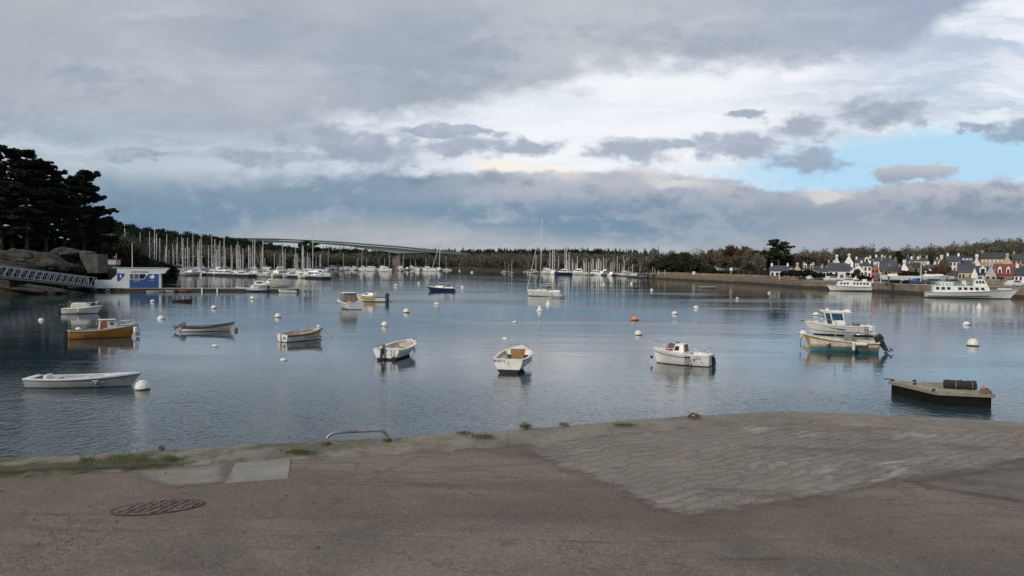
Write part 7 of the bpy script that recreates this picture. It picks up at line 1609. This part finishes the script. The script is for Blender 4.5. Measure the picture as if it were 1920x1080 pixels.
for i, (x0_, x1_, yr, ye, yb, D) in enumerate([(1640, 1656, 482, 490, 503, 320), (1660, 1676, 484, 491, 503, 318), (1695, 1712, 482, 490, 504, 300), (1708, 1726, 486, 494, 506, 285), (1722, 1740, 484, 491, 505, 300), (1712, 1732, 494, 501, 514, 262), (1732, 1752, 496, 503, 515, 255), (1745, 1762, 487, 494, 506, 288), (1753, 1768, 497, 504, 516, 250), (1530, 1548, 488, 495, 506, 345), (1548, 1562, 492, 498, 508, 330), (1626, 1642, 490, 497, 509, 300)]):
    wl = ['white rendered', 'cream rendered', 'grey stone'][i % 3]; loc_ = ['at the far left of the upper row', 'behind the big slate roof', 'left of the narrow cypress', 'just right of the broad cypress', 'beneath the narrow cypress', 'behind the double lamp post', 'right of the double lamp post', 'right of the narrow cypress', 'above the reddish trees', 'above the low slate roof', 'left of the tall narrow gable', 'between the block house and the stone house'][i]
    house(wl+' back street house '+loc_, x0_, x1_, yr, ye, yb, D, wall_=[RW, RC, STW][i % 3], wins=(2, 1), rz=R([0, 18, -15, 8][i % 4]), dep=6)
house('white gable facing the river left of the long white house', 1757, 1773, 482, 493, 508, 268, 'gable', wins=(2, 1), chim=(1,)); house('long white house with dark windows under a slate roof', 1773, 1800, 480, 490.5, 510, 262, wins=(4, 2), door=False); house('white house with skylights in its slate roof', 1802, 1824, 482, 493, 508, 266, skyl=3, wins=(3, 1), chim=()); house('white gable with tall chimney right of the skylights', 1824, 1838, 481, 496, 510, 264, 'gable', chim=(0,), wins=(1, 1))
house('large ochre building with white windows high at the right', 1838, 1882, 474, 485, 505, 285, wall_=RP, wins=(6, 2), wm_=mat('window_white', (.6, .6, .58), .5), chim=(0,), dep=11); house('cream gabled wing of the large building', 1878, 1898, 479, 494, 508, 272, 'gable', RC, wins=(2, 1), chim=(0,)); house('ochre house with slate roof at the upper right edge', 1897, 1930, 476, 488, 506, 280, wall_=RP, wins=(4, 2), chim=(0,))
house('house with slate roof above the cream cottage', 1795, 1828, 495, 508, 525, 226, wall_=STW, chim=(0, 1), wins=(4, 1)); house('cream cottage with two tall windows', 1797, 1823, 508.5, 511, 528, 208, wall_=RC, wins=(4, 1), chim=()); house('low pinkish cottage with patchy slate roof', 1770, 1797, 508, 517, 529, 212, wall_=mat('render_rose', (.40, .29, .22), .85, .12, .4), wins=(4, 1), chim=(1,))
house('white house with bright blue slate roof', 1828, 1858, 500, 515, 533, 203, roof=SLATEB, dorm=1, wins=(4, 1), chim=()); house('white gable at the left end of the blue roofed house', 1821, 1834, 502, 517, 534, 199, 'gable', wins=(1, 1), chim=()); house('pale grey gable between the blue roof and the red roof', 1847, 1869, 498, 517, 535, 197, 'gable', wall_=mat('render_grey', (.42, .41, .38), .85, .1), wins=(2, 2), chim=(0,))
house('stone house with bright red tiled roof and dormers', 1867, 1914, 496, 516, 537, 200, wall_=STW, roof=REDT, dorm=3, wins=(5, 1), chim=(), dep=9); house('white house with dark roof at the right edge of the view', 1902, 1960, 502, 517, 541, 182, wins=(7, 2), chim=(0,), roof=mat('roof_teal_slate', (.035, .05, .06), .7, .2))
q = MB(); G = []
for px in range(1770, 2000, 8): p = P(px, 190+(1870-px)*.08); G.append([(p.x, p.y-.1, 2), (p.x, p.y, 3.5), (p.x, p.y+.4, 3.5), (p.x, p.y+.45, 2)])
q.grid(G); tag(q.build('garden_wall', STW), 'low stone garden wall along the front gardens at the right', 'wall')

# street lamps, sign boards
def lamp(px, ytop, D, lab, double=False, gname=None, board=False):
    p = P(px, D); z = 2.1; h = Zof(px, ytop, D)-z; o = thing('street_lamp' if not board else 'sign_board', lab, 'street lamp' if not board else 'sign', (p.x, p.y, z)); q = MB(); q.tube((0, 0, -.1), (0, 0, h), .10, 8, .06); q.build('pole', WHITEP, o)
    if board: q = MB(); q.box((0, -.08, h-.35), (1.1, .06, 1.1)); q.build('board', WHITEP, o)
    elif double:
        q = MB(); q.box((0, 0, h), (2.0, .12, .1)); q.build('arm', WHITEP, o)
        for s_ in (-1, 1): q = MB(); q.hexa([(s_*1.3-.35, -.16, h-.06), (s_*1.3+.35, -.16, h-.06), (s_*1.3+.35, .16, h-.06), (s_*1.3-.35, .16, h-.06)], [(s_*1.3-.25, -.1, h+.1), (s_*1.3+.25, -.1, h+.1), (s_*1.3+.25, .1, h+.1), (s_*1.3-.25, .1, h+.1)]); q.build('lamp_head', GW, o)
    else: q = MB(); q.lathe([(.05, -.1), (.22, 0), (.24, .12), (.05, .3)], (0, 0, h), 10); q.build('lamp_head', GW, o)
    return o
lamp(1727, 491, 187, 'tall street lamp with two wide arms on the quay', True); lamp(1736, 510, 190, 'single street lamp right of the double armed one'); lamp(1549, 512, 214, 'street lamp just left of the small ferry bow'); lamp(1462, 511, 236, 'street lamp in front of the white promenade cottage'); lamp(1652, 513, 194, 'street lamp on the quay right of the small ferry stern')
lamp(1371, 503, 288, 'square white sign board on a post by the promenade', board=True); lamp(1301, 510, 310, 'small white post sign near the promenade tip', board=True); lamp(1247, 508, 332, 'street lamp at the very tip of the promenade')
for px, hh in ((1224, 500), (1228, 505), (1235, 507)):
    p = P(px, interp(px, DS)+3); q = MB(); q.tube((0, 0, 0), (0, 0, Zof(px, hh, p.y)-2), .12, 6, .08); q.box((0, 0, .1), (.3, .3, .2)); tag(q.build('mooring_post', MAST), 'pale mooring post at the end of the promenade', 'post', 'mooring posts at the promenade end').location = (p.x, p.y, 2.1)
# yacht hulls ashore on the quay
for px, D, L, m_2, lab, rz in ((1742, 189, 9.5, GW, 'long white yacht hull laid up ashore beside the double lamp post', R(4)), (1762, 191, 6.0, GW2, 'short cream boat hull laid up ashore right of the long one', R(176)), (1676, 189, 6.5, GW, 'white boat laid up ashore by the pink house', R(172))):
    p = P(px, D); o = thing('boat_on_stand', lab, 'boat', (p.x, p.y, 3.1), rz); H = Hull(L, 2.4, .9, 1.15, transom=.7, rake=.8, draft=.55, n=14); H.outer([m_2, AFBL], o, .0); H.deck(GW, o, 0, name='deck')
    q = MB()
    for x in (-L*.25, L*.2):
        for s_ in (-1, 1): q.tube((x, s_*1.0, -1.0), (x, s_*.8, .1), .06, 5)
    q.build('stand', GREYD, o)
    ba, tp, f_ = cab_pts(-L*.12, L*.22, 1.4, .9, .95, -L*.10, L*.16, 1.1, .7, 1.4); cabin(o, ba, tp, GW, 'coachroof', .05)
p = P(1661, 186); o = thing('spar', 'long white mast lying slanted on trestles on the quay', 'mast', (p.x, p.y, 2.1)); q = MB(); q.tube((0, 0, 2.1), (4.4, .5, .9), .13, 8, .09); q.build('mast', WHITEP, o); q = MB(); q.box((.8, .1, .9), (.1, .8, 1.8)); q.box((3.8, .4, .45), (.1, .8, .9)); q.build('trestle', GREYD, o)

# ferries
def ferry(lab, px, D, th, L, B, bowpts, stripe, big=True):
    p = P(px, D); o = thing('ferry', lab, 'ferry', (p.x, p.y, 0), th); H = Hull(L, B, 1.15, 2.1 if big else 1.5, transom=.85, rake=1.6 if big else .9, draft=.4, p=2.0)
    H.outer([GW, AFB], o, .15); H.deck(GREYP, o, 0, crown=.05, name='deck'); H.strake(stripe, o, .5, .07, 'hull_stripe', t0=.02, t1=.7); H.strake(BLK, o, .93, .04)
    x0_, x1_ = (-L*.42, L*.20) if big else (-L*.40, L*.30); zc = 1.2; hc = 1.25 if big else 1.2
    ba, tp, f_ = cab_pts(x0_, x1_, B*.82, B*.66, zc-.1, x0_, x1_-.5, B*.80, B*.62, zc+hc); sal = MB(); sal.hexa(ba, tp); sa = bevel(sal.build('saloon', GW, o), .05); n = 9
    for k in ('left', 'right'):
        for i in range(n):
            if i == 3: continue
            u = .05+.90*i/n; pane(o, f_[k], u, u+.062, .42, .82, GLS)
    q = MB()
    if big:
        ba, tp, f_ = cab_pts(L*.02, L*.17, B*.6, B*.5, zc+hc, L*.03, L*.13, B*.52, B*.42, zc+hc+1.35); w_ = MB(); w_.hexa(ba, tp); bevel(w_.build('wheelhouse', GW, o), .05)
        for k in ('left', 'right'):
            for i in range(3): pane(o, f_[k], .12+.27*i, .32+.27*i, .42, .82, GLS)
        pane(o, f_['front'], .08, .92, .4, .82, GLS)
        q = MB(); q.box((-L*.27, 0, zc+hc+.35), (L*.16, B*.5, .7)); bevel(q.build('deck_house', GW, o), .05)
        q = MB(); q.box((-L*.08, 0, zc+hc+.25), (.7, .8, 1.6)); q.build('funnel', GW, o)
        q = MB()
        for y in (-B*.39, B*.39): q.path([(-L*.42, y, zc+hc+.8), (0, y, zc+hc+.8)], .025, 4); q.path([(-L*.42, y, zc+hc+.45), (0, y, zc+hc+.45)], .02, 4)
        for i in range(9):
            for y in (-B*.39, B*.39): q.tube((-L*.42+L*.42*i/8, y, zc+hc), (-L*.42+L*.42*i/8, y, zc+hc+.8), .02, 4)
        q.build('deck_rail', mat('rail_mint', (.42, .52, .48), .5), o)
        for i in range(10): q = MB(); q.box((-L*.38+i*L*.036, 0, zc+hc+.3), (.12, B*.6, .45)); q.build('bench', mat('bench_mint', (.35, .48, .44), .6), o)
        q = MB(); q.box((L*.18, B*.42, .62), (.9, .1, .9)); q.box((-L*.11, B*.49, .62), (L*.14, .10, .8)); q.build('side_door', MINT, o); q = MB(); q.tube((L*.40, B*.16, .55), (L*.40, B*.26, .5), .28, 10); q.build('anchor_pocket', BLK, o)
        q = MB(); q.tube((L*.06, 0, zc+hc+1.3), (L*.04, 0, zc+hc+2.4), .05, 5); q.box((L*.05, 0, zc+hc+1.9), (.6, 1.0, .08)); q.build('mast', WHITEP, o)
        q = MB(); q.box((L*.35, 0, 1.95), (2.4, .9, .25)); bevel(q.build('life_raft', GW, o), .1)
    else:
        ba, tp, f_ = cab_pts(-L*.05, L*.16, B*.55, B*.5, zc+hc, -L*.04, L*.13, B*.5, B*.44, zc+hc+.9); w_ = MB(); w_.hexa(ba, tp); bevel(w_.build('wheelhouse', GW, o), .05)
        for k in ('left', 'right'):
            for i in range(4): pane(o, f_[k], .08+.22*i, .25+.22*i, .3, .85, GLS)
        pane(o, f_['front'], .08, .92, .3, .85, GLS)
        q = MB(); q.box((L*.06, 0, zc+hc+1.35), (L*.12, B*.4, .10)); q.build('sun_roof', GW, o); q = MB(); q.tube((L*.03, 0, zc+hc+.9), (-L*.02, 0, zc+hc+2.9), .07, 6); q.build('mast', WHITEP, o)
        q = MB(); q.box((-L*.28, 0, zc+hc+.25), (.9, 1.0, .7)); q.build('deck_locker', GW, o); q = MB(); q.tube((-L*.10, .5, zc+hc), (-L*.10, .5, zc+hc+1.6), .04, 5); q.tube((-L*.45, 0, zc), (-L*.45, 0, zc+2.0), .05, 5); q.build('pole', WHITEP, o)
        q = MB(); q.tube((-L*.44, .5, zc+hc*.8), (-L*.44, .5, zc+hc*.8+.5), .22, 10); q.build('life_raft', GW, o)
    return o
ferry('long white ferry with mint green trim and raised wheelhouse, right end of the quay', 1822, 160, R(-22), 16.6, 4.4, None, mat('stripe_dark_green', (.05, .10, .09), .5), True)
ferry('shorter white ferry with a slanted mast moored at the middle of the quay', 1596, 199, R(168), 11.3, 3.6, None, MINT, False)
# small details of the river: a low dark boat near the promenade
simple_boat(1328, 540, 5, 1.6, R(3), 'low dark rowing boat far out near the promenade', GREYD, False, False, 'rowing_boat', fs=.3, fb=.35)
